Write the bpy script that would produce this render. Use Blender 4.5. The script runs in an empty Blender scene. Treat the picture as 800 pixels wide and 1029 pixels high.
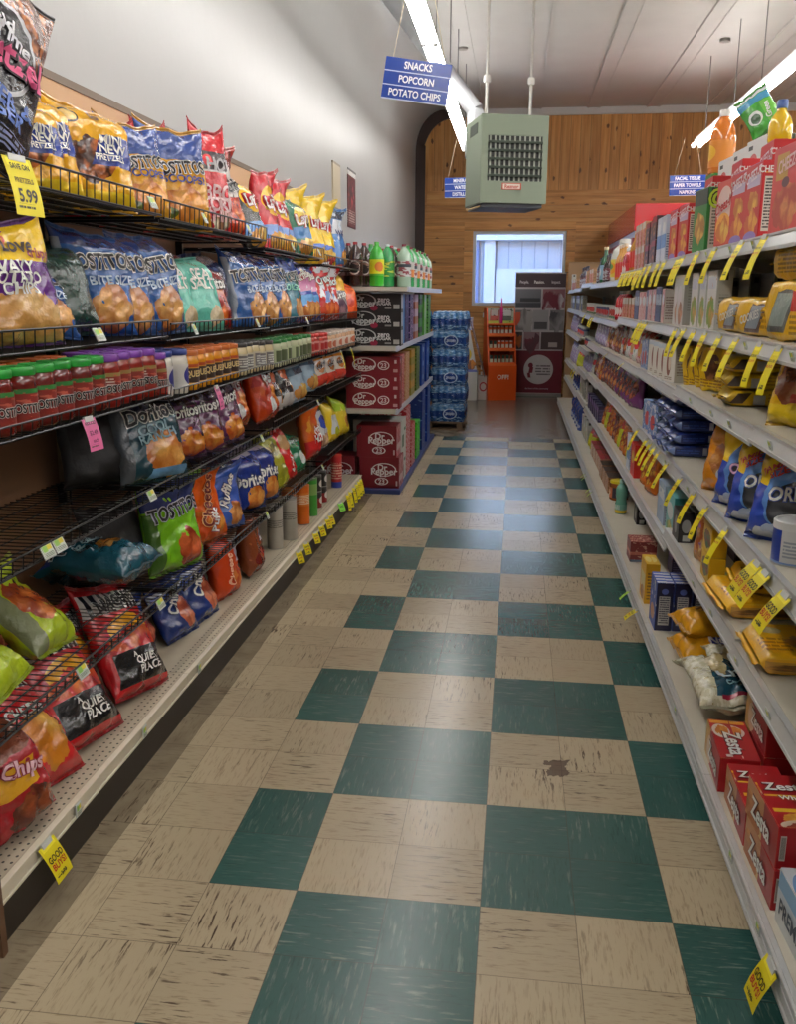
import bpy, bmesh, math, random
from mathutils import Vector, Matrix, noise
PI = math.pi
SC = bpy.context.scene
COL = SC.collection
rnd = random.Random(7)

# ------------------------------------------------------------------ helpers
def lin(c):
    out = []
    for v in c[:3]:
        v = v / 255.0
        out.append(v / 12.92 if v <= 0.04045 else ((v + 0.055) / 1.055) ** 2.4)
    return (out[0], out[1], out[2], 1.0)

MATS = {}
def new_mat(name):
    m = bpy.data.materials.new(name)
    m.use_nodes = True
    return m, m.node_tree, m.node_tree.nodes['Principled BSDF']

def plain(c, rough=0.5, metal=0.0, spec=0.5, coat=0.0):
    k = ('p', tuple(c), rough, metal, spec, coat)
    if k not in MATS:
        m, nt, b = new_mat('paint')
        b.inputs['Base Color'].default_value = lin(c)
        b.inputs['Roughness'].default_value = rough
        b.inputs['Metallic'].default_value = metal
        b.inputs['Specular IOR Level'].default_value = spec
        b.inputs['Coat Weight'].default_value = coat
        MATS[k] = m
    return MATS[k]

def glow(c, s):
    k = ('g', tuple(c), s)
    if k not in MATS:
        m, nt, b = new_mat('lamp_glow')
        b.inputs['Base Color'].default_value = (0, 0, 0, 1)
        b.inputs['Emission Color'].default_value = lin(c)
        b.inputs['Emission Strength'].default_value = s
        MATS[k] = m
    return MATS[k]

def clear(c, rough=0.05, ior=1.45):
    k = ('c', tuple(c), rough, ior)
    if k not in MATS:
        m, nt, b = new_mat('clear')
        b.inputs['Base Color'].default_value = lin(c)
        b.inputs['Roughness'].default_value = rough
        b.inputs['Transmission Weight'].default_value = 0.92
        b.inputs['IOR'].default_value = ior
        MATS[k] = m
    return MATS[k]

class NB:
    """small node builder"""
    def __init__(s, nt): s.nt = nt
    def n(s, t, **kw):
        x = s.nt.nodes.new(t)
        for k, v in kw.items(): setattr(x, k, v)
        return x
    def put(s, sock, v):
        if v is None: return
        if hasattr(v, 'is_output') or isinstance(v, bpy.types.NodeSocket): s.nt.links.new(v, sock)
        else: sock.default_value = v
    def m(s, op, a, b=None, c=None):
        x = s.n('ShaderNodeMath', operation=op)
        s.put(x.inputs[0], a); s.put(x.inputs[1], b); s.put(x.inputs[2], c)
        return x.outputs[0]
    def vm(s, op, a, b=None, out=0):
        x = s.n('ShaderNodeVectorMath', operation=op)
        s.put(x.inputs[0], a); s.put(x.inputs[1], b)
        return x.outputs[out]
    def mix(s, f, a, b):
        x = s.n('ShaderNodeMix', data_type='RGBA')
        s.put(x.inputs[0], f); s.put(x.inputs[6], a); s.put(x.inputs[7], b)
        return x.outputs[2]
    def noise(s, vec, scale, detail=2, rough=0.5):
        x = s.n('ShaderNodeTexNoise')
        s.put(x.inputs['Vector'], vec); x.inputs['Scale'].default_value = scale
        x.inputs['Detail'].default_value = detail; x.inputs['Roughness'].default_value = rough
        return x
    def voro(s, vec, scale, feature='F1'):
        x = s.n('ShaderNodeTexVoronoi', feature=feature)
        s.put(x.inputs['Vector'], vec); x.inputs['Scale'].default_value = scale
        return x
    def ramp(s, f, stops):
        x = s.n('ShaderNodeValToRGB')
        e = x.color_ramp.elements
        while len(e) < len(stops): e.new(0.5)
        for i, (p, c) in enumerate(stops):
            e[i].position = p; e[i].color = c if len(c) == 4 else lin(c)
        s.put(x.inputs[0], f)
        return x.outputs[0]
    def comb(s, a, b, c=0.0):
        x = s.n('ShaderNodeCombineXYZ')
        s.put(x.inputs[0], a); s.put(x.inputs[1], b); s.put(x.inputs[2], c)
        return x.outputs[0]
    def sep(s, v):
        x = s.n('ShaderNodeSeparateXYZ'); s.put(x.inputs[0], v)
        return x.outputs

def art(base, layers=(), rough=0.4, bump=0.0, bscale=25.0, coat=0.0, spec=0.5):
    """printed packaging in UV space (0..1 across, 0..1 up)
    layers: ('R',x0,y0,x1,y1,col[,shear]) ('E',cx,cy,rx,ry,col) ('B',cx,cy,rx,ry,col1,col2,scale)
            ('L',x0,y0,x1,y1,n,col) text lines   ('P',scale,threshold,col) blotches   ('V',x0,y0,x1,y1,n,col) vertical stripes"""
    k = ('a', tuple(base), tuple(layers), rough, bump, bscale, coat, spec)
    if k in MATS: return MATS[k]
    m, nt, bs = new_mat('print')
    B = NB(nt)
    uv = B.n('ShaderNodeTexCoord').outputs['UV']
    u, v, _ = B.sep(uv)
    col = lin(base)
    nz = None
    for L in layers:
        t = L[0]
        if t in 'RLV':
            x0, y0, x1, y1 = L[1:5]
            uu = u
            if t == 'R' and len(L) > 6: uu = B.m('SUBTRACT', u, B.m('MULTIPLY', B.m('SUBTRACT', v, y0), L[6]))
            f = B.m('MULTIPLY', B.m('COMPARE', uu, (x0 + x1) / 2, (x1 - x0) / 2), B.m('COMPARE', v, (y0 + y1) / 2, (y1 - y0) / 2))
            if t == 'R': c = lin(L[5])
            elif t == 'V':
                f = B.m('MULTIPLY', f, B.m('GREATER_THAN', B.m('FRACT', B.m('MULTIPLY', u, L[5] / (x1 - x0))), 0.5)); c = lin(L[6])
            else:
                s = B.m('FRACT', B.m('MULTIPLY', v, L[5] / (y1 - y0)))
                br = B.noise(B.comb(B.m('MULTIPLY', u, 60.0), B.m('FLOOR', B.m('MULTIPLY', v, L[5] / (y1 - y0)))), 0.6).outputs[0]
                f = B.m('MULTIPLY', f, B.m('MULTIPLY', B.m('GREATER_THAN', s, 0.45), B.m('GREATER_THAN', br, 0.40))); c = lin(L[6])
        elif t == 'E':
            d = B.vm('LENGTH', B.vm('DIVIDE', B.vm('SUBTRACT', uv, (L[1], L[2], 0)), (L[3], L[4], 1)), out=1)
            f = B.m('LESS_THAN', d, 1.0); c = lin(L[5])
        elif t == 'B':
            wn = B.noise(uv, 5.0, 3)
            w = B.vm('ADD', uv, B.vm('MULTIPLY', B.vm('SUBTRACT', wn.outputs['Color'], (.5, .5, .5)), (.28, .28, 0)))
            d = B.vm('LENGTH', B.vm('DIVIDE', B.vm('SUBTRACT', w, (L[1], L[2], 0)), (L[3], L[4], 1)), out=1)
            f = B.m('LESS_THAN', d, 1.0)
            vo = B.voro(w, L[7]).outputs['Distance']
            c = B.mix(B.m('MINIMUM', 1.0, B.m('MULTIPLY', B.m('MAXIMUM', B.m('SUBTRACT', vo, .22), 0.0), 2.6)), B.mix(B.noise(w, 18.0, 3).outputs[0], lin([min(255, q * 1.12) for q in L[5]]), lin([q * .82 for q in L[5]])), lin(L[6]))
        elif t == 'P':
            nn = B.noise(uv, L[1], 3).outputs[0]
            f = B.m('GREATER_THAN', nn, L[2]); c = lin(L[3])
        col = B.mix(f, col, c)
    B.put(bs.inputs['Base Color'], col)
    bs.inputs['Roughness'].default_value = rough
    bs.inputs['Specular IOR Level'].default_value = spec
    bs.inputs['Coat Weight'].default_value = coat
    bs.inputs['Coat Roughness'].default_value = 0.18
    if bump:
        oc = B.n('ShaderNodeTexCoord').outputs['Object']
        n1 = B.noise(oc, bscale, 3, .55).outputs[0]
        v1 = B.voro(B.vm('ADD', oc, B.vm('MULTIPLY', B.noise(oc, bscale * .6).outputs['Color'], (.06, .06, .06))), bscale * .55).outputs['Distance']
        bp = B.n('ShaderNodeBump'); bp.inputs['Strength'].default_value = bump; bp.inputs['Distance'].default_value = 0.02
        B.put(bp.inputs['Height'], B.m('ADD', n1, B.m('MULTIPLY', v1, .8)))
        nt.links.new(bp.outputs[0], bs.inputs['Normal'])
        nt.links.new(bp.outputs[0], bs.inputs['Coat Normal'])
    MATS[k] = m
    return m

# ------------------------------------------------------------------ mesh building
class MB:
    def __init__(s): s.v = []; s.f = []; s.mi = []; s.uv = []
    def face(s, pts, mi=0, uv=None):
        b = len(s.v); s.v += [tuple(p) for p in pts]
        s.f.append(tuple(range(b, b + len(pts)))); s.mi.append(mi)
        s.uv.append(uv or [(0, 0), (1, 0), (1, 1), (0, 1)][:len(pts)] + [(0, 0)] * max(0, len(pts) - 4))
    def idx(s, ids, mi=0, uv=None):
        s.f.append(tuple(ids)); s.mi.append(mi)
        s.uv.append(uv or ([(0, 0), (1, 0), (1, 1), (0, 1)] + [(0, 0)] * 99)[:len(ids)])
    def box(s, x0, x1, y0, y1, z0, z1, mi=0, faces=None):
        """faces: dict f/b/l/r/t/d -> material index"""
        F = faces or {}
        b = len(s.v)
        s.v += [(x0, y0, z0), (x1, y0, z0), (x1, y1, z0), (x0, y1, z0), (x0, y0, z1), (x1, y0, z1), (x1, y1, z1), (x0, y1, z1)]
        for k, q in (('f', (0, 1, 5, 4)), ('r', (1, 2, 6, 5)), ('b', (2, 3, 7, 6)), ('l', (3, 0, 4, 7)), ('t', (4, 5, 6, 7)), ('d', (3, 2, 1, 0))):
            s.idx([b + i for i in q], F.get(k, mi))
        return s
    def bar(s, p, q, r, mi=0, n=6, r2=None):
        p = Vector(p); q = Vector(q); d = (q - p).normalized()
        a = d.orthogonal().normalized(); c = d.cross(a)
        b = len(s.v); r2 = r if r2 is None else r2
        for P, rr in ((p, r), (q, r2)):
            for i in range(n):
                t = 2 * PI * i / n + PI / n
                s.v.append(tuple(P + (a * math.cos(t) + c * math.sin(t)) * rr))
        for i in range(n):
            j = (i + 1) % n
            s.idx((b + i, b + j, b + n + j, b + n + i), mi)
        s.idx([b + i for i in range(n)][::-1], mi); s.idx([b + n + i for i in range(n)], mi)
        return s
    def lathe(s, prof, n=20, mi=0, c=(0, 0), cap=True, uvwrap=1.0, a0=0.0):
        """prof: list of (r,z[,mi]) from bottom to top; u runs round from the -Y front"""
        b = len(s.v); m = len(prof)
        for p in prof:
            for i in range(n):
                t = 2 * PI * i / n - PI / 2 + a0
                s.v.append((c[0] + p[0] * math.cos(t), c[1] + p[0] * math.sin(t), p[1]))
        z0, z1 = prof[0][1], prof[-1][1]; dz = (z1 - z0) or 1
        for j in range(m - 1):
            mm = prof[j + 1][2] if len(prof[j + 1]) > 2 else mi
            va, vb = (prof[j][1] - z0) / dz, (prof[j + 1][1] - z0) / dz
            for i in range(n):
                k = (i + 1) % n
                ua, ub = ((i / n + .5) % 1) * uvwrap, (((i / n + .5) % 1) + 1 / n) * uvwrap
                s.idx((b + j * n + i, b + j * n + k, b + (j + 1) * n + k, b + (j + 1) * n + i), mm, [(ua, va), (ub, va), (ub, vb), (ua, vb)])
        if cap:
            if prof[0][0] > 1e-5: s.idx([b + i for i in range(n)][::-1], prof[0][2] if len(prof[0]) > 2 else mi)
            if prof[-1][0] > 1e-5: s.idx([b + (m - 1) * n + i for i in range(n)], prof[-1][2] if len(prof[-1]) > 2 else mi)
        return s
    def grid(s, P, mi=0, flip=False, closed=False):
        """P[j][i] points; uv by index"""
        b = len(s.v); nj = len(P); ni = len(P[0])
        for r in P: s.v += [tuple(p) for p in r]
        for j in range(nj - 1):
            for i in range(ni - 1):
                q = [b + j * ni + i, b + j * ni + i + 1, b + (j + 1) * ni + i + 1, b + (j + 1) * ni + i]
                w = [(i / (ni - 1), j / (nj - 1)), ((i + 1) / (ni - 1), j / (nj - 1)), ((i + 1) / (ni - 1), (j + 1) / (nj - 1)), (i / (ni - 1), (j + 1) / (nj - 1))]
                if flip: q.reverse(); w.reverse()
                s.idx(q, mi, w)
        return b
    def mesh(s, name, mats, smooth=False, weld=0.0, bevel=0.0, angle=40):
        me = bpy.data.meshes.new(name)
        me.from_pydata(s.v, [], s.f)
        uvl = me.uv_layers.new(name='UVMap')
        flat = []
        for u in s.uv:
            for a in u: flat += [a[0], a[1]]
        uvl.data.foreach_set('uv', flat)
        me.polygons.foreach_set('material_index', s.mi)
        for m in (mats if isinstance(mats, (list, tuple)) else [mats]): me.materials.append(m)
        if weld or bevel:
            bm = bmesh.new(); bm.from_mesh(me)
            if weld: bmesh.ops.remove_doubles(bm, verts=bm.verts, dist=weld)
            if bevel: bmesh.ops.bevel(bm, geom=list(bm.edges), offset=bevel, segments=1, affect='EDGES', clamp_overlap=True)
            bm.to_mesh(me); bm.free()
        if smooth:
            me.polygons.foreach_set('use_smooth', [True] * len(me.polygons))
            try: me.set_sharp_from_angle(angle=math.radians(angle))
            except Exception: pass
        me.update()
        return me
    def obj(s, name, mats, parent=None, link=True, **kw):
        o = bpy.data.objects.new(name, s.mesh(name, mats, **kw))
        if link: COL.objects.link(o)
        if parent is not None:
            o.parent = parent; KIDS.setdefault(parent.name, []).append(o)
        return o

KIDS = {}
def empty(name, loc=(0, 0, 0), rz=0, parent=None, link=True):
    o = bpy.data.objects.new(name, None); o.empty_display_size = .05
    if link: COL.objects.link(o)
    o.location = loc; o.rotation_euler = (0, 0, rz)
    if parent is not None:
        o.parent = parent; KIDS.setdefault(parent.name, []).append(o)
    return o

def clone(src, parent=None):
    o = src.copy(); COL.objects.link(o)
    for k in list(o.keys()):
        if k in ('label', 'category', 'group', 'kind'): del o[k]
    if parent is not None:
        o.parent = parent; KIDS.setdefault(parent.name, []).append(o)
    for ch in KIDS.get(src.name, []):
        c = clone(ch, o)
        for k in ('label', 'kind'):
            if k in ch: c[k] = ch[k]
    return o

THINGS = []      # (object, look, place, category, group)
def thing(o, look, place, cat, group=None, fixed=False):
    THINGS.append([o, look, place, cat, group, fixed])
    return o

def place(proto, loc, look, where, cat, group=None, rz=0, rx=0, ry=0, s=1.0):
    o = clone(proto)
    o.location = loc
    R = Matrix.Rotation(rz, 3, 'Z') @ Matrix.Rotation(ry, 3, 'Y') @ Matrix.Rotation(rx, 3, 'X')
    o.rotation_euler = R.to_euler('XYZ')
    o.scale = (s, s, s) if not isinstance(s, tuple) else s
    return thing(o, look, where, cat, group)

def struct(o):
    o['kind'] = 'structure'
    return o

# ------------------------------------------------------------------ lettering
TXT = {}
def text_geo(s, bold=0.0, sub=True, shear=0.0):
    k = (s, bold, shear)
    if k in TXT: return TXT[k]
    cu = bpy.data.curves.new('t', 'FONT')
    cu.body = s; cu.size = 1.0; cu.align_x = 'CENTER'; cu.offset = bold; cu.shear = shear
    cu.resolution_u = 3
    ob = bpy.data.objects.new('t', cu)
    COL.objects.link(ob)
    dg = bpy.context.evaluated_depsgraph_get()
    me = bpy.data.meshes.new_from_object(ob.evaluated_get(dg))
    bm = bmesh.new(); bm.from_mesh(me)
    bmesh.ops.triangulate(bm, faces=bm.faces)
    if sub:
        for _ in range(2):
            le = [e for e in bm.edges if e.calc_length() > 0.28]
            if le: bmesh.ops.subdivide_edges(bm, edges=le, cuts=1)
        bmesh.ops.triangulate(bm, faces=bm.faces)
    bm.verts.index_update()
    V = [(v.co.x, v.co.y) for v in bm.verts]; F = [tuple(v.index for v in f.verts) for f in bm.faces]
    bm.free()
    bpy.data.objects.remove(ob); bpy.data.curves.remove(cu); bpy.data.meshes.remove(me)
    if V:
        y0 = min(v[1] for v in V); y1 = max(v[1] for v in V); h = 0.7
        cy = 0.35
        V = [(x, y - cy) for x, y in V]
    TXT[k] = (V, F)
    return TXT[k]

def put_text(mb, items, fn, matmap):
    """items: (string, cx, cy, size_m, colour, outline_colour|None, rot_deg, squeeze); fn(x,y,lift)->point"""
    for it in items:
        s, cx, cy, size, col, out, rot, sq = (list(it) + [None, 0, 1.0][len(it) - 5:])[:8] if len(it) < 8 else it
        passes = []
        if out: passes.append((out, 0.075, 0.0011))
        passes.append((col, 0.026, 0.0022 if out else 0.0012))
        ca, sa = math.cos(math.radians(rot)), math.sin(math.radians(rot))
        for c, bold, lift in passes:
            V, F = text_geo(s, bold)
            if c not in matmap: matmap[c] = len(matmap)
            b = len(mb.v)
            for x, y in V:
                x *= size * 1.4 * sq; y *= size * 1.4
                mb.v.append(tuple(fn(cx + x * ca - y * sa, cy + x * sa + y * ca, lift)))
            for f in F: mb.idx([b + i for i in f], matmap[c], [(0, 0)] * len(f))

def letter_obj(mb, matmap, parent, rough=.45):
    if not mb.f: return None
    cols = sorted(matmap, key=lambda c: matmap[c])
    return mb.obj('lettering', [plain(c, rough) for c in cols], parent, link=False)

def fit_text(it, w, h):
    """squeeze a line of print so that it stays on the panel"""
    it = (list(it) + [None, 0, 1.0][len(it) - 5:]) if len(it) < 8 else list(it)
    V, F = text_geo(it[0], .012)
    L = (max(v[0] for v in V) - min(v[0] for v in V)) * it[3] * 1.4 * it[7]
    c, s = abs(math.cos(math.radians(it[6]))), abs(math.sin(math.radians(it[6])))
    room = min((w * .92 - 2 * abs(it[1])) / max(c, .05), (2 * min(it[2], h - it[2]) * .94) / max(s, .05))
    if L > room and room > 0: k = max(.3, room / L); it[7] *= max(k, .66); it[3] *= min(1, k / .66) if k < .66 else 1
    return tuple(it)

# ------------------------------------------------------------------ pillow bags
def bag(w, h, t, base, layers=(), texts=(), seed=1, seal=None, back=None, hi=False, flop=None, rough=.24, ear=None, bump=.5, low=0.0, name='snack_bag', crease=.62, coat=.35):
    NU, NV = (26, 34) if hi else (17, 22)
    sd = seed * 11.37
    rr = random.Random(seed * 13 + 5)
    ear = rr.choice((.02, .03, .05, .09)) if ear is None else ear
    flop = rr.choice((0, .4, -.35, .7)) if flop is None else flop
    lop = rr.uniform(-.05, .05)
    def prof(u, v, sgn):
        vv = 2 * v - 1
        f = max(0, 1 - abs(u) ** 2.4) ** .55 * max(0, 1 - abs(vv) ** 4.5) ** .6 * (1 - .24 * vv)
        n = noise.noise((u * 1.9 + sd, vv * 2.3 + sgn * 5, sd * .7))
        n2 = noise.noise((u * 4.5 + sd, vv * 5.5 + sgn * 3, sd * 1.3))
        s = math.exp(-(1 - abs(vv)) * 5.5) * (1 - abs(u) ** 3)
        n3 = .32 - abs(noise.noise((u * 2.6 - vv * .8 + sd, vv * 3.0 + sgn * 7, sd * 2.1)))
        n4 = .30 - abs(noise.noise((u * 5.2 + vv + sd * 1.7, vv * 4.4 - u + sgn, sd)))
        y = t / 2 * f + s * .012 * math.sin(u * 8.5 + sd + sgn) + t * crease * (.16 * n + .07 * n2 + .30 * n3 + .18 * n4) * f ** .6
        y = max(y, 0.0005) * sgn
        hw = w / 2 * (1 - .075 * (1 - vv ** 4)) + .006 * noise.noise((vv * 3, sd, u * .5))
        x = u * hw
        z = .012 + v * h + (ear * abs(u) ** 3 + lop * u) * h * max(0, vv) ** 3 + .010 * noise.noise((u * 2, sd, 3.3)) * max(0, vv) ** 4
        y += flop * (1 + .6 * u) * max(0, v - .72) ** 2 * h * 5 + low * (1 - v) * h
        return (x, y, z)
    us = [math.sin((i / NU * 2 - 1) * PI / 2 * .98) / math.sin(PI / 2 * .98) for i in range(NU + 1)]
    vs = [.5 - .5 * math.cos(PI * j / NV) * .985 / .985 for j in range(NV + 1)]
    Fr = [[prof(u, v, -1) for u in us] for v in vs]
    Bk = [[prof(u, v, 1) for u in us] for v in vs]
    mb = MB()
    for P, mi, fl in ((Fr, 0, False), (Bk, 1, True)):
        b = len(mb.v)
        for r in P: mb.v += r
        for j in range(NV):
            for i in range(NU):
                q = [b + j * (NU + 1) + i, b + j * (NU + 1) + i + 1, b + (j + 1) * (NU + 1) + i + 1, b + (j + 1) * (NU + 1) + i]
                uv = [((us[i + a] + 1) / 2, vs[j + c]) for a, c in ((0, 0), (1, 0), (1, 1), (0, 1))]
                if fl: q.reverse(); uv.reverse()
                mb.idx(q, mi, uv)
    seal = seal or [int(c * .8) for c in base]
    A = art(base, layers, rough, bump=bump, bscale=18, coat=coat)
    Bm = art(back or base, (), rough, bump=bump, bscale=16, coat=coat)
    root = mb.obj(name, [A, Bm], None, link=False, smooth=True, weld=.0012, angle=75)
    # crimped seals, parts of their own
    sm = plain(seal, .3, coat=.2)
    for nm, row, dz in (('top_seal', NV, .016), ('bottom_seal', 0, -.011)):
        ss = MB(); n = len(us) * 2 - 1
        rows = []
        for k in range(4):
            r = []
            for i in range(len(us)):
                a, c = Fr[row][i], Bk[row][i]
                p = ((a[0] + c[0]) / 2, (a[1] + c[1]) / 2, (a[2] + c[2]) / 2)
                r.append((p[0], p[1] + (.0012 if k % 2 else -.0012) - .0006, p[2] + dz * k / 3))
            rows.append(r)
        ss.grid(rows, 0, flip=dz < 0)
        ss.grid([[(x, y + .0014, z) for x, y, z in r] for r in rows], 0, flip=dz > 0)
        ss.obj(nm, sm, root, link=False)
    if texts:
        tm = MB(); mp = {}
        def fn(x, z, lift):
            u = max(-.97, min(.97, x / (w / 2 * .96))); v = max(.03, min(.97, z / h))
            p = prof(u, v, -1)
            return (x, p[1] - lift * 1.4 - .0026, .012 + z)
        put_text(tm, [fit_text((s, cx * w / 2, cv * h) + tuple(r), w, h) for s, cx, cv, *r in texts], fn, mp)
        letter_obj(tm, mp, root)
    return root

# ------------------------------------------------------------------ cartons
def carton(w, d, h, front, side=None, top=None, texts=(), name='carton', flap=True, rough=.42, window=None):
    """front/side/top: (base, layers); texts: (face, string, cu, cv, size, colour, outline, rot, squeeze), cu/cv in -1..1 / 0..1"""
    side = side or front; top = top or (front[0], ())
    mb = MB().box(-w / 2, w / 2, 0, d, 0, h, 0, {'f': 0, 'b': 0, 'l': 1, 'r': 1, 't': 2, 'd': 2})
    mats = [art(q[0], tuple(q[1]), rough, coat=.12) for q in (front, side, top)]
    root = mb.obj(name, mats, None, link=False, bevel=.0016)
    if flap:
        fl = MB()
        fl.box(-w / 2 + .0012, w / 2 - .0012, .0012, d * .56, h, h + .0011)
        fl.box(-w / 2 + .0012, -w / 2 + .006, d * .56, d - .002, h, h + .0006)
        fl.obj('top_flap', mats[2], root, link=False)
    if texts:
        tm = MB(); mp = {}
        for tx in texts:
            face, rest = tx[0], tx[1:]
            if face == 'f': fn = lambda x, z, l: (x, -l, z); sx, sz = w, h
            elif face == 'r': fn = lambda x, z, l: (w / 2 + l, d / 2 + x, z); sx, sz = d, h
            elif face == 'l': fn = lambda x, z, l: (-w / 2 - l, d / 2 - x, z); sx, sz = d, h
            elif face == 't': fn = lambda x, z, l: (x, z, h + .0008 + l); sx, sz = w, d
            s, cu, cv = rest[:3]
            put_text(tm, [(s, cu * sx / 2, cv * sz) + tuple(rest[3:])], fn, mp)
        letter_obj(tm, mp, root)
    return root

# ------------------------------------------------------------------ flow wrapped packs: rounded body with crimped fins at both ends
def pack(w, d, h, base, layers=(), side=None, texts=(), seed=1, name='biscuit_pack', fin=.018, rough=.28, bump=.3, hi=False, puff=1.0):
    """lies flat: w along x, d along y, top face printed; ends (fins) at +-x"""
    NX, NA = (14, 28) if hi else (9, 20)
    sd = seed * 7.7
    rows = []
    for i in range(NX + 1):
        s = -1 + 2 * i / NX
        k = max(0.0, 1 - abs(s) ** (9 + 20 * (1 - puff))) ** .5
        r = []
        for a in range(NA):
            t = 2 * PI * a / NA
            ct, st = math.cos(t), math.sin(t)
            e = .36 - .16 * (1 - puff)
            yy = d / 2 * math.copysign(abs(ct) ** e, ct) * (.9 + .1 * k)
            zz = h / 2 * math.copysign(abs(st) ** e, st) * (.12 + .88 * k)
            nn = (noise.noise((s * 3 + sd, ct * 2, st * 2 + sd)) * .07 * h + noise.noise((s * 9 + sd, ct * 5, st * 5)) * .05 * h) * (.3 + .7 * puff)
            r.append((s * w / 2, yy + nn * .4, max(h / 2 + zz + nn * k, 0.0)))
        rows.append(r)
    mb = MB(); b = 0
    for r in rows: mb.v += r
    for i in range(NX):
        for a in range(NA):
            c = (a + 1) % NA
            q = (i * NA + a, i * NA + c, (i + 1) * NA + c, (i + 1) * NA + a)
            am = (a + .5) / NA * 2 * PI
            top = math.sin(am) > .25 and abs(math.cos(am)) < .97
            frnt = math.cos(am) < 0 and not top and math.sin(am) > -.9
            def uvt(p): return (p[0] / w + .5, p[1] / d + .5)
            def uvs(p): return (p[0] / w + .5, max(0, min(1, p[2] / h)))
            mb.idx(q[::-1], 0 if top else 1, [(uvt if top else uvs)(mb.v[x]) for x in q][::-1])
    A = art(base, layers, rough, bump=bump, bscale=24, coat=.25)
    S = art(*(side or (base, ())), rough, bump=bump, bscale=24, coat=.25)
    root = mb.obj(name, [A, S], None, link=False, smooth=True, angle=70)
    for sg in (-1, 1):
        f = MB(); n = 9; R = []
        for k in range(n):
            R.append([(sg * (w / 2 + fin * j / 3), (-1 + 2 * k / (n - 1)) * d / 2 * .92, h / 2 + (.0016 if j % 2 else -.0016) + .004 * math.sin(k * 1.7 + sd) * j / 3) for j in range(4)])
        f.grid(R, 0); f.grid([[(x, y, z - .0012) for x, y, z in r] for r in R], 0, flip=True)
        f.obj('crimped_end', plain(base, .3, coat=.2), root, link=False)
    if texts:
        tm = MB(); mp = {}
        for face, s, cu, cv, *rest in texts:
            if face == 't': fn = lambda x, y, l: (x, y, h * 1.015 + l + .001); P = (s, cu * w / 2, cv * d / 2)
            else: fn = lambda x, z, l: (x, -d / 2 - .0035 - l, z); P = (s, cu * w / 2, cv * h)
            put_text(tm, [P + tuple(rest)], fn, mp)
        letter_obj(tm, mp, root)
    return root

# ------------------------------------------------------------------ round things
def wrap_text(tm, mp, texts, r, off=0.0):
    def fn(x, z, l):
        a = x / r - PI / 2
        return ((r + l + off) * math.cos(a), (r + l + off) * math.sin(a), z)
    put_text(tm, texts, fn, mp)

def jar(r, h, body, lid, label, texts=(), lh=.135, name='jar', glass=True, n=18, lz=(.14, .66), shoulder=.80):
    hb = h * (1 - lh * .8)
    p = [(r * .9, 0), (r, h * .04), (r, h * .12), (r, hb * shoulder), (r * .93, hb * .93), (r * .82, hb), (r * .82, h * .95)]
    mb = MB().lathe(p, n)
    root = mb.obj(name, plain(body, .12 if glass else .4, coat=.4 if glass else 0), None, link=False, smooth=True)
    rl = r * .96
    L = MB().lathe([(rl, h * (1 - lh)), (rl * 1.02, h * (1 - lh) + .002), (rl * 1.02, h - .004), (rl * .97, h), (rl * .8, h), (rl * .78, h - .0015), (0.0001, h - .0015)], n)
    L.obj('lid', plain(lid, .35), root, link=False, smooth=True)
    if label:
        lb = MB().lathe([(r + .0006, h * lz[0]), (r + .0006, h * lz[1])], n, cap=False)
        lb.obj('label_band', art(label[0], tuple(label[1]), .4), root, link=False, smooth=True)
    if texts:
        tm = MB(); mp = {}
        wrap_text(tm, mp, [(s, cx, cz * h) + tuple(q) for s, cx, cz, *q in texts], r, .0008)
        letter_obj(tm, mp, root)
    return root

def can(r, h, art_, lid=(190, 190, 185), name='canister', n=18, texts=(), lidh=.012):
    mb = MB().lathe([(r * .97, 0), (r, .003), (r, h - lidh)], n)
    root = mb.obj(name, art(art_[0], tuple(art_[1]), .38, coat=.1), None, link=False, smooth=True)
    MB().lathe([(r * 1.015, h - lidh), (r * 1.015, h - .002), (r * .97, h), (r * .85, h), (r * .84, h - .003), (.0001, h - .003)], n).obj('lid', plain(lid, .35), root, link=False, smooth=True)
    MB().lathe([(r * 1.01, 0), (r * 1.01, .004)], n).obj('bottom_rim', plain((170, 170, 165), .3, .8), root, link=False, smooth=True)
    if texts:
        tm = MB(); mp = {}
        wrap_text(tm, mp, [(s, cx, cz * h) + tuple(q) for s, cx, cz, *q in texts], r, .0008)
        letter_obj(tm, mp, root)
    return root

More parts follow.
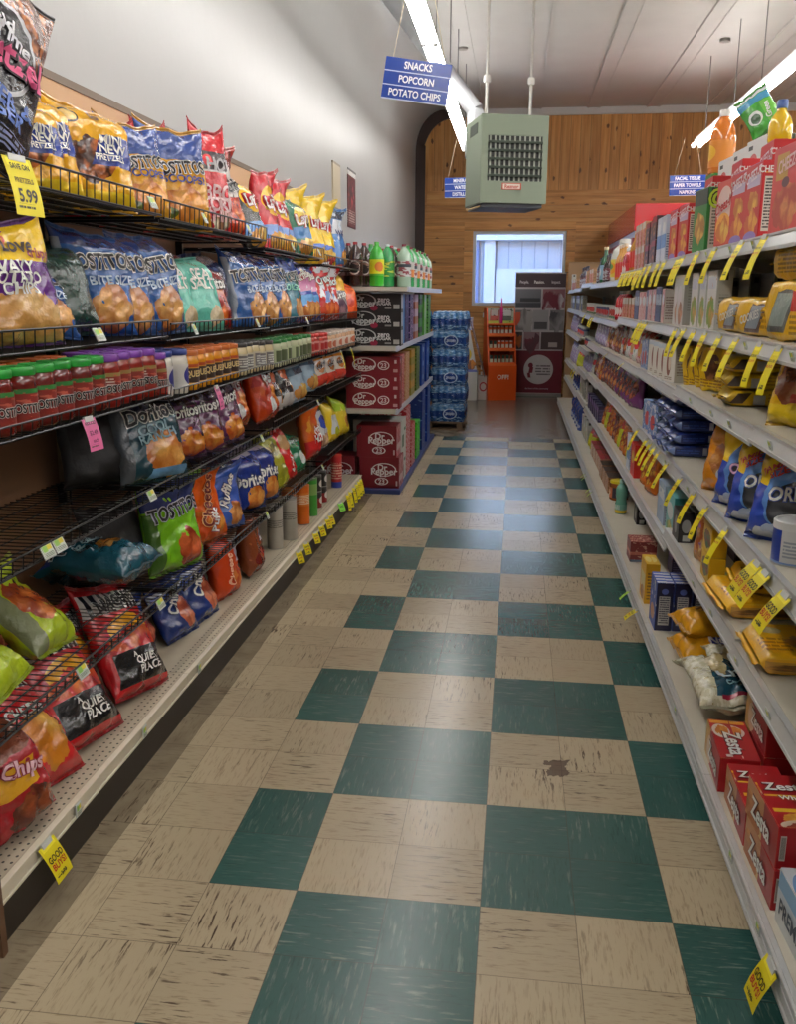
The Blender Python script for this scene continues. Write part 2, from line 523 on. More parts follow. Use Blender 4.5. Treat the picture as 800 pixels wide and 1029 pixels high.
def bottle(r, h, liquid, cap, label, name='bottle', n=18, kind='soda', texts=(), handle=False):
    if kind == 'soda':
        p = [(r * .7, 0), (r * .95, .006), (r, h * .06), (r * .98, h * .2), (r, h * .24), (r, h * .62), (r * .98, h * .66), (r * .86, h * .78), (r * .5, h * .88), (r * .3, h * .92), (r * .27, h * .955)]
        lz = (.25, .61); cz = .945
    elif kind == 'oil':
        p = [(r * .9, 0), (r, .006), (r, h * .30), (r * .9, h * .36), (r * .86, h * .42), (r * .9, h * .48), (r, h * .54), (r, h * .72), (r * .8, h * .8), (r * .42, h * .87), (r * .4, h * .92)]
        lz = (.03, .29); cz = .9
    elif kind == 'juice':
        p = [(r * .9, 0), (r, .006), (r, h * .56), (r * .97, h * .62), (r * .84, h * .74), (r * .6, h * .82), (r * .4, h * .87), (r * .36, h * .92)]
        lz = (.1, .52); cz = .895
    else:
        p = [(r * .9, 0), (r, .005), (r, h * .55), (r * .85, h * .65), (r * .4, h * .78), (r * .34, h * .93)]
        lz = (.1, .5); cz = .92
    root = MB().lathe(p, n).obj(name, plain(liquid, .1, coat=.6), None, link=False, smooth=True)
    rc = p[-1][0] * 1.18
    MB().lathe([(rc, h * cz), (rc, h - .003), (rc * .9, h), (.0001, h)], n).obj('cap', plain(cap, .35), root, link=False, smooth=True)
    if label:
        MB().lathe([(r + .0008, h * lz[0]), (r + .0008, h * lz[1])], n, cap=False).obj('label_band', art(label[0], tuple(label[1]), .35), root, link=False, smooth=True)
    if texts:
        tm = MB(); mp = {}
        wrap_text(tm, mp, [(s, cx, cz_ * h) + tuple(q) for s, cx, cz_, *q in texts], r, .001)
        letter_obj(tm, mp, root)
    return root
# ------------------------------------------------------------------ camera
F_PX, YAW, PITCH, ROLL = 907.69, -0.127291, 0.235178, 0.004762
CAM = Vector((0.72611, -1.93270, 1.45078))
def cam_setup():
    cy, sy, cp, sp = math.cos(YAW), math.sin(YAW), math.cos(PITCH), math.sin(PITCH)
    fwd = Vector((sy * cp, cy * cp, -sp)); rt = Vector((cy, -sy, 0)); up = rt.cross(fwd)
    cr, sr = math.cos(ROLL), math.sin(ROLL)
    r2 = rt * cr + up * sr; u2 = -rt * sr + up * cr
    c = bpy.data.cameras.new('camera'); c.sensor_fit = 'HORIZONTAL'; c.sensor_width = 36.0
    c.lens = F_PX / 800 * 36.0; c.clip_start = .05; c.clip_end = 100
    o = bpy.data.objects.new('camera', c); COL.objects.link(o)
    M = Matrix((r2, u2, -fwd)).transposed().to_4x4(); M.translation = CAM
    o.matrix_world = M
    SC.camera = o
cam_setup()
vs_ = SC.view_settings
vs_.view_transform = 'Standard'; vs_.look = 'None'; vs_.gamma = 1.0; vs_.use_curve_mapping = False
vs_.exposure = 0.0
try: SC.cycles.use_denoising = True
except Exception: pass
SC.cycles.max_bounces = 8; SC.cycles.diffuse_bounces = 2; SC.cycles.glossy_bounces = 4; SC.cycles.transmission_bounces = 6
SC.cycles.sample_clamp_indirect = 4.0
SC.cycles.caustics_reflective = False; SC.cycles.caustics_refractive = False

# ------------------------------------------------------------------ world: soft overcast sky outside the window
SKY_S = 6.5
w = bpy.data.worlds.new('world'); SC.world = w; w.use_nodes = True
wn = NB(w.node_tree)
sky = wn.n('ShaderNodeTexSky')
sky.sky_type = 'NISHITA'; sky.sun_disc = False; sky.sun_elevation = math.radians(40); sky.sun_rotation = math.radians(0)
bg = w.node_tree.nodes['Background']
hz = wn.mix(.55, sky.outputs[0], (1.7, 2.5, 3.9, 1))      # thin bright cloud over blue
w.node_tree.links.new(hz, bg.inputs[0]); bg.inputs[1].default_value = SKY_S

WALL_X, BACK_Y, CEIL_Z, T = -0.83, 12.1, 4.06, 0.2286
ROOM_X, ROOM_Y = 11.0, -7.0

# ------------------------------------------------------------------ materials of the shell
def floor_mat():
    m, nt, bs = new_mat('vinyl_tile'); B = NB(nt)
    P = B.n('ShaderNodeTexCoord').outputs['Object']
    x, y, z = B.sep(P)
    tx, ty = B.m('DIVIDE', x, T), B.m('DIVIDE', y, T)
    ix, iy = B.m('FLOOR', tx), B.m('FLOOR', ty)
    # checker of double tiles: narrow columns at either side of two wide ones
    k = B.m('ADD', B.m('GREATER_THAN', tx, 1.0), B.m('ADD', B.m('GREATER_THAN', tx, 3.0), B.m('GREATER_THAN', tx, 5.0)))
    r = B.m('FLOOR', B.m('DIVIDE', ty, 2.0))
    par = B.m('FLOORED_MODULO', B.m('ADD', k, r), 2.0)
    green = B.m('MULTIPLY', B.m('LESS_THAN', par, .5), B.m('MULTIPLY', B.m('GREATER_THAN', tx, 0.0), B.m('LESS_THAN', tx, 6.0)))
    # streaky marbling, turned a quarter on every other tile
    wh = B.n('ShaderNodeTexWhiteNoise', noise_dimensions='2D'); B.put(wh.inputs['Vector'], B.comb(ix, iy))
    turn = B.m('GREATER_THAN', B.m('FLOORED_MODULO', B.m('ADD', ix, iy), 2.0), .5)
    def sel(a, b): return B.m('ADD', B.m('MULTIPLY', a, B.m('SUBTRACT', 1.0, turn)), B.m('MULTIPLY', b, turn))
    a, b = sel(x, y), sel(y, x)
    off = B.m('MULTIPLY', wh.outputs['Value'], 37.0)
    st = B.noise(B.comb(B.m('ADD', B.m('MULTIPLY', a, 13.0), off), B.m('MULTIPLY', b, 115.0), off), 1.0, 4, .62).outputs[0]
    st2 = B.noise(B.comb(B.m('ADD', B.m('MULTIPLY', a, 20.0), off), B.m('MULTIPLY', b, 160.0), off), 1.0, 3, .6).outputs[0]
    patch = B.noise(P, 2.3, 3).outputs[0]
    pm = B.n('ShaderNodeMapRange', interpolation_type='SMOOTHSTEP'); B.put(pm.inputs[0], patch); pm.inputs[1].default_value = .40; pm.inputs[2].default_value = .66
    streak = B.m('MINIMUM', 1.0, B.m('MULTIPLY', B.m('MAXIMUM', B.m('SUBTRACT', st, .565), 0.0), 13.0))
    dark = B.m('MULTIPLY', streak, B.m('ADD', .14, B.m('MULTIPLY', pm.outputs[0], .86)))
    fine = B.m('MINIMUM', 1.0, B.m('MULTIPLY', B.m('MAXIMUM', B.m('SUBTRACT', st2, .55), 0.0), 6.0))
    tone = B.m('ADD', .92, B.m('MULTIPLY', B.m('SUBTRACT', wh.outputs['Value'], .5), .16))
    beige = B.mix(fine, lin((190, 173, 143)), lin((160, 142, 114)))
    beige = B.mix(dark, beige, lin((72, 52, 38)))
    gl = B.m('MULTIPLY', B.m('MINIMUM', 1.0, B.m('MULTIPLY', B.m('MAXIMUM', B.m('SUBTRACT', st, .56), 0.0), 8.0)), B.m('ADD', .32, B.m('MULTIPLY', pm.outputs[0], .6)))
    gr = B.mix(fine, lin((50, 90, 84)), lin((38, 72, 68)))
    gr = B.mix(gl, gr, lin((120, 140, 126)))
    tile = B.mix(green, beige, gr)
    tile = B.mix(1.0, tile, tile)
    mul = B.n('ShaderNodeMix', data_type='RGBA', blend_type='MULTIPLY'); mul.inputs[0].default_value = 1
    B.put(mul.inputs[6], tile); B.put(mul.inputs[7], B.comb(tone, tone, tone)); tile = mul.outputs[2]
    # seams
    fx, fy = B.m('FRACT', tx), B.m('FRACT', ty)
    ex = B.m('MINIMUM', fx, B.m('SUBTRACT', 1.0, fx)); ey = B.m('MINIMUM', fy, B.m('SUBTRACT', 1.0, fy))
    seam = B.m('MULTIPLY', B.m('LESS_THAN', B.m('MINIMUM', ex, ey), .0052), .55)
    tile = B.mix(seam, tile, lin((58, 48, 38)))
    # one worn-through brown spot with ragged edges in the aisle
    wp = B.vm('ADD', P, B.vm('MULTIPLY', B.vm('SUBTRACT', B.noise(P, 26.0, 3).outputs['Color'], (.5, .5, .5)), (.10, .10, 0)))
    d = B.vm('LENGTH', B.vm('DIVIDE', B.vm('SUBTRACT', wp, (0.905, 0.695, 0)), (.036, .062, 1)), out=1)
    tile = B.mix(B.m('MULTIPLY', B.m('LESS_THAN', d, 1.0), .85), tile, lin((70, 46, 32)))
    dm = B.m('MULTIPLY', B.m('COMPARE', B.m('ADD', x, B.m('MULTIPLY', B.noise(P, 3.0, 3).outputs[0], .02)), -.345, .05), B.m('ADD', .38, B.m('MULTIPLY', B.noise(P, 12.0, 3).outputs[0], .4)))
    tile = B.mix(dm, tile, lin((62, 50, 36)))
    # bare concrete beyond the tiles
    cn = B.noise(P, 1.6, 5, .6).outputs[0]
    conc = B.mix(cn, lin((92, 80, 68)), lin((150, 138, 122)))
    crack = B.voro(B.vm('ADD', P, B.vm('MULTIPLY', B.noise(P, 3.0).outputs['Color'], (.5, .5, 0))), 1.3, 'DISTANCE_TO_EDGE').outputs['Distance']
    conc = B.mix(B.m('MULTIPLY', B.m('LESS_THAN', crack, .006), .6), conc, lin((50, 44, 38)))
    edge = B.m('ADD', 7.56, B.m('MULTIPLY', B.m('SUBTRACT', B.noise(B.comb(x, 0, 0), 4.0, 3).outputs[0], .5), .12))
    isc = B.m('GREATER_THAN', y, edge)
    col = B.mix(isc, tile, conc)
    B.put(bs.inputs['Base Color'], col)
    rg = B.m('ADD', .245, 0.0)
    B.put(bs.inputs['Roughness'], rg)
    bs.inputs['Specular IOR Level'].default_value = .5
    bp = B.n('ShaderNodeBump'); bp.inputs['Strength'].default_value = .12; bp.inputs['Distance'].default_value = .003
    B.put(bp.inputs['Height'], B.m('SUBTRACT', B.m('ADD', B.noise(P, 9.0, 3).outputs[0], B.m('MULTIPLY', st, .3)), seam))
    nt.links.new(bp.outputs[0], bs.inputs['Normal'])
    return m

def wood_mat(axis, pitch, name):
    """knotty pine boards; axis: 'v' upright boards, 'h' level boards"""
    m, nt, bs = new_mat(name); B = NB(nt)
    P = B.n('ShaderNodeTexCoord').outputs['Object']
    x, y, z = B.sep(P)
    a, b = (x, z) if axis == 'v' else (z, x)
    tb = B.m('DIVIDE', a, pitch); ib = B.m('FLOOR', tb); fb = B.m('FRACT', tb)
    wh = B.n('ShaderNodeTexWhiteNoise', noise_dimensions='1D'); B.put(wh.inputs['W'], ib)
    sh = B.m('MULTIPLY', wh.outputs['Value'], 19.0)
    q = B.comb(B.m('MULTIPLY', a, 26.0), B.m('ADD', B.m('MULTIPLY', b, 1.5), sh), sh)
    g = B.noise(q, 1.0, 4, .6).outputs[0]
    col = B.ramp(g, [(.25, (172, 112, 54)), (.5, (208, 146, 78)), (.75, (222, 170, 104))])
    tone = B.m('ADD', .8, B.m('MULTIPLY', wh.outputs['Value'], .34))
    mul = B.n('ShaderNodeMix', data_type='RGBA', blend_type='MULTIPLY'); mul.inputs[0].default_value = 1
    B.put(mul.inputs[6], col); B.put(mul.inputs[7], B.comb(tone, tone, tone)); col = mul.outputs[2]
    kq0 = B.comb(B.m('ADD', B.m('MULTIPLY', a, 7.0), sh), B.m('ADD', B.m('MULTIPLY', b, 3.6), sh), 0.0)
    kq = B.vm('ADD', kq0, B.vm('MULTIPLY', B.vm('SUBTRACT', B.noise(kq0, 6.0, 2).outputs['Color'], (.5, .5, .5)), (.22, .22, 0)))
    kn = B.voro(kq, 1.0).outputs['Distance']
    kf = B.m('MULTIPLY', B.m('MINIMUM', 1.0, B.m('MULTIPLY', B.m('MAXIMUM', B.m('SUBTRACT', .155, kn), 0.0), 18.0)), .85)
    col = B.mix(kf, col, lin((66, 32, 16)))
    e = B.m('MINIMUM', fb, B.m('SUBTRACT', 1.0, fb))
    col = B.mix(B.m('MULTIPLY', B.m('LESS_THAN', e, .025), .5), col, lin((70, 40, 20)))
    B.put(bs.inputs['Base Color'], col); bs.inputs['Roughness'].default_value = .42
    bp = B.n('ShaderNodeBump'); bp.inputs['Strength'].default_value = .4; bp.inputs['Distance'].default_value = .006
    B.put(bp.inputs['Height'], B.m('MINIMUM', B.m('MULTIPLY', e, 12.0), 1.0))
    nt.links.new(bp.outputs[0], bs.inputs['Normal'])
    return m

def plaster(c1, c2, name, rough=.5, scale=1.2):
    m, nt, bs = new_mat(name); B = NB(nt)
    P = B.n('ShaderNodeTexCoord').outputs['Object']
    B.put(bs.inputs['Base Color'], B.mix(B.noise(P, scale, 4).outputs[0], lin(c1), lin(c2)))
    bs.inputs['Roughness'].default_value = rough
    bp = B.n('ShaderNodeBump'); bp.inputs['Strength'].default_value = .10; bp.inputs['Distance'].default_value = .01
    B.put(bp.inputs['Height'], B.noise(P, 14.0, 4).outputs[0]); nt.links.new(bp.outputs[0], bs.inputs['Normal'])
    return m

M_WALL = plaster((166, 165, 163), (178, 177, 175), 'painted_wall', .38)
M_CEIL = plaster((206, 202, 198), (220, 217, 213), 'painted_ceiling', .6, 2.5)
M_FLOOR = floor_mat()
M_WV = wood_mat('v', .14, 'pine_upright'); M_WH = wood_mat('h', .095, 'pine_level')
M_TRIM = wood_mat('h', .30, 'pine_trim')
M_DARKW = plain((52, 32, 26), .45)

# floor, ceiling, walls
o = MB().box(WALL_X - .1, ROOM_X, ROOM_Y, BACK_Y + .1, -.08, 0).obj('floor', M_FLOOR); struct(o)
mb = MB()
mb.box(-.43, ROOM_X, ROOM_Y, BACK_Y + .1, CEIL_Z, CEIL_Z + .08)
o = struct(mb.obj('ceiling', M_CEIL))
# ceiling battens
i = 0
xx = .06
while xx < ROOM_X - .3:
    b = MB().box(xx - .075, xx + .075, ROOM_Y + .05, BACK_Y - .02, CEIL_Z - .012, CEIL_Z)
    b.box(xx - .09, xx - .07, ROOM_Y + .05, BACK_Y - .02, CEIL_Z - .020, CEIL_Z)
    b.box(xx + .07, xx + .09, ROOM_Y + .05, BACK_Y - .02, CEIL_Z - .020, CEIL_Z)
    i += 1
    struct(b.obj('trim_%d' % i, M_CEIL)); xx += .82
# left wall, upright then coved over into the ceiling
mb = MB(); pts = [(WALL_X, 0), (WALL_X, 3.5)]
for k in range(1, 13):
    a = k / 12 * PI / 2
    pts.append((WALL_X + .42 * (1 - math.cos(a)), 3.5 + (CEIL_Z - 3.5) * math.sin(a)))
for (xa, za), (xb, zb) in zip(pts, pts[1:]):
    mb.face([(xa, ROOM_Y, za), (xa, BACK_Y, za), (xb, BACK_Y, zb), (xb, ROOM_Y, zb)])
pts2 = [(x - .1, z + (.1 if z > 3.6 else 0)) for x, z in pts]
for (xa, za), (xb, zb) in zip(pts2, pts2[1:]):
    mb.face([(xa, ROOM_Y, za), (xb, ROOM_Y, zb), (xb, BACK_Y, zb), (xa, BACK_Y, za)])
struct(mb.obj('wall_left', M_WALL, smooth=True, weld=.0005))
struct(MB().box(ROOM_X, ROOM_X + .1, ROOM_Y, BACK_Y, 0, CEIL_Z).obj('wall_right', M_WALL))
struct(MB().box(WALL_X - .1, ROOM_X + .1, ROOM_Y - .1, ROOM_Y, 0, CEIL_Z).obj('wall_front', M_WALL))
# back wall with window opening
WX0, WX1, WZ0, WZ1 = .035, 1.405, 1.31, 2.385
BY = BACK_Y
mb = MB()
ZT = 2.80
mb.box(WALL_X - .1, WX0, BY, BY + .12, 0, ZT, 1); mb.box(WX1, ROOM_X, BY, BY + .12, 0, ZT, 1)
mb.box(WX0, WX1, BY, BY + .12, 0, WZ0, 1); mb.box(WX0, WX1, BY, BY + .12, WZ1, ZT, 1)
mb.box(WALL_X - .1, ROOM_X, BY, BY + .12, ZT, CEIL_Z + .08, 0)
struct(mb.obj('wall_back', [M_WV, M_WH]))
struct(MB().box(-.66, ROOM_X, BY - .025, BY, 2.74, 2.95).obj('trim_90', M_TRIM))
struct(MB().box(-.66, ROOM_X, BY - .035, BY, CEIL_Z - .10, CEIL_Z).obj('trim_91', M_CEIL))
# dark corner board that follows the cove
mb = MB()
ins = [(min(x + .14, -.36) if z < 3.6 else x + .10, z if z < 3.6 else z - .12) for x, z in pts]
for (a, b), (c, d) in zip(zip(pts, pts[1:]), zip(ins, ins[1:])):
    mb.face([(a[0], BY - .05, a[1]), (c[0], BY - .05, c[1]), (d[0], BY - .05, d[1]), (b[0], BY - .05, b[1])])
    mb.face([(c[0], BY - .05, c[1]), (c[0], BY, c[1]), (d[0], BY, d[1]), (d[0], BY - .05, d[1])])
struct(mb.obj('trim_92', M_DARKW))
# window: pine surround, white frame, mullion and glass
mb = MB()
for x0, x1, z0, z1 in ((WX0 - .13, WX0, WZ0 - .11, WZ1 + .13), (WX1, WX1 + .13, WZ0 - .11, WZ1 + .13), (WX0, WX1, WZ1, WZ1 + .13), (WX0, WX1, WZ0 - .11, WZ0)):
    mb.box(x0, x1, BY - .022, BY, z0, z1)
struct(mb.obj('trim_93', M_TRIM))
wf = MB(); fr = .045
WHT = plain((225, 228, 232), .4)
for x0, x1, z0, z1 in ((WX0, WX0 + fr, WZ0, WZ1), (WX1 - fr, WX1, WZ0, WZ1), (WX0 + fr, WX1 - fr, WZ0, WZ0 + fr), (WX0 + fr, WX1 - fr, WZ1 - fr, WZ1)):
    wf.box(x0, x1, BY + .01, BY + .09, z0, z1)
win = struct(wf.obj('window_1', WHT))
g = MB().box(WX0 + fr, WX1 - fr, BY + .055, BY + .059, WZ0 + fr, WZ1 - fr).obj('window_glass', clear((235, 242, 250), .0, 1.05), win); g['kind'] = 'structure'
# what stands outside: pale metal-sided building across a narrow yard, with white posts, roof edge and a window
def siding():
    m, nt, bs = new_mat('pale_siding'); B = NB(nt)
    P = B.n('ShaderNodeTexCoord').outputs['Object']; x, y, z = B.sep(P)
    f = B.m('FRACT', B.m('MULTIPLY', x, 4.2))
    B.put(bs.inputs['Base Color'], B.mix(B.m('LESS_THAN', f, .10), lin((82, 92, 106)), lin((56, 68, 86))))
    bs.inputs['Roughness'].default_value = .5
    return m
bl = empty('neighbouring_building', (1.0, 15.6, 0))
MB().box(-7, 7, 0, .2, 0, 2.45).obj('siding_wall', siding(), bl)
MB().box(-7.2, 7.2, -.16, .3, 2.45, 2.62).obj('roof_edge', plain((98, 106, 118), .5), bl)
MB().box(-.92, -.72, -.08, 0, 0, 2.45).obj('white_post', plain((98, 104, 114), .5), bl)
MB().box(.62, .80, -.08, 0, 0, 2.45).obj('white_post', plain((98, 104, 114), .5), bl)
MB().box(-1.62, -1.02, -.06, 0, 0, 2.45).obj('blue_door', plain((28, 44, 78), .5), bl)
MB().box(-.70, .60, -.05, 0, 1.1, 1.95).obj('white_panel', plain((98, 106, 116), .5), bl)
MB().box(-.3, .25, -.07, -.05, .75, 1.45).obj('window_pane', plain((30, 46, 70), .2), bl)
thing(bl, 'pale metal sided building with white posts', 'seen outside through the window', 'building', fixed=True)
struct(MB().box(-8, 12, BY + .12, 22, -.15, -.05).obj('ground_outside', plain((150, 152, 155), .8)))
# daylight in the yard (open sky above it) comes through the window
# outlets and switch on the back wall
def outlet(x, z, look, pl):
    r = MB().box(-.04, .04, -.008, 0, -.06, .06).obj('wall_socket', plain((232, 230, 224), .4), bevel=.002)
    for dz in (-.025, .025): MB().box(-.014, .014, -.0095, -.008, dz - .012, dz + .012).obj('socket_face', plain((205, 202, 196), .4), r)
    r.location = (x, BY, z); thing(r, look, pl, 'socket', fixed=True)
outlet(.245, 1.19, 'white socket plate close below the window corner', 'on the level pine boards')
outlet(.235, .41, 'white socket plate low on the pine wall', 'beside the orange display')
outlet(.235, .26, 'lowest white socket plate', 'near the floor beside the orange display')

# poster and tan board on the white wall
p = empty('wall_poster', (WALL_X, 6.72, 2.3), PI / 2)
MB().box(-.20, .20, -.006, 0, -.24, .26).obj('sheet', art((92, 30, 36), (('R', 0, .9, 1, 1, (225, 222, 218)), ('B', .5, .55, .4, .22, (190, 70, 80), (40, 26, 30), 7), ('L', .1, .08, .9, .3, 5, (190, 170, 165)), ('P', 9, .6, (40, 28, 34))), .4), p)
MB().box(-.21, .21, -.009, -.006, .25, .265).obj('hanging_strip', plain((60, 58, 58), .4), p)
thing(p, 'dark red hanging poster with a pale header', 'on the white wall above the soda rack', 'poster', fixed=True)
p = MB().box(-.16, .16, -.012, 0, -.16, .2).obj('wall_board', art((196, 182, 156), (('R', 0, .95, 1, 1, (150, 138, 118)),), .5)); p.location = (WALL_X, 5.98, 2.33); p.rotation_euler = (0, 0, PI / 2)
thing(p, 'plain tan board', 'on the white wall beside the dark red poster', 'board', fixed=True)

# ------------------------------------------------------------------ fluorescent fixtures
LZ = 3.2
TUBE = glow((255, 252, 248), 27.0); TUBE2 = glow((255, 252, 248), 34.0)
HOUS = plain((222, 222, 226), .3)
def fixture_proto(TUBE):
    r = empty('fluorescent_fixture', link=False)
    Lh = 1.215
    h = MB()
    h.box(-.030, .030, -Lh, Lh, .012, .075)
    h.obj('housing', HOUS, r, link=False)
    for s in (-1, 1):
        MB().bar((s * .040, -Lh + .03, 0), (s * .040, Lh - .03, 0), .019, 0, 8).obj('tube', TUBE, r, link=False)
    for e in (-1, 1):
        q = MB()
        for s in (-1, 1): q.box(s * .040 - .017, s * .040 + .017, e * (Lh - .022) - .012, e * (Lh - .022) + .012, -.026, .026)
        q.obj('lamp_holder', plain((215, 215, 215), .4), r, link=False)
    for e in (-.7, .7):
        q = MB().bar((0, e, .085), (0, e, CEIL_Z - LZ), .006, 0, 6)
        q.obj('hanger_rod', plain((150, 148, 146), .4, .6), r, link=False)
        q = MB().lathe([(.055, CEIL_Z - LZ - .03), (.055, CEIL_Z - LZ)], 14)
        q.obj('ceiling_box', plain((175, 168, 160), .5), r, link=False)
    return r
FX = fixture_proto(TUBE); FX2 = fixture_proto(TUBE2)
for xi, (xf, row) in enumerate(((.045, 'in the row beside the blue sign'), (2.77, 'in the row beyond the cracker shelves'), (5.5, 'in the third row'), (8.25, 'in the fourth row'))):  # third and fourth rows are out of view, added for their light
    for k in range(6):
        place(FX2 if xi else FX, (xf, 9.9 - 1.22 - 2.44 * k, LZ), 'bare twin tube strip light', row, 'lamp', 'strip lights under the ceiling')

# ------------------------------------------------------------------ blue aisle signs
SB = (28, 62, 150)
def aisle_sign(lines, loc, ry, look, pl, sw=.38, sh=.068, top=LZ):
    r = empty('aisle_sign', loc)
    for k, s in enumerate(lines):
        z1 = -k * (sh + .006)
        sl = MB().box(-sw / 2, sw / 2, -.004, .004, z1 - sh, z1).obj('sign_slat', plain(SB, .22), r, bevel=.001)
        MB().box(-sw / 2, sw / 2, -.003, .003, z1 - sh - .006, z1 - sh).obj('white_edge', plain((205, 215, 240), .3), sl)
        tm = MB(); mp = {}
        put_text(tm, [(s, 0, z1 - sh / 2, .038, (240, 242, 248), None, 0, .82)], lambda x, z, l: (x, -.004 - l, z), mp)
        letter = tm.obj('lettering', plain((240, 242, 248), .4), sl)
    r.rotation_euler = (0, ry, 0)
    q = MB()
    c, s_ = math.cos(ry), math.sin(ry)
    dz = top - loc[2]
    # strings hang plumb, given in the turned frame of the sign
    for sx in (-.15, .15):
        up = Vector((.6 * -sx, 0, dz + sx * s_)); loc_up = Vector((up.x * c - up.z * s_, 0, up.x * s_ + up.z * c))
        MB().bar((sx, 0, 0), (sx + loc_up.x, 0, loc_up.z), .0022, 0, 5).obj('string', plain((205, 190, 160), .6), r)
    thing(r, look, pl, 'sign', fixed=True)
aisle_sign(['SNACKS', 'POPCORN', 'POTATO CHIPS'], (.125, 3.62, 2.75), math.radians(8.5), 'blue three slat sign reading snacks popcorn potato chips', 'under the lamp row')
aisle_sign(['MINERAL', 'WATER', 'DISTILLED'], (.02, 9.2, 2.79), math.radians(-1), 'far blue three slat sign half hidden', 'behind the green heater')
aisle_sign(['FACIAL TISSUE', 'PAPER TOWELS', 'NAPKINS'], (2.60, 9.3, 2.80), math.radians(-1), 'blue three slat sign reading facial tissue', 'in front of the upright pine boards', sw=.40)

# ------------------------------------------------------------------ green unit heater with its flue
GH = plain((128, 140, 120), .40); GD = plain((96, 112, 94), .4); DK = plain((34, 36, 36), .5)
H = empty('unit_heater', (.402, 5.6, 2.17), math.radians(17))
W_, D_, Z_ = .545, .50, .655
b = MB()
b.box(0, W_, .02, D_, 0, Z_)
b.obj('casing', GH, H, bevel=.006)
f = MB()          # front frame round the louvre opening
X0, X1, Z0, Z1 = .055, W_ - .045, .165, .50
for q in ((0, X0, 0, Z_), (X1, W_, 0, Z_), (X0, X1, 0, Z0), (X0, X1, Z1, Z_)): f.box(q[0], q[1], 0, .022, q[2], q[3])
f.obj('front_frame', GH, H)
MB().box(X0, X1, .012, .02, Z0, Z1).obj('dark_opening', DK, H)
for k in range(5):
    z = Z0 + .045 + k * (Z1 - Z0 - .05) / 4.6
    lv = MB(); lv.face([(X0, -.012, z - .012), (X1, -.012, z - .012), (X1, .012, z + .012), (X0, .012, z + .012)])
    lv.face([(X0, -.012, z - .016), (X0, .012, z + .008), (X1, .012, z + .008), (X1, -.012, z - .016)]); lv.obj('louvre', plain((70, 78, 70), .4), H)
for k in range(11):
    x = X0 + .02 + k * (X1 - X0 - .04) / 10
    MB().box(x - .006, x + .006, .004, .012, Z0, Z1).obj('louvre', plain((158, 164, 152), .4), H)
bd = MB().box(.175, .335, -.004, 0, .10, .15).obj('badge', art((196, 78, 58), (('R', .06, .12, .94, .88, (226, 214, 200)),), .35), H)
tm = MB(); mp = {}; put_text(tm, [('Reznor', .255, .125, .028, (190, 60, 45))], lambda x, z, l: (x, -.004 - l, z), mp); tm.obj('lettering', plain((190, 60, 45), .4), bd)
MB().box(-.003, 0, .12, .36, .53, .61).obj('side_slot', plain((66, 74, 64), .5), H)
MB().box(.02, W_ - .02, .04, D_ - .02, -.03, 0).obj('base_pan', plain((58, 64, 74), .4), H)
for i_, (px, py) in enumerate(((.06, .1), (W_ - .12, .12))):
    MB().bar((px, py, Z_), (px, py, CEIL_Z - 2.17), .011, 0, 8).obj('hanging_pipe', plain((205, 200, 194), .4), H)
    MB().lathe([(.02, Z_ + .24), (.028, Z_ + .25), (.028, Z_ + .29), (.02, Z_ + .30)], 10, c=(px, py)).obj('pipe_union', plain((210, 206, 200), .4), H)
MB().bar((-.10, .05, -.055), (.06, .10, -.01), .007, 0, 6).obj('gas_pipe', plain((170, 140, 90), .4), H)
thing(H, 'grey green unit heater with louvred front', 'hanging by pipes from the ceiling', 'heater', fixed=True)
GALV = plain((206, 208, 212), .36, .12)
fl = empty('flue_pipe', (.30, 6.16, 2.66))
P0, P1, P2, P3 = Vector((0, 0, 0)), Vector((0, .26, 0)), Vector((.01, .30, .34)), Vector((-.80, .58, 1.36))
MB().bar(P0, P1, .07, 0, 16).obj('elbow', GALV, fl, smooth=True)
MB().bar(P1 - Vector((0, .05, .05)), P2, .072, 0, 16).obj('elbow', GALV, fl, smooth=True)
for k in range(3):
    a = P2.lerp(P3, k / 3); b_ = P2.lerp(P3, (k + 1) / 3)
    MB().bar(a, b_, .073 + .002 * (k % 2), 0, 16).obj('pipe_length', GALV, fl, smooth=True)
    d = (P3 - P2).normalized(); MB().bar(b_ - d * .03, b_ - d * .005, .079, 0, 16).obj('seam_ring', GALV, fl, smooth=True)
thing(fl, 'galvanised flue pipe slanting up to the cove', 'rising behind the hanging heater', 'pipe', fixed=True)
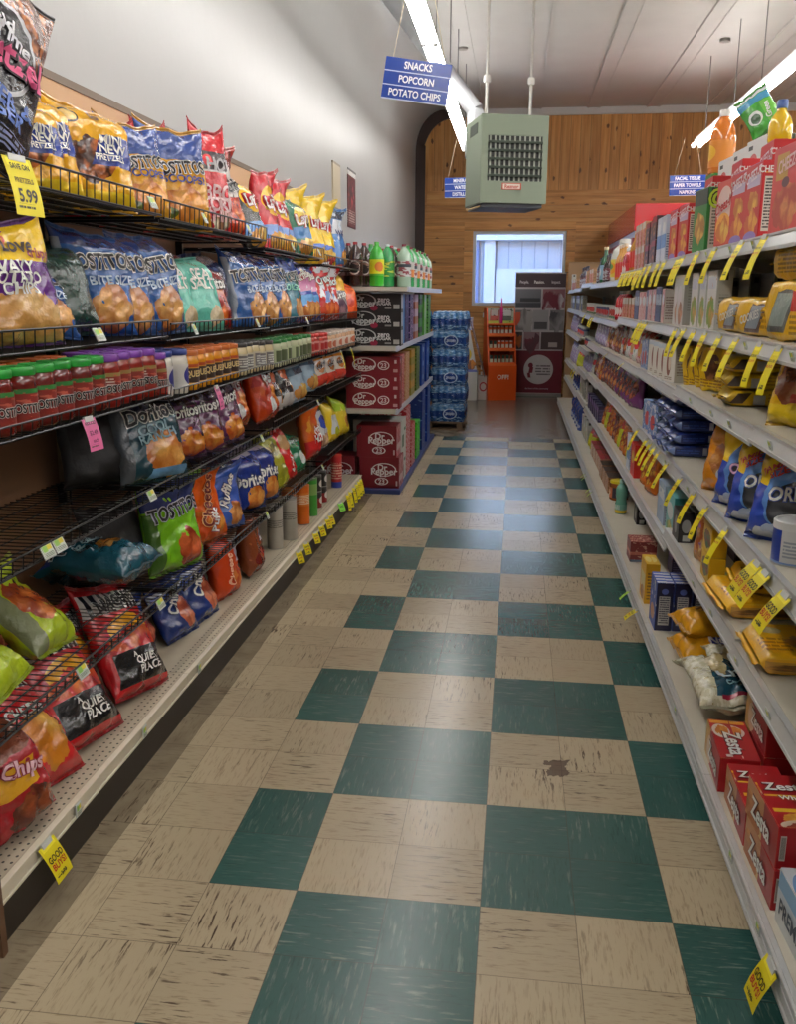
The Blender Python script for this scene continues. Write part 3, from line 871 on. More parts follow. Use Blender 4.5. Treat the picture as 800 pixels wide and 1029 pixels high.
# ------------------------------------------------------------------ chip gondolas along the white wall
CREAM = plain((222, 212, 190), .42); CREAM2 = plain((176, 166, 146), .42); KICK = plain((44, 36, 30), .5); BROWN = plain((98, 68, 44), .6)
BOARD = plain((156, 114, 78), .6); WIRE = plain((24, 24, 26), .32, .6); POST = plain((120, 104, 86), .5)
SECT = [-.30, .92, 2.14, 3.36, 4.60]
LX, BX = -.388, -.805            # front of the wire shelves, face of the back panel
S1 = [1.692, 1.685, 1.655, 1.625]; S2 = [1.318, 1.305, 1.29, 1.285]; S3 = [1.13, 1.112, 1.105, 1.10]; S4 = [.828, .815, .84, .868]; S5 = [.468, .452, .45, .475]
FENCE = [.055, .052, .034, .036, .034]
def wire_shelf(parent, y0, y1, z, fence, slope=0.0):
    ws = empty('wire_shelf', (0, 0, 0), parent=parent)
    g = MB(); L = y1 - y0
    n = 38
    for i in range(n + 1):
        y = y0 + .012 + (L - .024) * i / n
        g.bar((BX + .01, y, z + .002), (LX, y, z + .002), .0016, 0, 4)
    for k in range(6):
        x = BX + .015 + (LX - BX - .03) * k / 5
        g.bar((x, y0 + .008, z - .002), (x, y1 - .008, z - .002), .0024, 0, 5)
    g.obj('wire_deck', WIRE, ws)
    f = MB()
    f.bar((LX, y0 + .006, z), (LX, y1 - .006, z), .0034, 0, 6)
    f.bar((LX + .004, y0 + .006, z + fence), (LX + .004, y1 - .006, z + fence), .003, 0, 6)
    m = 26
    for i in range(m + 1):
        y = y0 + .008 + (L - .016) * i / m
        f.bar((LX, y, z), (LX + .004, y, z + fence), .0019, 0, 4)
    f.obj('front_fence', WIRE, ws)
    for y in (y0 + .012, y1 - .012):
        b = MB().box(BX, LX - .02, y - .003, y + .003, z - .012, z - .003)
        b.box(BX, BX + .03, y - .003, y + .003, z - .07, z - .003); b.obj('bracket', WIRE, ws)
    return ws
def perf_mat():
    m, nt, bs = new_mat('punched_steel'); B = NB(nt)
    P = B.n('ShaderNodeTexCoord').outputs['Object']; x, y, z = B.sep(P)
    px = B.m('SUBTRACT', B.m('FRACT', B.m('MULTIPLY', x, 1 / .021)), .5); py = B.m('SUBTRACT', B.m('FRACT', B.m('MULTIPLY', y, 1 / .0254)), .5)
    d = B.vm('LENGTH', B.comb(px, py, 0), out=1)
    rows = B.m('GREATER_THAN', x, -.455)
    B.put(bs.inputs['Base Color'], B.mix(B.m('MULTIPLY', rows, B.m('LESS_THAN', d, .17)), B.mix(B.noise(P, 7.0, 4).outputs[0], lin((172, 160, 138)), lin((202, 190, 166))), lin((48, 42, 36))))
    bs.inputs['Roughness'].default_value = .4
    return m
PERF = perf_mat()
for k in range(4):
    y0, y1 = SECT[k], SECT[k + 1]
    g = empty('shelf_gondola', (0, 0, 0))
    d = MB().box(BX, -.40, y0 + .001, y1 - .001, .125, .15)
    d.obj('base_deck', PERF, g)
    lip = MB().box(-.40, -.386, y0 + .001, y1 - .001, .105, .149); lip.box(-.386, -.381, y0 + .001, y1 - .001, .104, .112); lip.box(-.386, -.381, y0 + .001, y1 - .001, .143, .15)
    lip.obj('price_rail', CREAM, g, bevel=.001)
    MB().box(-.405, -.39, y0, y1, 0, .105).obj('kick_plate', KICK, g)
    MB().box(BX - .02, BX, y0, y1, .12, 1.72).obj('back_panel', plain((104, 72, 48), .6), g)  # same board as above, its brown darkened to paint in shelf shade
    MB().box(BX - .02, BX, y0, y1, 1.722, 2.13).obj('back_panel_lit', plain((206, 164, 124), .6), g)  # upper part of the same board, coloured paler as the lit part
    MB().box(BX - .022, BX + .004, y0, y1, 2.13, 2.155).obj('top_rail', plain((110, 92, 74), .5), g)
    for y in ((y0, y1) if k == 3 else (y0,)):
        MB().box(BX, BX + .025, max(y - .016, y0), min(y + .016, y1), .15, 2.13).obj('upright', POST, g)
    for zz, fe in zip((S1, S2, S3, S4, S5), FENCE): wire_shelf(g, y0 + .004, y1 - .004, zz[k], fe)
    if k == 0: MB().box(BX - .02, -.368, y0 - .022, y0 - .001, 0, 1.2).obj('end_panel', plain((96, 66, 44), .5), g)
    thing(g, ['wire shelf unit at the open near end', 'second wire shelf unit', 'third wire shelf unit', 'wire shelf unit next to the soda rack'][k], 'for chips against the white wall', 'shelving', fixed=True)

def zs(S, y):
    for k in range(4):
        if y < SECT[k + 1] or k == 3: return S[k] + .0036
YEL, ORA, RED, WHI, BLK = (228, 178, 24), (216, 92, 22), (190, 28, 34), (236, 234, 228), (24, 22, 24)
CH1, CH2 = (226, 160, 78), (150, 84, 30)
chip = lambda cx, cy, rx, ry: ('B', cx, cy, rx, ry, CH1, CH2, 5)
# each kind: w, h, t, base, layers, texts, look
K = {}
def kind(key, look, w, h, t, base, layers=(), texts=(), **kw):
    K[key] = (look, bag(w, h, t, base, tuple(layers), tuple(texts), seed=len(K) + 1, **kw))
TOS = lambda cv, s=.05, col=BLK, out=WHI, cx=0: ('TOSTITOS', cx, cv, s * .92, col, out, 6, .74)
DOR = lambda cv, s=.056, col=WHI, out=BLK: ('Doritos', 0, cv, s * .92, col, out, 8, .86)
kind('black_pretzel', 'huge black and brown pretzel bag with pink lettering', .42, .56, .13, (26, 24, 30),
     [('R', 0, .62, 1, 1, (150, 84, 44)), ('B', .5, .8, .62, .26, (186, 110, 60), (96, 46, 22), 16), ('E', .5, .56, .34, .25, (200, 200, 204)), ('E', .5, .56, .31, .225, (34, 32, 38)), ('L', .1, .07, .9, .15, 3, (150, 160, 200))],
     [('Old', -.1, .68, .045, (220, 220, 225)), ('Time', .15, .63, .045, (220, 220, 225)), ('Pretzel', .05, .53, .085, (214, 84, 130), (40, 20, 30), 8, .9), ('SOFTER &', 0, .30, .045, (92, 120, 190)), ('LARGER', 0, .22, .045, (92, 120, 190))], hi=True, seal=(30, 30, 34))
PZ = [('B', .36, .40, .36, .22, (190, 104, 50), (70, 34, 18), 9), ('R', .40, .36, 1, .66, (36, 56, 136), .5), ('E', .2, .82, .13, .075, (50, 36, 30)), ('E', .2, .82, .11, .055, (226, 190, 110)), ('R', 0, 0, 1, .12, (232, 196, 40))]
kind('yellow_pretzel', 'yellow pretzel bag with blue print', .26, .31, .10, (226, 166, 22), PZ,
     [('So', .05, .86, .026, (90, 50, 20)), ('MINI', .34, .62, .026, WHI), ('NEW', .34, .53, .028, WHI), ('PRETZELS', .26, .44, .020, WHI, None, 0, .8)], hi=True)
kind('gold_tortilla', 'golden yellow tortilla chip bag with blue top', .28, .36, .11, (206, 146, 24), [('R', 0, .68, 1, 1, (44, 70, 138)), ('B', .5, .24, .4, .16, CH1, (176, 100, 26), 4), ('E', .2, .12, .2, .07, (80, 90, 30))], [TOS(.60), ('SCOOPS!', .1, .48, .03, (40, 60, 130))], hi=True)
kind('red_popcorn', 'tall red bag with grey band and pointed top', .21, .40, .09, (196, 34, 44), [('R', 0, .62, 1, .82, (74, 66, 70)), ('R', 0, .62, 1, .64, (220, 216, 214)), ('E', .3, .73, .12, .06, (214, 50, 54)), ('B', .6, .12, .3, .1, (240, 220, 190), (160, 110, 80), 8)],
     [('HOT', .2, .70, .05, (190, 186, 188)), ('BBQ', 0, .42, .06, (236, 200, 200)), ('CORN', 0, .30, .055, (236, 200, 200)), ('CHIPS', 0, .18, .045, (240, 190, 190))], ear=.12)
kind('white_red_nacho', 'white and red tortilla chip bag with black script', .28, .33, .10, (178, 44, 30), [('R', 0, .45, 1, .8, (214, 206, 200), .4), ('R', 0, .82, 1, 1, (150, 32, 26)), ('B', .5, .2, .4, .2, (232, 120, 40), (170, 50, 20), 5), ('P', 7, .62, (110, 24, 22))], [DOR(.60, .056, BLK, WHI)])
LAYS = lambda base, blue: [('E', .5, .66, .40, .20, (238, 184, 40)), ('R', .14, .58, .86, .72, (200, 30, 36), .15), ('R', 0, .16, 1, .34, blue), ('B', .5, .12, .42, .12, (236, 196, 96), (190, 130, 40), 4)]
LT = [("Lay's", 0, .65, .062, WHI, (160, 20, 26), 6, 1.0)]
kind('black_potato', 'black potato chip bag with yellow disc and blue foot', .27, .37, .10, (32, 30, 30), LAYS(0, (92, 146, 210)), LT)
kind('red_potato', 'red potato chip bag with yellow disc', .27, .37, .10, (190, 26, 38), LAYS(0, (96, 132, 196)), LT)
kind('green_potato', 'green and blue potato chip bag', .25, .33, .09, (22, 104, 74), [('R', 0, .3, 1, .5, (70, 130, 190), .3), ('E', .5, .7, .35, .16, (230, 200, 90)), ('B', .5, .15, .4, .14, (230, 190, 90), (170, 110, 30), 4)], LT)
kind('yellow_potato', 'bright yellow potato chip bag', .27, .40, .11, (236, 194, 22), [('E', .5, .62, .36, .17, (246, 214, 80)), ('R', .16, .55, .84, .68, (204, 36, 36), .15), ('R', 0, .22, 1, .30, (60, 100, 180), .2), ('B', .5, .12, .42, .11, (240, 204, 110), (200, 140, 40), 4)], LT)
kind('blue_white', 'blue and white chip bag with a black neck', .26, .37, .10, (70, 124, 186), [('R', 0, .6, 1, .85, (214, 218, 226), .4), ('R', 0, .86, 1, 1, (40, 52, 74)), ('P', 6, .6, (210, 222, 236)), ('B', .5, .2, .3, .12, CH1, CH2, 5)], [('WAVES', 0, .62, .04, (30, 50, 100))])
kind('purple_kettle', 'large purple and yellow potato chip bag', .36, .33, .11, (92, 34, 122), [('R', 0, .70, 1, 1, (232, 190, 32), -.05), ('B', .45, .16, .62, .30, (222, 180, 116), (180, 130, 66), 3.2), ('P', 3.2, .66, (108, 46, 140))],
     [('Love', .1, .84, .042, (60, 40, 20)), ('Deep', -.3, .90, .03, (214, 70, 30)), ('WAVY', -.1, .65, .036, WHI), ('POTATO', -.05, .56, .032, WHI), ('CHIPS', 0, .47, .032, WHI), ('crispy', .55, .78, .03, (150, 50, 30))], hi=True)
TB = [('R', 0, .84, 1, 1, (34, 56, 112)), ('B', .62, .24, .30, .22, (222, 166, 96), (160, 96, 44), 4), ('R', .0, .1, .07, .9, (120, 128, 140)), ('P', 5, .68, (52, 98, 160))]
kind('blue_tortilla', 'blue tortilla chip bag with outlined black lettering', .29, .34, .11, (38, 84, 146), TB, [TOS(.70, .056), ('BITE SIZE', .25, .52, .03, (200, 214, 230), None, 6)], hi=True)
kind('dark_blue', 'dark navy chip bag turned sideways', .28, .31, .10, (26, 42, 84), [('R', 0, .1, .12, .9, (104, 110, 122)), ('L', .01, .2, .11, .8, 9, (60, 64, 76))], [('T', .3, .62, .07, (200, 206, 214), BLK)])
kind('dark_green', 'dark green chip bag with a grey label edge', .28, .28, .10, (22, 54, 46), [('R', .0, .05, .28, .95, (92, 98, 100)), ('L', .02, .1, .26, .8, 12, (150, 154, 156))], [])
kind('teal_salt', 'pale teal bag reading sea salt', .27, .28, .10, (92, 184, 164), [('R', .30, .55, .84, .86, (84, 172, 154)), ('P', 4, .66, (120, 200, 182)), ('B', .75, .15, .2, .12, (230, 214, 180), (190, 170, 130), 5), ('R', 0, 0, .1, .8, (196, 190, 166))], [('SEA', .1, .76, .044, WHI), ('SALT', .1, .62, .044, WHI)])
kind('red_nacho', 'dark red tortilla chip bag with flames', .28, .29, .10, (116, 22, 22), [('B', .5, .25, .5, .3, (232, 110, 30), (140, 28, 16), 5), ('R', 0, .55, 1, .68, (40, 28, 28), .3)], [DOR(.60, .05)])
kind('organic_blue', 'blue and sea green tortilla chip bag', .28, .38, .10, (42, 110, 128), [('R', 0, .78, 1, 1, (38, 60, 124)), ('B', .6, .2, .32, .18, (226, 176, 108), (170, 110, 54), 4), ('R', 0, .0, 1, .08, (60, 90, 140))], [TOS(.74, .055), ('ORGANIC', 0, .56, .034, (150, 220, 190))])
kind('blue_ridge', 'blue ridged potato chip bag with pink patch', .27, .36, .10, (54, 70, 156), [('R', .1, .48, .9, .68, (190, 106, 150), .4), ('R', 0, .25, 1, .42, (80, 150, 210)), ('B', .55, .14, .36, .16, (226, 160, 80), (170, 96, 40), 5), ('P', 6, .64, (200, 206, 220))], [('Ruffles', 0, .74, .05, WHI, (150, 20, 40), 8, .9)])
kind('red_white', 'red and white snack bag with blue stripes', .27, .35, .10, (196, 44, 44), [('P', 5, .5, (220, 220, 226)), ('R', 0, .62, 1, .82, (200, 36, 36)), ('B', .5, .16, .44, .16, (232, 116, 44), (190, 60, 24), 5), ('R', .3, .3, .6, .5, (110, 140, 196), .6)], [('Crunch', 0, .72, .05, WHI, BLK, 8, .9)])
kind('yellow_grey', 'yellow topped grey snack bag', .26, .36, .10, (150, 146, 148), [('R', 0, .58, 1, 1, (226, 170, 36)), ('B', .5, .2, .4, .2, (150, 110, 120), (90, 66, 84), 5)], [('Crisp', .1, .5, .05, WHI, BLK, 10)])
kind('orange_small', 'small shiny orange snack bag', .20, .26, .09, (226, 84, 22), [('P', 4, .6, (236, 130, 50)), ('E', .5, .45, .2, .12, (190, 50, 20))], [])
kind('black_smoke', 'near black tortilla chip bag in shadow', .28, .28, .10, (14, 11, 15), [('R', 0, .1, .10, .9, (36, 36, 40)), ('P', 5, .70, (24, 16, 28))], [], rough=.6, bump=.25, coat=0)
kind('cool_teal', 'dark teal tortilla chip bag with white outlined lettering', .30, .33, .11, (22, 66, 80), [('R', 0, .74, 1, 1, (40, 36, 62)), ('B', .62, .28, .34, .24, (232, 168, 84), (190, 110, 40), 3.5), ('R', 0, .0, .14, .9, (88, 94, 102)), ('R', .3, .02, .9, .12, (110, 160, 200), .8)], [DOR(.74, .062, (30, 30, 36), WHI), ('COOL', 0, .57, .036, (150, 180, 190), None, 8), ('RANCH', .05, .48, .034, (150, 180, 190), None, 8)], hi=True)
kind('purple_chili', 'dark purple tortilla chip bag with orange chips', .30, .30, .11, (82, 26, 72), [('B', .60, .20, .34, .20, (236, 150, 50), (190, 84, 24), 4), ('R', 0, .8, 1, 1, (44, 22, 48)), ('P', 6, .68, (110, 44, 100))], [DOR(.70, .058)], hi=True)
kind('red_orange', 'orange red snack bag with a white seal', .29, .30, .11, (200, 66, 20), [('R', 0, .55, 1, .8, (178, 34, 26), .3), ('B', .5, .35, .45, .34, (236, 140, 40), (186, 50, 20), 3), ('E', .42, .22, .15, .13, (226, 224, 220))], [("Bits", 0, .66, .06, WHI, (150, 20, 20), 8)], hi=True)
kind('black_band', 'black bag with an orange disc and white stripe', .25, .28, .09, (28, 24, 26), [('E', .5, .72, .34, .2, (224, 104, 50)), ('R', 0, .0, 1, .24, (196, 192, 188), .6), ('R', .6, .1, .8, .6, (226, 150, 50), .6)], [('Thin', -.1, .46, .04, WHI)])
kind('grey_blue', 'grey blue potato chip bag', .26, .28, .09, (148, 176, 196), [('R', 0, .55, 1, .72, (96, 126, 152), -.3), ('B', .5, .16, .42, .16, (232, 190, 100), (190, 130, 60), 4), ('P', 5, .64, (180, 200, 214))], [('Kettle', 0, .64, .042, (40, 50, 70))])
kind('white_orange', 'white and orange snack bag with red foot', .26, .27, .09, (222, 206, 190), [('R', 0, .7, 1, 1, (228, 140, 50)), ('R', 0, 0, 1, .3, (214, 60, 40)), ('E', .4, .5, .25, .16, (200, 120, 60)), ('P', 6, .66, (220, 90, 40))], [('Hot Fries', 0, .55, .034, (60, 30, 30), WHI, 10)])
kind('lime_tortilla', 'lime green tortilla chip bag with blue top', .28, .33, .11, (122, 190, 28), [('R', 0, .68, 1, 1, (52, 62, 118)), ('B', .62, .2, .24, .2, (214, 100, 50), (150, 50, 24), 4), ('R', 0, 0, .14, .66, (70, 110, 40)), ('P', 4, .66, (150, 212, 50))], [TOS(.66, .055, BLK, (210, 210, 220))], hi=True)
kind('orange_puffs', 'bright orange puffed snack bag', .25, .29, .10, (222, 92, 20), [('B', .5, .3, .42, .26, (240, 150, 50), (200, 70, 16), 4), ('P', 5, .66, (236, 124, 40))], [('Cheetos', 0, .60, .052, (120, 24, 16), (250, 196, 130), 70, .9), ('Puffs', .1, .3, .04, WHI, (160, 40, 20), 70)], hi=True)
kind('blue_ridge_small', 'blue ridged chip bag with white lettering', .25, .26, .09, (48, 82, 168), [('R', 0, .7, 1, .9, (86, 110, 190)), ('B', .7, .22, .24, .2, (226, 160, 90), (160, 90, 40), 4), ('E', .35, .42, .2, .14, (120, 150, 210))], [('Ruffles', 0, .66, .05, WHI, (40, 30, 90), 60, .9)])
kind('royal_blue', 'royal blue tortilla chip bag with white letters', .28, .28, .10, (26, 48, 132), [('B', .64, .2, .26, .2, (232, 156, 70), (190, 96, 30), 4), ('R', 0, .8, 1, 1, (200, 190, 206)), ('R', 0, .8, 1, .9, (30, 50, 130), .2), ('P', 5, .66, (44, 74, 170))], [('Doritos', 0, .52, .058, WHI, (20, 30, 80), 0, .95)])
kind('olive_pickle', 'tall olive green potato chip bag', .25, .31, .11, (160, 158, 32), [('B', .45, .72, .3, .14, (206, 180, 80), (120, 110, 30), 4), ('P', 4, .62, (184, 180, 60)), ('R', .1, .2, .8, .4, (148, 148, 30))], [], hi=True)
kind('red_chip', 'red potato chip bag with a big chip', .24, .29, .09, (204, 34, 30), [('E', .5, .76, .36, .17, (196, 150, 90)), ('P', 5, .66, (224, 60, 50))], [("Lay's", 0, .34, .05, WHI, None, 70)])
kind('green_chip', 'dark green potato chip bag with white badge', .22, .25, .08, (22, 112, 72), [('E', .6, .3, .26, .18, (224, 226, 220)), ('R', 0, .7, 1, .84, (16, 84, 54), .3)], [])
kind('fire_orange', 'red and orange hot snack bag', .28, .31, .11, (216, 96, 26), [('R', .0, .0, 1, .34, (196, 34, 34), -.6), ('B', .5, .62, .42, .3, (240, 160, 50), (210, 80, 20), 3.5), ('R', .2, .3, .8, .42, (206, 40, 36))], [('HOT', 0, .36, .05, WHI), ('Fries', .1, .56, .05, WHI, (190, 40, 20), 10)])
kind('silver_white', 'white and silver chip bag with blue badge', .26, .30, .09, (206, 204, 204), [('E', .6, .55, .28, .16, (44, 70, 160)), ('R', 0, .8, 1, 1, (110, 90, 110)), ('B', .5, .14, .4, .14, (220, 180, 140), (170, 120, 90), 5)], [])
kind('yellow_white', 'yellow and white snack bag', .25, .27, .09, (232, 200, 40), [('R', .1, .15, .9, .62, (216, 218, 214), .3), ('E', .5, .2, .2, .12, (190, 190, 40))], [])
kind('yellow_green', 'yellow and lime green snack bag', .24, .27, .09, (220, 196, 44), [('R', 0, .6, 1, 1, (170, 206, 40)), ('P', 5, .6, (236, 220, 90)), ('E', .6, .3, .22, .16, (200, 130, 50))], [])
kind('teal_lying', 'dark teal tortilla chip bag lying on its back', .29, .40, .12, (24, 78, 94), [('R', 0, .82, 1, 1, (40, 66, 130)), ('B', .6, .40, .28, .12, (220, 170, 90), (150, 96, 40), 4), ('R', .2, .42, .24, .9, (170, 176, 180), .3)], [TOS(.78, .06, BLK, (180, 196, 204)), ('ORGANIC', 0, .62, .03, (150, 180, 186))], hi=True)
kind('lime_lying', 'lime green chip bag with an orange bowl picture', .27, .33, .11, (176, 196, 34), [('B', .5, .5, .34, .3, (226, 130, 60), (150, 60, 26), 4), ('R', 0, .0, .18, 1, (120, 126, 90)), ('P', 4, .68, (200, 214, 60))], [], hi=True)
QP = [('R', 0, .74, 1, .94, (206, 200, 196), .1), ('V', 0, .74, 1, .94, 9, (36, 34, 40)), ('E', .5, .56, .34, .14, (240, 170, 36)), ('B', .5, .46, .44, .12, (232, 120, 40), (190, 30, 30), 5), ('R', .06, .06, .94, .36, (26, 24, 26), .05)]
kind('red_film', 'red chip bag with black panel', .31, .38, .11, (188, 26, 32), QP, [('NACHO', 0, .84, .046, (30, 28, 34), WHI, 6, .9), ('A', -.34, .31, .018, WHI), ('QUIET', 0, .25, .026, WHI), ('PLACE', .02, .165, .026, WHI)], hi=True, crease=.5)
kind('red_film_back', 'red tortilla chip bag showing yellow chips', .30, .37, .11, (196, 30, 34), [('B', .55, .3, .38, .2, (236, 176, 70), (200, 120, 30), 2.6), ('R', 0, .74, 1, .94, (206, 200, 196), .1), ('V', 0, .74, 1, .94, 9, (36, 34, 40))], [('NACHO', 0, .84, .05, (30, 28, 34), WHI, 6, .9), ('CHEESE', .1, .55, .034, WHI)], hi=True)
kind('crumpled', 'crumpled brown red and yellow chip bag', .25, .34, .12, (168, 28, 36), [('R', .15, .45, .75, .72, (226, 166, 40), .2), ('B', .6, .2, .4, .2, (150, 70, 36), (90, 36, 24), 4), ('R', 0, .8, 1, 1, (124, 66, 46)), ('P', 4, .68, (120, 40, 34))], [('Chips', .2, .66, .05, (236, 190, 196), (150, 20, 40), -20)], hi=True, ear=.08, bump=.6)
kind('brown_back', 'brown and red crinkled bag', .25, .28, .12, (126, 62, 42), [('P', 4, .55, (160, 92, 60)), ('B', .5, .5, .3, .2, (190, 110, 70), (110, 50, 30), 4)], [], hi=True, bump=.6)
kind('navy_corn', 'navy blue corn chip bag', .24, .24, .09, (28, 52, 122), [('B', .68, .36, .26, .3, (214, 120, 80), (150, 60, 36), 4), ('R', 0, .7, 1, .86, (190, 200, 220)), ('R', 0, .7, 1, .8, (40, 70, 150), .3)], [('Chip', -.2, .6, .045, WHI, (20, 40, 100), 60)])
kind('orange_crunch', 'orange red crunchy snack bag', .24, .28, .10, (214, 70, 26), [('R', .6, .5, 1, .85, (180, 180, 190), .4), ('B', .6, .2, .3, .18, (220, 120, 50), (180, 40, 20), 4)], [('Cheese', -.3, .42, .034, (250, 190, 150), None, 80)])
kind('brown_stick', 'brown red snack bag with a white swoosh', .23, .28, .11, (128, 60, 30), [('R', .5, .55, 1, .75, (214, 210, 214), .5), ('B', .5, .25, .4, .2, (180, 60, 44), (110, 30, 24), 4), ('P', 5, .6, (160, 84, 44)), ('R', .6, .62, 1, .7, (60, 80, 160), .5)], [])

W1, W2, W3, W4, W5, W6 = 'on the top wire shelf', 'on the second wire shelf', 'on the wire shelf of jars', 'on the fourth wire shelf', 'on the lowest wire shelf', 'on the pale deck below the wire shelves'
def put_bag(key, S, where, y, x=-.50, h=None, yaw=0, lean=10, z=None, roll=0, group=None):
    if roll == 0 and lean < 45: roll = rnd.uniform(-5, 5); jit = True
    else: jit = False
    look, P = K[key]
    if S is not None and jit: yaw = yaw * .4 - shingle(key, y)
    ph = max(v.co.z for v in P.data.vertices) * .93
    s = 1.0 if h is None else h / ph
    sx = (s + 1) / 2
    zz = z if z is not None else (zs(S, y) if S else .151)
    o = clone(P); o.location = (x, y, zz + .002)
    R = Matrix.Rotation(PI / 2 + math.radians(yaw), 3, 'Z') @ Matrix.Rotation(math.radians(-lean), 3, 'X') @ Matrix.Rotation(math.radians(roll), 3, 'Y')
    o.rotation_euler = R.to_euler('XYZ'); o.scale = (sx, sx, s)
    thing(o, look, where, 'chip bag', group or 'chip bags ' + where)
    # settle on the shelf: lowest corner touches
    M = R @ Matrix.Diagonal((sx, sx, s))
    Q = [M @ v.co for v in P.data.vertices]
    low = min(q.z for q in Q); mx = max(q.x for q in Q); mn = min(q.x for q in Q)
    if S is not None and x + mx > LX - .006: o.location.x = x = LX - .006 - mx
    if S is None and x + mx > -.392: o.location.x = x = -.392 - mx
    if x + mn < BX + .006: o.location.x = BX + .006 - mn
    o.location.z = zz - low + .001
    return o
ROW = []
def shingle(key, y):
    P = K[key][1]; w_ = max(v.co.x for v in P.data.vertices) * 2
    gap = min([abs(y - q) for q in ROW if abs(y - q) > 1e-4] or [1])
    if gap >= w_ * .96: return 4
    t_ = .075
    return min(52, math.degrees(math.asin(min(.8, t_ / gap))))
# top shelf
TOPROW = (('black_pretzel', .03, -.49, .42, -14, 4, 24), ('yellow_pretzel', .36, -.52, .25, -4, 8), ('yellow_pretzel', .50, -.55, .29, 8, 8), ('yellow_pretzel', .72, -.51, .30, -6, 8), ('yellow_pretzel', .84, -.60, .29, 4, 6),
          ('red_popcorn', .98, -.66, .29, 5, 4), ('gold_tortilla', 1.12, -.54, .32, 10, 8), ('red_popcorn', 1.30, -.68, .34, 0, 2), ('gold_tortilla', 1.42, -.52, .36, -8, 8), ('red_popcorn', 1.60, -.66, .38, 10, 2), ('red_popcorn', 1.80, -.52, .41, -8, 2),
          ('white_red_nacho', 2.12, -.53, .35, 6, 14), ('black_potato', 2.46, -.53, .37, 0, 14), ('red_potato', 2.74, -.52, .38, 4, 12), ('red_potato', 3.06, -.54, .38, -6, 14), ('green_potato', 3.34, -.50, .32, 8, 10),
          ('yellow_potato', 3.58, -.58, .42, -3, 12), ('yellow_potato', 3.84, -.53, .41, 10, 12), ('yellow_potato', 4.10, -.54, .40, -6, 10), ('blue_white', 4.40, -.50, .37, 4, 8))
ROW[:] = [a[1] for a in TOPROW if a[0] != 'black_pretzel']
for a in TOPROW:
    put_bag(a[0], S1, W1, a[1], a[2], a[3], a[4], a[5], roll=a[6] if len(a) > 6 else 0)
SECROW = (('purple_kettle', .20, -.50, .31, 4, 8), ('blue_tortilla', .46, -.56, .22, 16, 30), ('dark_green', .62, -.60, .28, -12, 10), ('blue_tortilla', .80, -.57, .31, -10, 8), ('blue_tortilla', .95, -.55, .32, 5, 8), ('blue_tortilla', 1.16, -.52, .33, -6, 7),
          ('teal_salt', 1.38, -.54, .27, 6, 10), ('teal_salt', 1.58, -.51, .28, -6, 12), ('red_nacho', 1.78, -.54, .29, 8, 14), ('dark_blue', 1.96, -.60, .31, -6, 6), ('blue_tortilla', 2.22, -.51, .35, 4, 8), ('blue_tortilla', 2.50, -.52, .35, -6, 10), ('blue_tortilla', 2.78, -.52, .36, 5, 10),
          ('organic_blue', 3.08, -.51, .37, -6, 8), ('blue_ridge', 3.38, -.51, .36, 7, 10), ('blue_ridge', 3.62, -.54, .35, -7, 8), ('red_white', 3.88, -.50, .35, 5, 8), ('red_white', 4.12, -.53, .33, -8, 8), ('yellow_grey', 4.32, -.51, .35, 5, 6), ('orange_small', 4.47, -.425, .25, -14, 4))
ROW[:] = [a[1] for a in SECROW]
for a in SECROW:
    put_bag(a[0], S2, W2, a[1], a[2], a[3], a[4], a[5])
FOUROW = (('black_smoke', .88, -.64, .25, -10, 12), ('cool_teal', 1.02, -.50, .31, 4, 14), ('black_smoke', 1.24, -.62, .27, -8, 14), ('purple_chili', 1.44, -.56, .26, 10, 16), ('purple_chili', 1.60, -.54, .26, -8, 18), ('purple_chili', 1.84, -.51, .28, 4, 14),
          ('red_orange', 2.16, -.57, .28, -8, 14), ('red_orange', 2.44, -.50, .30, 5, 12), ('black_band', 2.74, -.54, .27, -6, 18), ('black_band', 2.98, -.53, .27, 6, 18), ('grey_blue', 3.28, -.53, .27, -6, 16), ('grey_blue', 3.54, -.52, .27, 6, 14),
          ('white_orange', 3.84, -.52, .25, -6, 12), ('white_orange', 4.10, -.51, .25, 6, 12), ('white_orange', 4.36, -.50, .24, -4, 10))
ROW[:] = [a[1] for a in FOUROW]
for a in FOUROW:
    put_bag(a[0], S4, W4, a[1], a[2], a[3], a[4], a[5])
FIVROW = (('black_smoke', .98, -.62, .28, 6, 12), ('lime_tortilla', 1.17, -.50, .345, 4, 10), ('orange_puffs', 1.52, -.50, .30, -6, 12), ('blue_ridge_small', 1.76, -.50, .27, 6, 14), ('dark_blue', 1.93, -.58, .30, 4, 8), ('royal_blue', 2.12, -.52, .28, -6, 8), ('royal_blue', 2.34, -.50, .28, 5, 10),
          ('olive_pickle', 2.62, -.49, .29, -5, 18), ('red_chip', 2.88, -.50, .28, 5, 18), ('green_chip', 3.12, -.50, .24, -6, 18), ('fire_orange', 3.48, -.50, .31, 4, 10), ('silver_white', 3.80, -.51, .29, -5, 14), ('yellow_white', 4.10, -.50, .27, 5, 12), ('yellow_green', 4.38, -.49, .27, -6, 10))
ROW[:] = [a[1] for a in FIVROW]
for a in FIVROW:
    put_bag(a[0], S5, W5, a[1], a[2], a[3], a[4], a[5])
# things that lie down or lean on the near half of the lowest shelf
put_bag('teal_lying', S5, W5, .72, -.43, .32, -4, 86)
put_bag('lime_lying', S5, W5, .28, -.50, .30, 14, 50, roll=12)
put_bag('lime_lying', S5, W5, -.04, -.46, .30, -10, 62, roll=-14)
put_bag('brown_back', S5, W5, .10, -.66, .26, 20, 40)
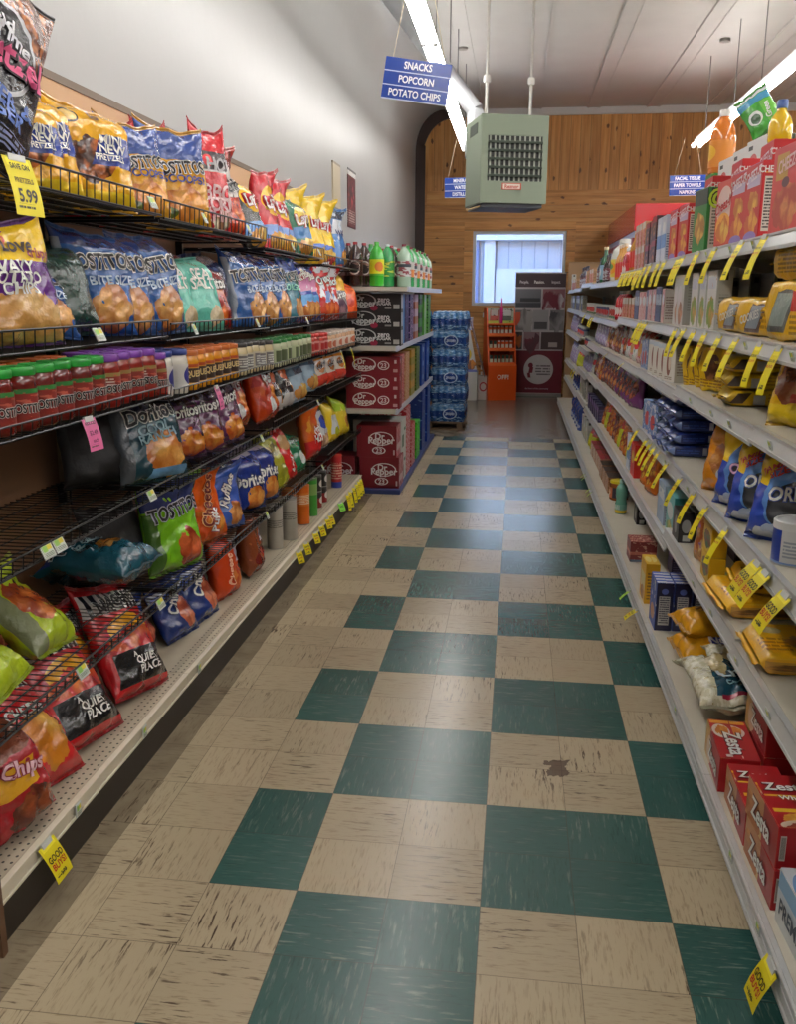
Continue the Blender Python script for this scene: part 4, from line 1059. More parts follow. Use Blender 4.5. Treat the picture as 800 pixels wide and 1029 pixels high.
# deck
for a in (('red_film', .72, -.46, .37, -6, 30, 10), ('red_film', .38, -.47, .37, -4, 36, 8), ('red_film_back', .12, -.47, .37, -4, 40, 8), ('red_film', .55, -.60, .34, 2, 16, 4), ('red_film_back', .26, -.62, .33, -4, 14, 2), ('crumpled', -.06, -.44, .25, -18, 10, -8)):
    put_bag(a[0], None, W6, a[1], a[2], a[3], a[4], a[5], roll=a[6])
put_bag('brown_back', None, W6, -.17, -.52, .26, 10, 12)
for a in (('navy_corn', 1.06, -.60, .21, 0, 20), ('navy_corn', 1.25, -.52, .22, -10, 30), ('navy_corn', 1.46, -.50, .24, -6, 26), ('orange_crunch', 1.74, -.50, .27, -5, 10), ('brown_stick', 2.10, -.49, .26, 6, 8)):
    put_bag(a[0], None, W6, a[1], a[2], a[3], a[4], a[5])

# canisters on the deck
C_GREY = can(.042, .235, ((176, 170, 158), (('L', 0, .5, 1, .7, 4, (120, 116, 108)),)), (150, 146, 140))
C_OR = can(.040, .235, ((222, 108, 26), (('R', 0, .5, 1, .85, (226, 130, 50)), ('L', 0, .55, 1, .8, 6, (240, 220, 190)))), (210, 120, 50))
C_GR = can(.038, .235, ((60, 150, 50), (('R', 0, .6, 1, .9, (130, 170, 90)),)), (90, 120, 80))
C_RED = can(.038, .105, ((150, 26, 30), (('R', 0, .7, 1, 1, (40, 34, 36)), ('E', .5, .55, .12, .25, (226, 220, 214)))), (60, 56, 56))
C_BLK = can(.038, .105, ((38, 34, 36), (('E', .5, .55, .12, .25, (226, 220, 214)), ('E', .0, .55, .12, .25, (226, 220, 214)))), (90, 88, 88))
C_BLUE = can(.038, .235, ((176, 40, 44), (('R', 0, 0, 1, .2, (40, 60, 150)), ('L', 0, .3, 1, .8, 6, (220, 180, 160)))), (190, 60, 50))
for y, x in ((2.55, -.50), (2.74, -.47)): place(C_GREY, (x, y, .151), 'grey snack canister', W6, 'canister', 'snack canisters on the deck', rz=PI / 2)
for y, x in ((2.96, -.53), (3.08, -.475)): place(C_OR, (x, y, .151), 'orange snack canister', W6, 'canister', 'snack canisters on the deck', rz=PI / 2)
place(C_GR, (-.47, 3.28, .151), 'green snack canister', W6, 'canister', 'snack canisters on the deck', rz=PI / 2)
for y in (3.50, 3.66):
    for k, (P, l) in enumerate(((C_RED, 'short red canister under a black one'), (C_BLK, 'short black canister on a red one'))):
        place(P, (-.49, y, .151 + k * .1055), l, W6, 'canister', 'snack canisters on the deck', rz=PI / 2)
place(C_BLUE, (-.48, 4.12, .151), 'red snack canister with a blue foot', W6, 'canister', 'snack canisters on the deck', rz=PI / 2)

# jars of dip and salsa
def salsa(lid, body, band, name='jar'): return jar(.044, .150, body, lid, ((132, 34, 26), (('R', 0, .86, 1, 1, band), ('P', 7, .60, (190, 90, 70)), ('L', .22, .3, .36, .8, 5, (206, 190, 180)), ('L', .64, .3, .78, .8, 5, (206, 190, 180)))),
             [('TOSTITOS', 0, .36, .020, BLK, WHI, 0, .72), ('TOSTITOS', .088, .36, .020, BLK, WHI, 0, .72), ('TOSTITOS', -.088, .36, .020, BLK, WHI, 0, .72)], name=name)
J_GRN = salsa((34, 150, 52), (104, 20, 14), (44, 120, 52)); J_PUR = salsa((122, 62, 160), (140, 30, 20), (150, 130, 70)); J_ORL = salsa((206, 110, 50), (150, 40, 20), (190, 120, 50))
J_WHT = jar(.043, .152, (222, 216, 204), (46, 62, 128), ((210, 206, 200), (('E', .5, .5, .14, .4, (40, 40, 120)), ('E', .0, .5, .14, .4, (40, 40, 120)))), [])
J_CHE = jar(.041, .140, (226, 150, 30), (196, 104, 40), ((220, 160, 60), (('R', .3, .1, .7, .8, (58, 40, 34)), ('R', 0, .85, 1, 1, (180, 70, 30)))), [('QUESO', 0, .42, .022, (240, 214, 150), None, 0, .8)])
J_CRM = jar(.040, .135, (224, 206, 160), (60, 56, 54), ((206, 196, 170), (('R', .32, .1, .68, .9, (120, 116, 118)), ('L', .35, .2, .65, .8, 4, (220, 220, 214)))), [])
J_RAN = jar(.040, .130, (208, 212, 176), (40, 120, 50), ((190, 200, 160), (('R', .34, .1, .66, .9, (80, 90, 60)),)), [])
J_RED = jar(.040, .125, (190, 60, 50), (196, 50, 46), ((214, 150, 140), (('R', .3, .2, .7, .8, (170, 40, 40)),)), [])
J_TAN = jar(.040, .120, (222, 176, 140), (206, 190, 176), ((226, 206, 190), (('E', .5, .5, .12, .35, (200, 110, 80)),)), [])
seq = [(J_GRN, 'green lidded salsa jar', .0, .54, .096), (J_PUR, 'purple lidded salsa jar', .56, .95, .094), (J_WHT, 'navy lidded white dip jar', 1.0, 1.2, .12), (J_CHE, 'yellow cheese dip jar', 1.24, 1.80, .098), (J_CRM, 'cream coloured dip jar', 1.86, 2.36, .10), (J_RAN, 'pale green dip jar', 2.42, 3.12, .115), (J_RED, 'red dip jar', 3.2, 3.6, .12), (J_TAN, 'pale tan dip tub', 3.68, 4.5, .115)]
for P, look, a, b, st in seq:
    for row, x in enumerate((-.452, -.55)):
        PP = P
        y = a + (.045 if row else 0)
        while y < b:
            nm = look
            if row and look.startswith('green'): PP = J_ORL; nm = 'orange lidded salsa jar'
            place(PP, (x + rnd.uniform(-.006, .006), y, zs(S3, y)), nm if not row or nm.startswith('orange') else nm + ' of the back row', W3, 'jar', 'jars of dip and salsa', rz=PI / 2 + rnd.uniform(-.5, .5))
            y += st * (1.0 if not row else 1.06)
# ------------------------------------------------------------------ steel gondolas across the aisle
def steel(c1, c2, rough, name):
    m, nt, bs = new_mat(name); B = NB(nt)
    P = B.n('ShaderNodeTexCoord').outputs['Object']
    B.put(bs.inputs['Base Color'], B.mix(B.noise(P, 5.0, 5, .65).outputs[0], lin(c1), lin(c2))); bs.inputs['Roughness'].default_value = rough
    return m
SHELF = steel((190, 182, 164), (222, 214, 196), .4, 'enamel_shelf')
RAILM = steel((200, 200, 198), (232, 232, 230), .3, 'price_rail'); RAILM.node_tree.nodes['Principled BSDF'].inputs['Metallic'].default_value = .35
BACKP = plain((150, 142, 128), .55)
RS = [-.77, .45, 1.67, 2.89, 4.11, 5.33, 6.55, 7.77, 8.99, 10.2]
RDX = [0, .008, .022, .034, .04, .04, .04, .04, .04]
RH = {1: [1.603, 1.605, 1.608, 1.60, 1.56, 1.56, 1.575, 1.54, 1.53], 2: [1.345, 1.345, 1.335, 1.325, 1.29, 1.285, 1.29, 1.30, 1.30],
      3: [1.135, 1.122, 1.095, 1.08, 1.07, 1.055, .96, 1.03, 1.03], 4: [.835, .825, .815, .81, .80, .78, .74, .68, .67],
      5: [.55, .555, .495, .485, .475, .47, .49, .45, .45], 6: [.15] * 9}
RXF, RXB, RXK = 1.335, 1.79, 1.292
def sec(y):
    for k in range(9):
        if y < RS[k + 1]: return k
    return 8
def rz_(s, y): return RH[s][sec(y)] + .0005
def rx_(y): return RDX[sec(y)]
RNAME = ['first', 'second', 'third', 'fourth', 'fifth', 'sixth', 'seventh', 'eighth', 'last']
for k in range(9):
    y0, y1 = RS[k] + .001, RS[k + 1] - .001; dx = RDX[k]
    g = empty('steel_gondola', (0, 0, 0))
    MB().box(RXK + .014, RXB + dx, y0, y1, .13, .15).obj('base_deck', SHELF, g)
    q = MB(); q.box(RXK, RXK + .014, y0, y1, .085, .150); q.box(RXK - .006, RXK, y0, y1, .084, .092); q.box(RXK - .007, RXK, y0, y1, .142, .150); q.box(RXK - .003, RXK, y0, y1, .112, .120)
    q.obj('price_rail', RAILM, g, bevel=.0012)
    MB().box(RXK + .045, RXK + .06, y0, y1, 0, .13).obj('kick_plate', KICK, g)
    MB().box(RXB + dx, RXB + dx + .03, y0, y1, .1, 1.80).obj('back_panel', BACKP, g)
    for y in ((y0, y1) if k == 8 else (y0,)):
        yy = max(y, y0 + .016) if y == y0 else y - .016
        MB().box(RXB + dx - .025, RXB + dx, yy - .016, yy + .016, .15, 1.80).obj('upright', plain((168, 166, 160), .4), g)
    for s in range(1, 6):
        z = RH[s][k]
        sh = MB(); sh.box(RXF + dx + .012, RXB + dx - .026, y0 + .002, y1 - .002, z - .016, z)
        sh.box(RXF + dx + .012, RXF + dx + .022, y0 + .002, y1 - .002, z - .034, z - .016)
        so_ = sh.obj('steel_shelf', SHELF, g, bevel=.001)
        r = MB(); a, c = RXF + dx, RXF + dx + .012
        # tilted price channel with a rolled lip above and below
        r.face([(a - .012, y0 + .003, z - .036), (a - .012, y1 - .003, z - .036), (a, y1 - .003, z - .004), (a, y0 + .003, z - .004)][::-1])
        r.box(a - .015, a - .009, y0 + .003, y1 - .003, z - .042, z - .034); r.box(a - .004, c, y0 + .003, y1 - .003, z - .006, z)
        r.face([(a - .010, y0 + .003, z - .038), (a - .010, y1 - .003, z - .038), (c, y1 - .003, z - .006), (c, y0 + .003, z - .006)])
        r.obj('price_rail', RAILM, so_)
        for y in (y0 + .006, y1 - .006):
            b = MB(); b.face([(RXF + dx + .03, y - .002, z - .018), (RXB + dx - .026, y - .002, z - .018), (RXB + dx - .026, y - .002, z - .10), (RXF + dx + .2, y - .002, z - .05)])
            b.face([(RXF + dx + .03, y + .002, z - .018), (RXF + dx + .2, y + .002, z - .05), (RXB + dx - .026, y + .002, z - .10), (RXB + dx - .026, y + .002, z - .018)])
            b.obj('bracket', SHELF, so_)
    thing(g, RNAME[k] + ' steel shelf unit counting from the near end', 'along the cracker side of the aisle', 'shelving', fixed=True)
M1, M2, M3, M4, M5, M6 = 'on the top steel shelf', 'on the second steel shelf', 'on the third steel shelf', 'on the fourth steel shelf', 'on the fifth steel shelf', 'on the bottom steel deck'
MW = [None, M1, M2, M3, M4, M5, M6]
R90 = -PI / 2
def rput(P, s, y, look, cat, x=None, yaw=0, dz=0, face='aisle', rx=0, ry=0, group=None, sc=1.0):
    xf = (1.352 + rx_(y) if s < 6 else 1.315) if x is None else x
    base = R90 if face == 'aisle' else 0
    return place(P, (xf, y, rz_(s, y) + dz), look, MW[s], cat, group or cat + 's ' + MW[s], rz=base + math.radians(yaw), rx=rx, ry=ry, s=sc)
# top shelf: cracker cartons
CRK = (196, 34, 40)
NUT = (CRK, (('R', .12, .10, .88, .80, (214, 206, 194)), ('L', .16, .13, .84, .78, 16, (70, 62, 60)), ('R', .12, .84, .88, .86, (232, 150, 60))))
CF = (CRK, (('R', .1, .70, .9, .84, (206, 190, 214), .1), ('B', .55, .52, .30, .14, (244, 190, 80), (190, 110, 40), 3), ('B', .5, .22, .40, .16, (240, 170, 70), (200, 90, 40), 4), ('E', .5, .04, .4, .08, (150, 130, 200))))
CT = [('r', 'CHEEZ-IT', 0, .89, .017, WHI, None, 0, .8), ('f', 'CHEEZ-IT', 0, .86, .028, (236, 220, 226), None, 6, .85)]
CRACK = carton(.155, .062, .20, CF, NUT, (CRK, ()), CT)
CRACKT = carton(.155, .066, .285, CF, NUT, (CRK, ()), CT)
CRACKB = carton(.21, .075, .20, ((206, 70, 74), (('R', .12, .62, .5, .92, (196, 150, 70)), ('B', .5, .30, .42, .26, (214, 140, 90), (176, 70, 60), 4), ('E', .45, .58, .12, .06, (90, 50, 60)))), NUT, (CRK, ()), [('f', 'CHEEZ-IT', .1, .80, .03, (236, 200, 200), None, 6, .85)])
CRACK2 = carton(.165, .062, .20, ((206, 70, 60), (('E', .5, .62, .46, .30, (232, 200, 190)), ('E', .5, .3, .44, .22, (240, 170, 70)), ('B', .5, .25, .4, .18, (246, 190, 90), (206, 110, 40), 4), ('R', 0, .0, 1, .05, (190, 40, 40)))), NUT, (CRK, ()), [('f', 'Cheez-It', 0, .64, .034, (196, 40, 44), WHI, 10), ('r', 'CHEEZ-IT', 0, .89, .017, WHI, None, 0, .8)])
GRNB = carton(.15, .06, .215, ((40, 120, 50), (('B', .5, .4, .4, .24, (226, 180, 90), (170, 110, 40), 4), ('R', 0, .75, 1, 1, (20, 40, 30)))), ((206, 206, 196), (('R', 0, 0, .2, 1, (36, 120, 56)), ('R', .2, .74, 1, 1, (30, 44, 34)), ('L', .3, .1, .92, .7, 12, (110, 114, 106)))), None, [('r', '@', .2, .86, .05, (180, 220, 60))])
for y, P, l, yaw in ((.44, CRACKB, 'large pale red cracker carton', 4), (.80, CRACK, 'red cracker carton', 2), (.975, CRACK, 'red cracker carton', 3), (1.16, CRACK2, 'pinkish cracker carton with round print', 5), (1.55, GRNB, 'green and grey carton', 6), (1.98, CRACK, 'red cracker carton', 4), (2.22, CRACK, 'red cracker carton', 2)):
    rput(P, 1, y, l, 'carton', yaw=yaw)
for y, x in ((1.02, 1.44), (1.03, 1.512), (1.40, 1.44), (1.86, 1.44)): rput(CRACKT, 1, y, 'tall red cracker carton of the back row', 'carton', x=x, yaw=rnd.uniform(-2, 4))
rput(CRACK, 1, 2.0, 'red cracker carton of the back row', 'carton', x=1.43, yaw=3); rput(CRACK, 1, 2.2, 'red cracker carton of the back row', 'carton', x=1.43, yaw=1)
WBL = carton(.12, .05, .20, ((214, 218, 228), (('R', 0, .3, 1, .6, (110, 150, 206)), ('E', .5, .75, .3, .12, (236, 236, 236)))), ((196, 204, 220), (('L', .1, .1, .9, .6, 9, (110, 120, 150)),)))
DRK = carton(.13, .06, .11, ((70, 38, 34), (('B', .5, .4, .3, .3, (190, 120, 60), (60, 30, 20), 4), ('R', 0, .75, 1, 1, (150, 40, 50)))), ((58, 40, 42), (('L', .1, .1, .9, .6, 6, (150, 120, 110)),)))
for y in (2.48, 2.62): rput(WBL, 1, y, 'white and blue carton', 'carton')
for y in (2.80, 2.95, 3.12):
    for k in range(2): rput(DRK, 1, y, ('upper' if k else 'lower') + ' dark brown baking carton of a stacked pair', 'carton', dz=k * .1125)
# risen middle shelf carrying taller goods behind the cartons
g = empty('riser_shelf', (0, 0, 0))
MB().box(1.535, 1.98, 1.25, 2.75, 1.802, 1.818).obj('board', SHELF, g, bevel=.002)
for y in (1.30, 2.0, 2.70):
    MB().box(1.60, 1.785, y - .003, y + .003, 1.73, 1.802).obj('bracket', SHELF, g)
thing(g, 'narrow steel riser shelf for juice and oil', 'above the cracker cartons', 'shelf', fixed=True)
OIL = bottle(.039, .275, (232, 190, 20), (60, 90, 150), ((120, 150, 190), (('R', 0, .5, 1, 1, (220, 190, 60)), ('E', .5, .4, .15, .3, (236, 236, 236)))), kind='oil', name='oil_bottle')
JUI = bottle(.056, .27, (222, 122, 34), (236, 232, 226), ((226, 140, 50), (('E', .5, .55, .14, .3, (240, 190, 60)),)), kind='juice', name='juice_bottle')
RW = 'on the riser shelf above the crackers'
place(OIL, (1.585, 1.47, 1.819), 'ribbed bottle of yellow cooking oil', RW, 'bottle', rz=R90)
WTC = carton(.22, .09, .185, ((226, 226, 222), (('E', .35, .6, .18, .14, (206, 90, 90)), ('R', .6, .2, .95, .5, (60, 80, 130), .6), ('R', .1, .82, .3, .9, (40, 40, 40)))), ((222, 222, 218), (('R', 0, .80, 1, 1, (50, 60, 40)), ('L', .1, .3, .9, .75, 3, (120, 110, 60)))), None, [('r', 'FRESH', 0, .89, .012, (220, 200, 90))])
place(WTC, (1.56, 1.66, 1.819), 'white box with black lid band', RW, 'carton', rz=R90 + .1)
place(WTC, (1.56, 1.91, 1.819), 'white box with black lid band', RW, 'carton', rz=R90 + .06)
place(WTC, (1.56, 2.16, 1.819), 'white box with black lid band', RW, 'carton', rz=R90 + .08)
GPK = bag(.17, .21, .06, (70, 160, 56), (('R', .0, .72, 1, .9, (70, 150, 190)), ('E', .32, .36, .22, .18, (226, 230, 222)), ('E', .32, .34, .15, .13, (40, 80, 40)), ('R', .62, 0, 1, .7, (110, 190, 70)), ('R', .0, .92, 1, 1, (230, 232, 236))), [('Green', .42, .40, .026, WHI, None, 80)], seed=91, name='green_pouch', ear=.02, flop=0)
o = clone(GPK); Rg = Matrix.Rotation(R90 + math.radians(62), 3, 'Z') @ Matrix.Rotation(math.radians(-16), 3, 'X') @ Matrix.Rotation(math.radians(-34), 3, 'Y')
lowg = min((Rg @ v.co).z for v in GPK.data.vertices)
o.scale = (.74,) * 3; o.location = (1.61, 1.70, 2.006 - lowg * .74); o.rotation_euler = Rg.to_euler('XYZ')
thing(o, 'green pouch leaning over', 'on the white boxes of the riser shelf', 'pouch')
GJC = carton(.14, .10, .165, ((70, 130, 60), (('E', .5, .55, .36, .30, (226, 230, 216)), ('B', .5, .3, .3, .16, (200, 90, 80), (150, 50, 40), 4), ('R', 0, 0, 1, .1, (226, 150, 50)))), ((60, 124, 56), (('E', .5, .6, .36, .30, (226, 230, 216)), ('R', 0, 0, 1, .12, (226, 150, 50)))), None, [('r', 'Herb', 0, .6, .03, (60, 90, 50))])
place(GJC, (1.56, 2.52, 1.819), 'green and white carton', RW + ' under juice', 'carton', rz=R90)
place(JUI, (1.61, 2.52, 1.819 + .1665), 'bottle of orange juice with white cap', 'standing on the green carton', 'bottle', rz=R90)

# second shelf: yellow packs, grey and white cartons
YL = (232, 180, 26)
YP1 = pack(.23, .16, .105, YL, (('B', .5, .5, .3, .3, (150, 96, 50), (80, 46, 26), 4),), (YL, (('R', .26, .1, .62, .9, (96, 70, 56), .25), ('R', .30, .2, .58, .8, (150, 160, 170), .25), ('L', .66, .2, .95, .8, 4, (180, 130, 20)))), seed=2, name='cookie_pack', texts=[('f', 'COOKIES', -.12, .5, .022, (226, 226, 220), None, 12, .8)])
YP2 = pack(.21, .14, .085, (228, 176, 40), (('P', 5, .6, (200, 140, 30)),), ((224, 172, 36), (('L', .2, .2, .8, .8, 5, (150, 110, 30)),)), seed=3, name='cookie_pack')
YP3 = pack(.22, .11, .145, YL, (('P', 5, .6, (236, 200, 60)),), (YL, (('R', .1, .15, .5, .9, (96, 100, 96), .3), ('R', .14, .25, .46, .8, (150, 164, 156), .3), ('R', .6, .5, 1, .9, (206, 50, 40)), ('L', .6, .1, .95, .45, 4, (170, 120, 20)))), seed=4, name='cookie_pack')
rput(YP3, 2, .39, 'tall yellow cookie pack with a grey panel', 'cookie pack', x=1.415, yaw=14)
rput(YP2, 2, .40, 'plain yellow cookie pack lying on a taller pack', 'cookie pack', x=1.43, dz=.147, yaw=8)
rput(YP1, 2, .70, 'yellow cookie pack with brown picture', 'cookie pack', x=1.44, yaw=14)
rput(YP1, 2, .97, 'yellow cookie pack with brown picture', 'cookie pack', x=1.44, yaw=10)
rput(YP2, 2, .84, 'plain yellow cookie pack of the back row', 'cookie pack', x=1.60, yaw=6); rput(YP2, 2, 1.10, 'plain yellow cookie pack of the back row', 'cookie pack', x=1.60, yaw=-4)
GRY = carton(.16, .05, .185, ((96, 96, 92), (('R', .1, .1, .9, .9, (112, 112, 108)),)), ((108, 108, 102), (('R', 0, 0, .1, 1, (150, 150, 146)), ('R', .3, .84, .6, .94, (40, 40, 40)))))
for y, x in ((1.20, 1.60), (1.36, 1.56), (1.54, 1.53), (1.72, 1.50)): rput(GRY, 2, y, 'dark grey carton of the back row', 'carton', x=x)
WHO = carton(.13, .05, .19, ((224, 220, 216), (('B', .5, .3, .42, .26, (206, 150, 70), (120, 150, 50), 4), ('R', .1, .7, .9, .9, (206, 206, 214)), ('P', 6, .66, (206, 120, 60)))), ((206, 204, 196), (('R', .3, .84, .7, .96, (60, 60, 60)), ('L', .2, .1, .8, .6, 8, (150, 150, 140)))))
for y in (1.24, 1.39, 1.54): rput(WHO, 2, y, 'white carton with orange and green print', 'carton', yaw=rnd.uniform(-5, 5))
GRW = carton(.15, .085, .20, ((206, 204, 198), (('E', .4, .6, .3, .2, (220, 214, 216)), ('B', .6, .25, .3, .2, (206, 150, 110), (150, 90, 60), 4))), ((176, 174, 166), (('R', .62, .70, .70, .92, (50, 50, 50)), ('L', .2, .3, .5, .8, 9, (150, 148, 140)))))
rput(GRW, 2, 1.92, 'tall pale grey carton', 'carton'); rput(GRW, 2, 2.10, 'tall pale grey carton', 'carton', x=1.39)
PNK = carton(.12, .05, .15, ((216, 180, 176), (('P', 5, .55, (206, 110, 110)), ('E', .5, .7, .3, .16, (220, 226, 226)))), ((206, 196, 186), (('L', .15, .1, .85, .8, 9, (150, 130, 124)),)))
MGZ = carton(.11, .05, .16, ((90, 96, 130), (('R', 0, .5, 1, .8, (180, 190, 206)), ('P', 6, .6, (60, 60, 90)))), ((176, 170, 150), (('L', .15, .1, .85, .8, 9, (110, 110, 100)),)))
for i_, y in enumerate((2.36, 2.50, 2.64, 2.78, 2.94, 3.08, 3.22, 3.38)): rput((PNK, MGZ)[i_ % 3 == 1], 2, y, 'pink and white carton' if i_ % 3 != 1 else 'blue grey carton', 'carton', yaw=rnd.uniform(-5, 5))

# third shelf
YPOU = bag(.18, .20, .07, YL, (('B', .45, .52, .36, .30, (206, 140, 90), (140, 70, 40), 3), ('R', 0, 0, 1, .22, (236, 200, 30)), ('R', .5, .25, .8, .36, (190, 60, 40))), [('Peanut', -.1, .66, .022, (120, 60, 30)), ('Butter', .1, .56, .022, (120, 60, 30))], seed=61, name='cookie_bag')
def stand(P, s, y, x, look, yaw=0, lean=8, cat='bag', sc=1.0, roll=0, dz=0):
    o = clone(P); R = Matrix.Rotation(R90 + math.radians(yaw), 3, 'Z') @ Matrix.Rotation(math.radians(-lean), 3, 'X') @ Matrix.Rotation(math.radians(roll), 3, 'Y')
    low = min((R @ v.co).z for v in P.data.vertices) * sc
    o.location = (x, y, rz_(s, y) - low + .001 + dz); o.rotation_euler = R.to_euler('XYZ'); o.scale = (sc, sc, sc)
    return thing(o, look, MW[s], cat, cat + 's ' + MW[s])
stand(YPOU, 3, .42, 1.42, 'yellow cookie bag with orange biscuit picture', 34, 14, 'cookie bag')
stand(YPOU, 3, .53, 1.60, 'yellow cookie bag of the back row', 20, 8, 'cookie bag')
YST = pack(.20, .12, .05, (226, 184, 30), (('P', 5, .6, (236, 206, 70)),), ((222, 178, 28), (('R', .04, .2, .24, .85, (70, 50, 40), .2), ('R', .40, .1, .58, .7, (206, 200, 190)), ('L', .62, .2, .95, .8, 3, (180, 130, 20)))), seed=5, name='cookie_pack')
for k in range(3): rput(YST, 3, 1.02, ('bottom', 'middle', 'top')[k] + ' yellow cookie pack of a stack of three', 'cookie pack', x=1.47, dz=k * .0515, face='cam', yaw=(4, -6, 5)[k])
for k in range(2): rput(YST, 3, 1.22, ('lower', 'upper')[k] + ' yellow cookie pack of a pair behind the stack', 'cookie pack', x=1.52, dz=k * .0515, face='cam', yaw=(-4, 6)[k])
YUP = pack(.15, .05, .16, (228, 186, 28), (), ((228, 186, 28), (('B', .5, .55, .3, .3, (150, 96, 60), (96, 56, 36), 4), ('L', .1, .1, .9, .3, 3, (160, 110, 20)))), seed=6, name='cookie_pack')
for y, yaw in ((1.42, 26), (1.55, 22), (1.72, 26), (1.86, 22)): rput(YUP, 3, y, 'upright yellow cookie pack', 'cookie pack', x=1.43 + rx_(y), yaw=yaw)
WBR = carton(.12, .05, .155, ((226, 222, 212), (('E', .5, .5, .17, .33, (140, 86, 70)), ('E', .56, .54, .10, .22, (222, 208, 190)), ('L', .2, .06, .8, .16, 2, (160, 140, 120)), ('R', 0, .86, 1, 1, (196, 206, 214)))), ((214, 206, 190), (('L', .2, .2, .8, .8, 8, (160, 140, 120)),)), name='wafer_carton')
for y in (2.08, 2.23, 2.38, 2.53): rput(WBR, 3, y, 'white wafer carton with a brown swirl', 'carton', yaw=16)
BLU = carton(.13, .06, .145, ((120, 150, 200), (('P', 5, .55, (220, 222, 228)), ('E', .5, .4, .24, .24, (206, 80, 80)))), ((130, 150, 166), (('L', .15, .1, .85, .85, 9, (70, 84, 110)),)))
rput(BLU, 3, 2.80, 'pale blue carton with small print on its side', 'carton'); rput(BLU, 3, 2.98, 'pale blue carton with small print on its side', 'carton')
FB = {}
for nm, look, base, lay in (('pastel', 'pale pink and white sweet bag', (216, 190, 186), (('P', 5, .5, (206, 96, 96)), ('P', 7, .62, (236, 232, 226)), ('E', .5, .4, .24, .2, (206, 150, 90)))),
                            ('white', 'white sweet bag with green print', (222, 222, 216), (('P', 5, .58, (120, 170, 140)), ('E', .5, .5, .3, .14, (206, 60, 60)))),
                            ('toffee', 'brown and red sweet bag', (126, 62, 46), (('B', .5, .5, .42, .34, (206, 140, 80), (120, 40, 36), 4), ('P', 6, .64, (206, 160, 120)))),
                            ('purple', 'purple and brown sweet bag', (110, 52, 112), (('B', .5, .45, .36, .26, (176, 100, 70), (70, 36, 40), 4), ('R', 0, .8, 1, 1, (80, 34, 40)))),
                            ('lilac', 'lilac and white sweet bag', (176, 160, 200), (('P', 5, .55, (220, 214, 226)), ('P', 6, .64, (170, 60, 120)))),
                            ('yellowred', 'yellow bag with red top', (206, 206, 50), (('R', 0, .72, 1, 1, (210, 60, 44)), ('P', 4, .64, (150, 180, 40)))),
                            ('orange', 'orange snack bag with black print', (226, 120, 40), (('B', .5, .5, .4, .3, (236, 170, 60), (150, 60, 26), 4), ('P', 5, .64, (50, 40, 36))))):
    FB[nm] = (look, bag(.17, .20, .06, base, lay, (), seed=70 + len(FB), name='sweet_bag', ear=.05))
def fbag(nm, s, y, yaw=0, x=None, sc=.9): stand(FB[nm][1], s, y, (1.40 if s < 6 else 1.38) + rx_(y) if x is None else x, FB[nm][0], yaw + 16, 8, 'sweet bag', sc)
for i_, y in enumerate((3.20, 3.36, 3.53, 3.70, 3.88, 4.04)): fbag(('pastel', 'pastel', 'white', 'pastel', 'white', 'toffee')[i_], 3, y)
for i_, y in enumerate((4.22, 4.40, 4.60, 4.80, 5.0, 5.2)): fbag(('white', 'toffee', 'toffee', 'pastel', 'toffee', 'pastel')[i_], 3, y)
for i_, y in enumerate((5.5, 5.75, 6.0, 6.25)): fbag('lilac', 3, y, 0, None, .9)

# fourth shelf: tub, blue cookie bags, dark blue stacks, sweet bags
TUB = can(.052, .105, ((206, 206, 206), (('R', .30, 0, .60, 1, (30, 60, 150)), ('R', 0, .0, 1, .1, (120, 150, 200)), ('L', .62, .2, .95, .7, 5, (150, 156, 166)))), (214, 214, 212), name='cookie_tub', lidh=.02)
rput(TUB, 4, .24, 'white lidded tub with blue print', 'tub', x=1.40)
OB = (34, 70, 170)
OREO = [('E', .30, 1.02, .62, .46, (246, 204, 40)), ('E', .60, .50, .38, .44, (90, 140, 206)), ('E', .58, .36, .26, .30, (44, 46, 52)), ('R', .12, .0, .5, .10, (206, 214, 226), .8), ('B', .52, .10, .24, .08, (226, 230, 236), (180, 196, 220), 4)]
ORB = bag(.22, .20, .11, OB, OREO, [('OREO', .14, .52, .030, WHI, (30, 60, 150), 8, .95), ('FAMILY', -.40, .80, .016, (206, 60, 40), None, 34), ('SIZE', -.3, .73, .016, (206, 60, 40), None, 34)], seed=62, hi=True, name='cookie_bag', bump=.3, crease=.55)
ORP = bag(.22, .20, .11, OB, OREO + [('R', .72, .0, .92, .5, (214, 50, 110), .3)], [('OREO', .14, .52, .028, (236, 190, 216), (90, 60, 140), 8, .95)], seed=63, hi=True, name='cookie_bag', bump=.3, crease=.55)
ORG = bag(.19, .19, .09, (222, 140, 26), (('B', .5, .5, .3, .26, (226, 170, 90), (170, 100, 40), 4), ('E', .5, .28, .12, .1, (200, 200, 200))), [], seed=64, hi=True, name='cookie_bag')
stand(ORB, 4, .40, 1.435, 'blue and yellow sandwich cookie bag', 44, 14, 'cookie bag', 1.16)
stand(ORB, 4, .64, 1.435, 'blue and yellow sandwich cookie bag', 44, 12, 'cookie bag', 1.14)
stand(ORP, 4, .85, 1.435, 'blue and yellow cookie bag with a pink stripe', 42, 12, 'cookie bag', 1.10)
stand(ORG, 4, 1.07, 1.43, 'orange cookie bag', 44, 10, 'cookie bag', 1.10)
for y, x in ((.72, 1.66), (.95, 1.66), (1.18, 1.64)): stand(ORB, 4, y, x, 'blue cookie bag of the back row', 30, 6, 'cookie bag', .95)
NVP = pack(.23, .13, .05, (28, 48, 124), (('P', 5, .56, (50, 84, 170)), ('E', .3, .5, .16, .3, (190, 200, 214))), ((24, 40, 104), (('R', .0, .2, .12, .8, (120, 140, 190)), ('R', .60, .2, .67, .8, (190, 196, 206)), ('L', .15, .3, .55, .7, 2, (60, 90, 170)))), seed=7, name='cookie_pack')
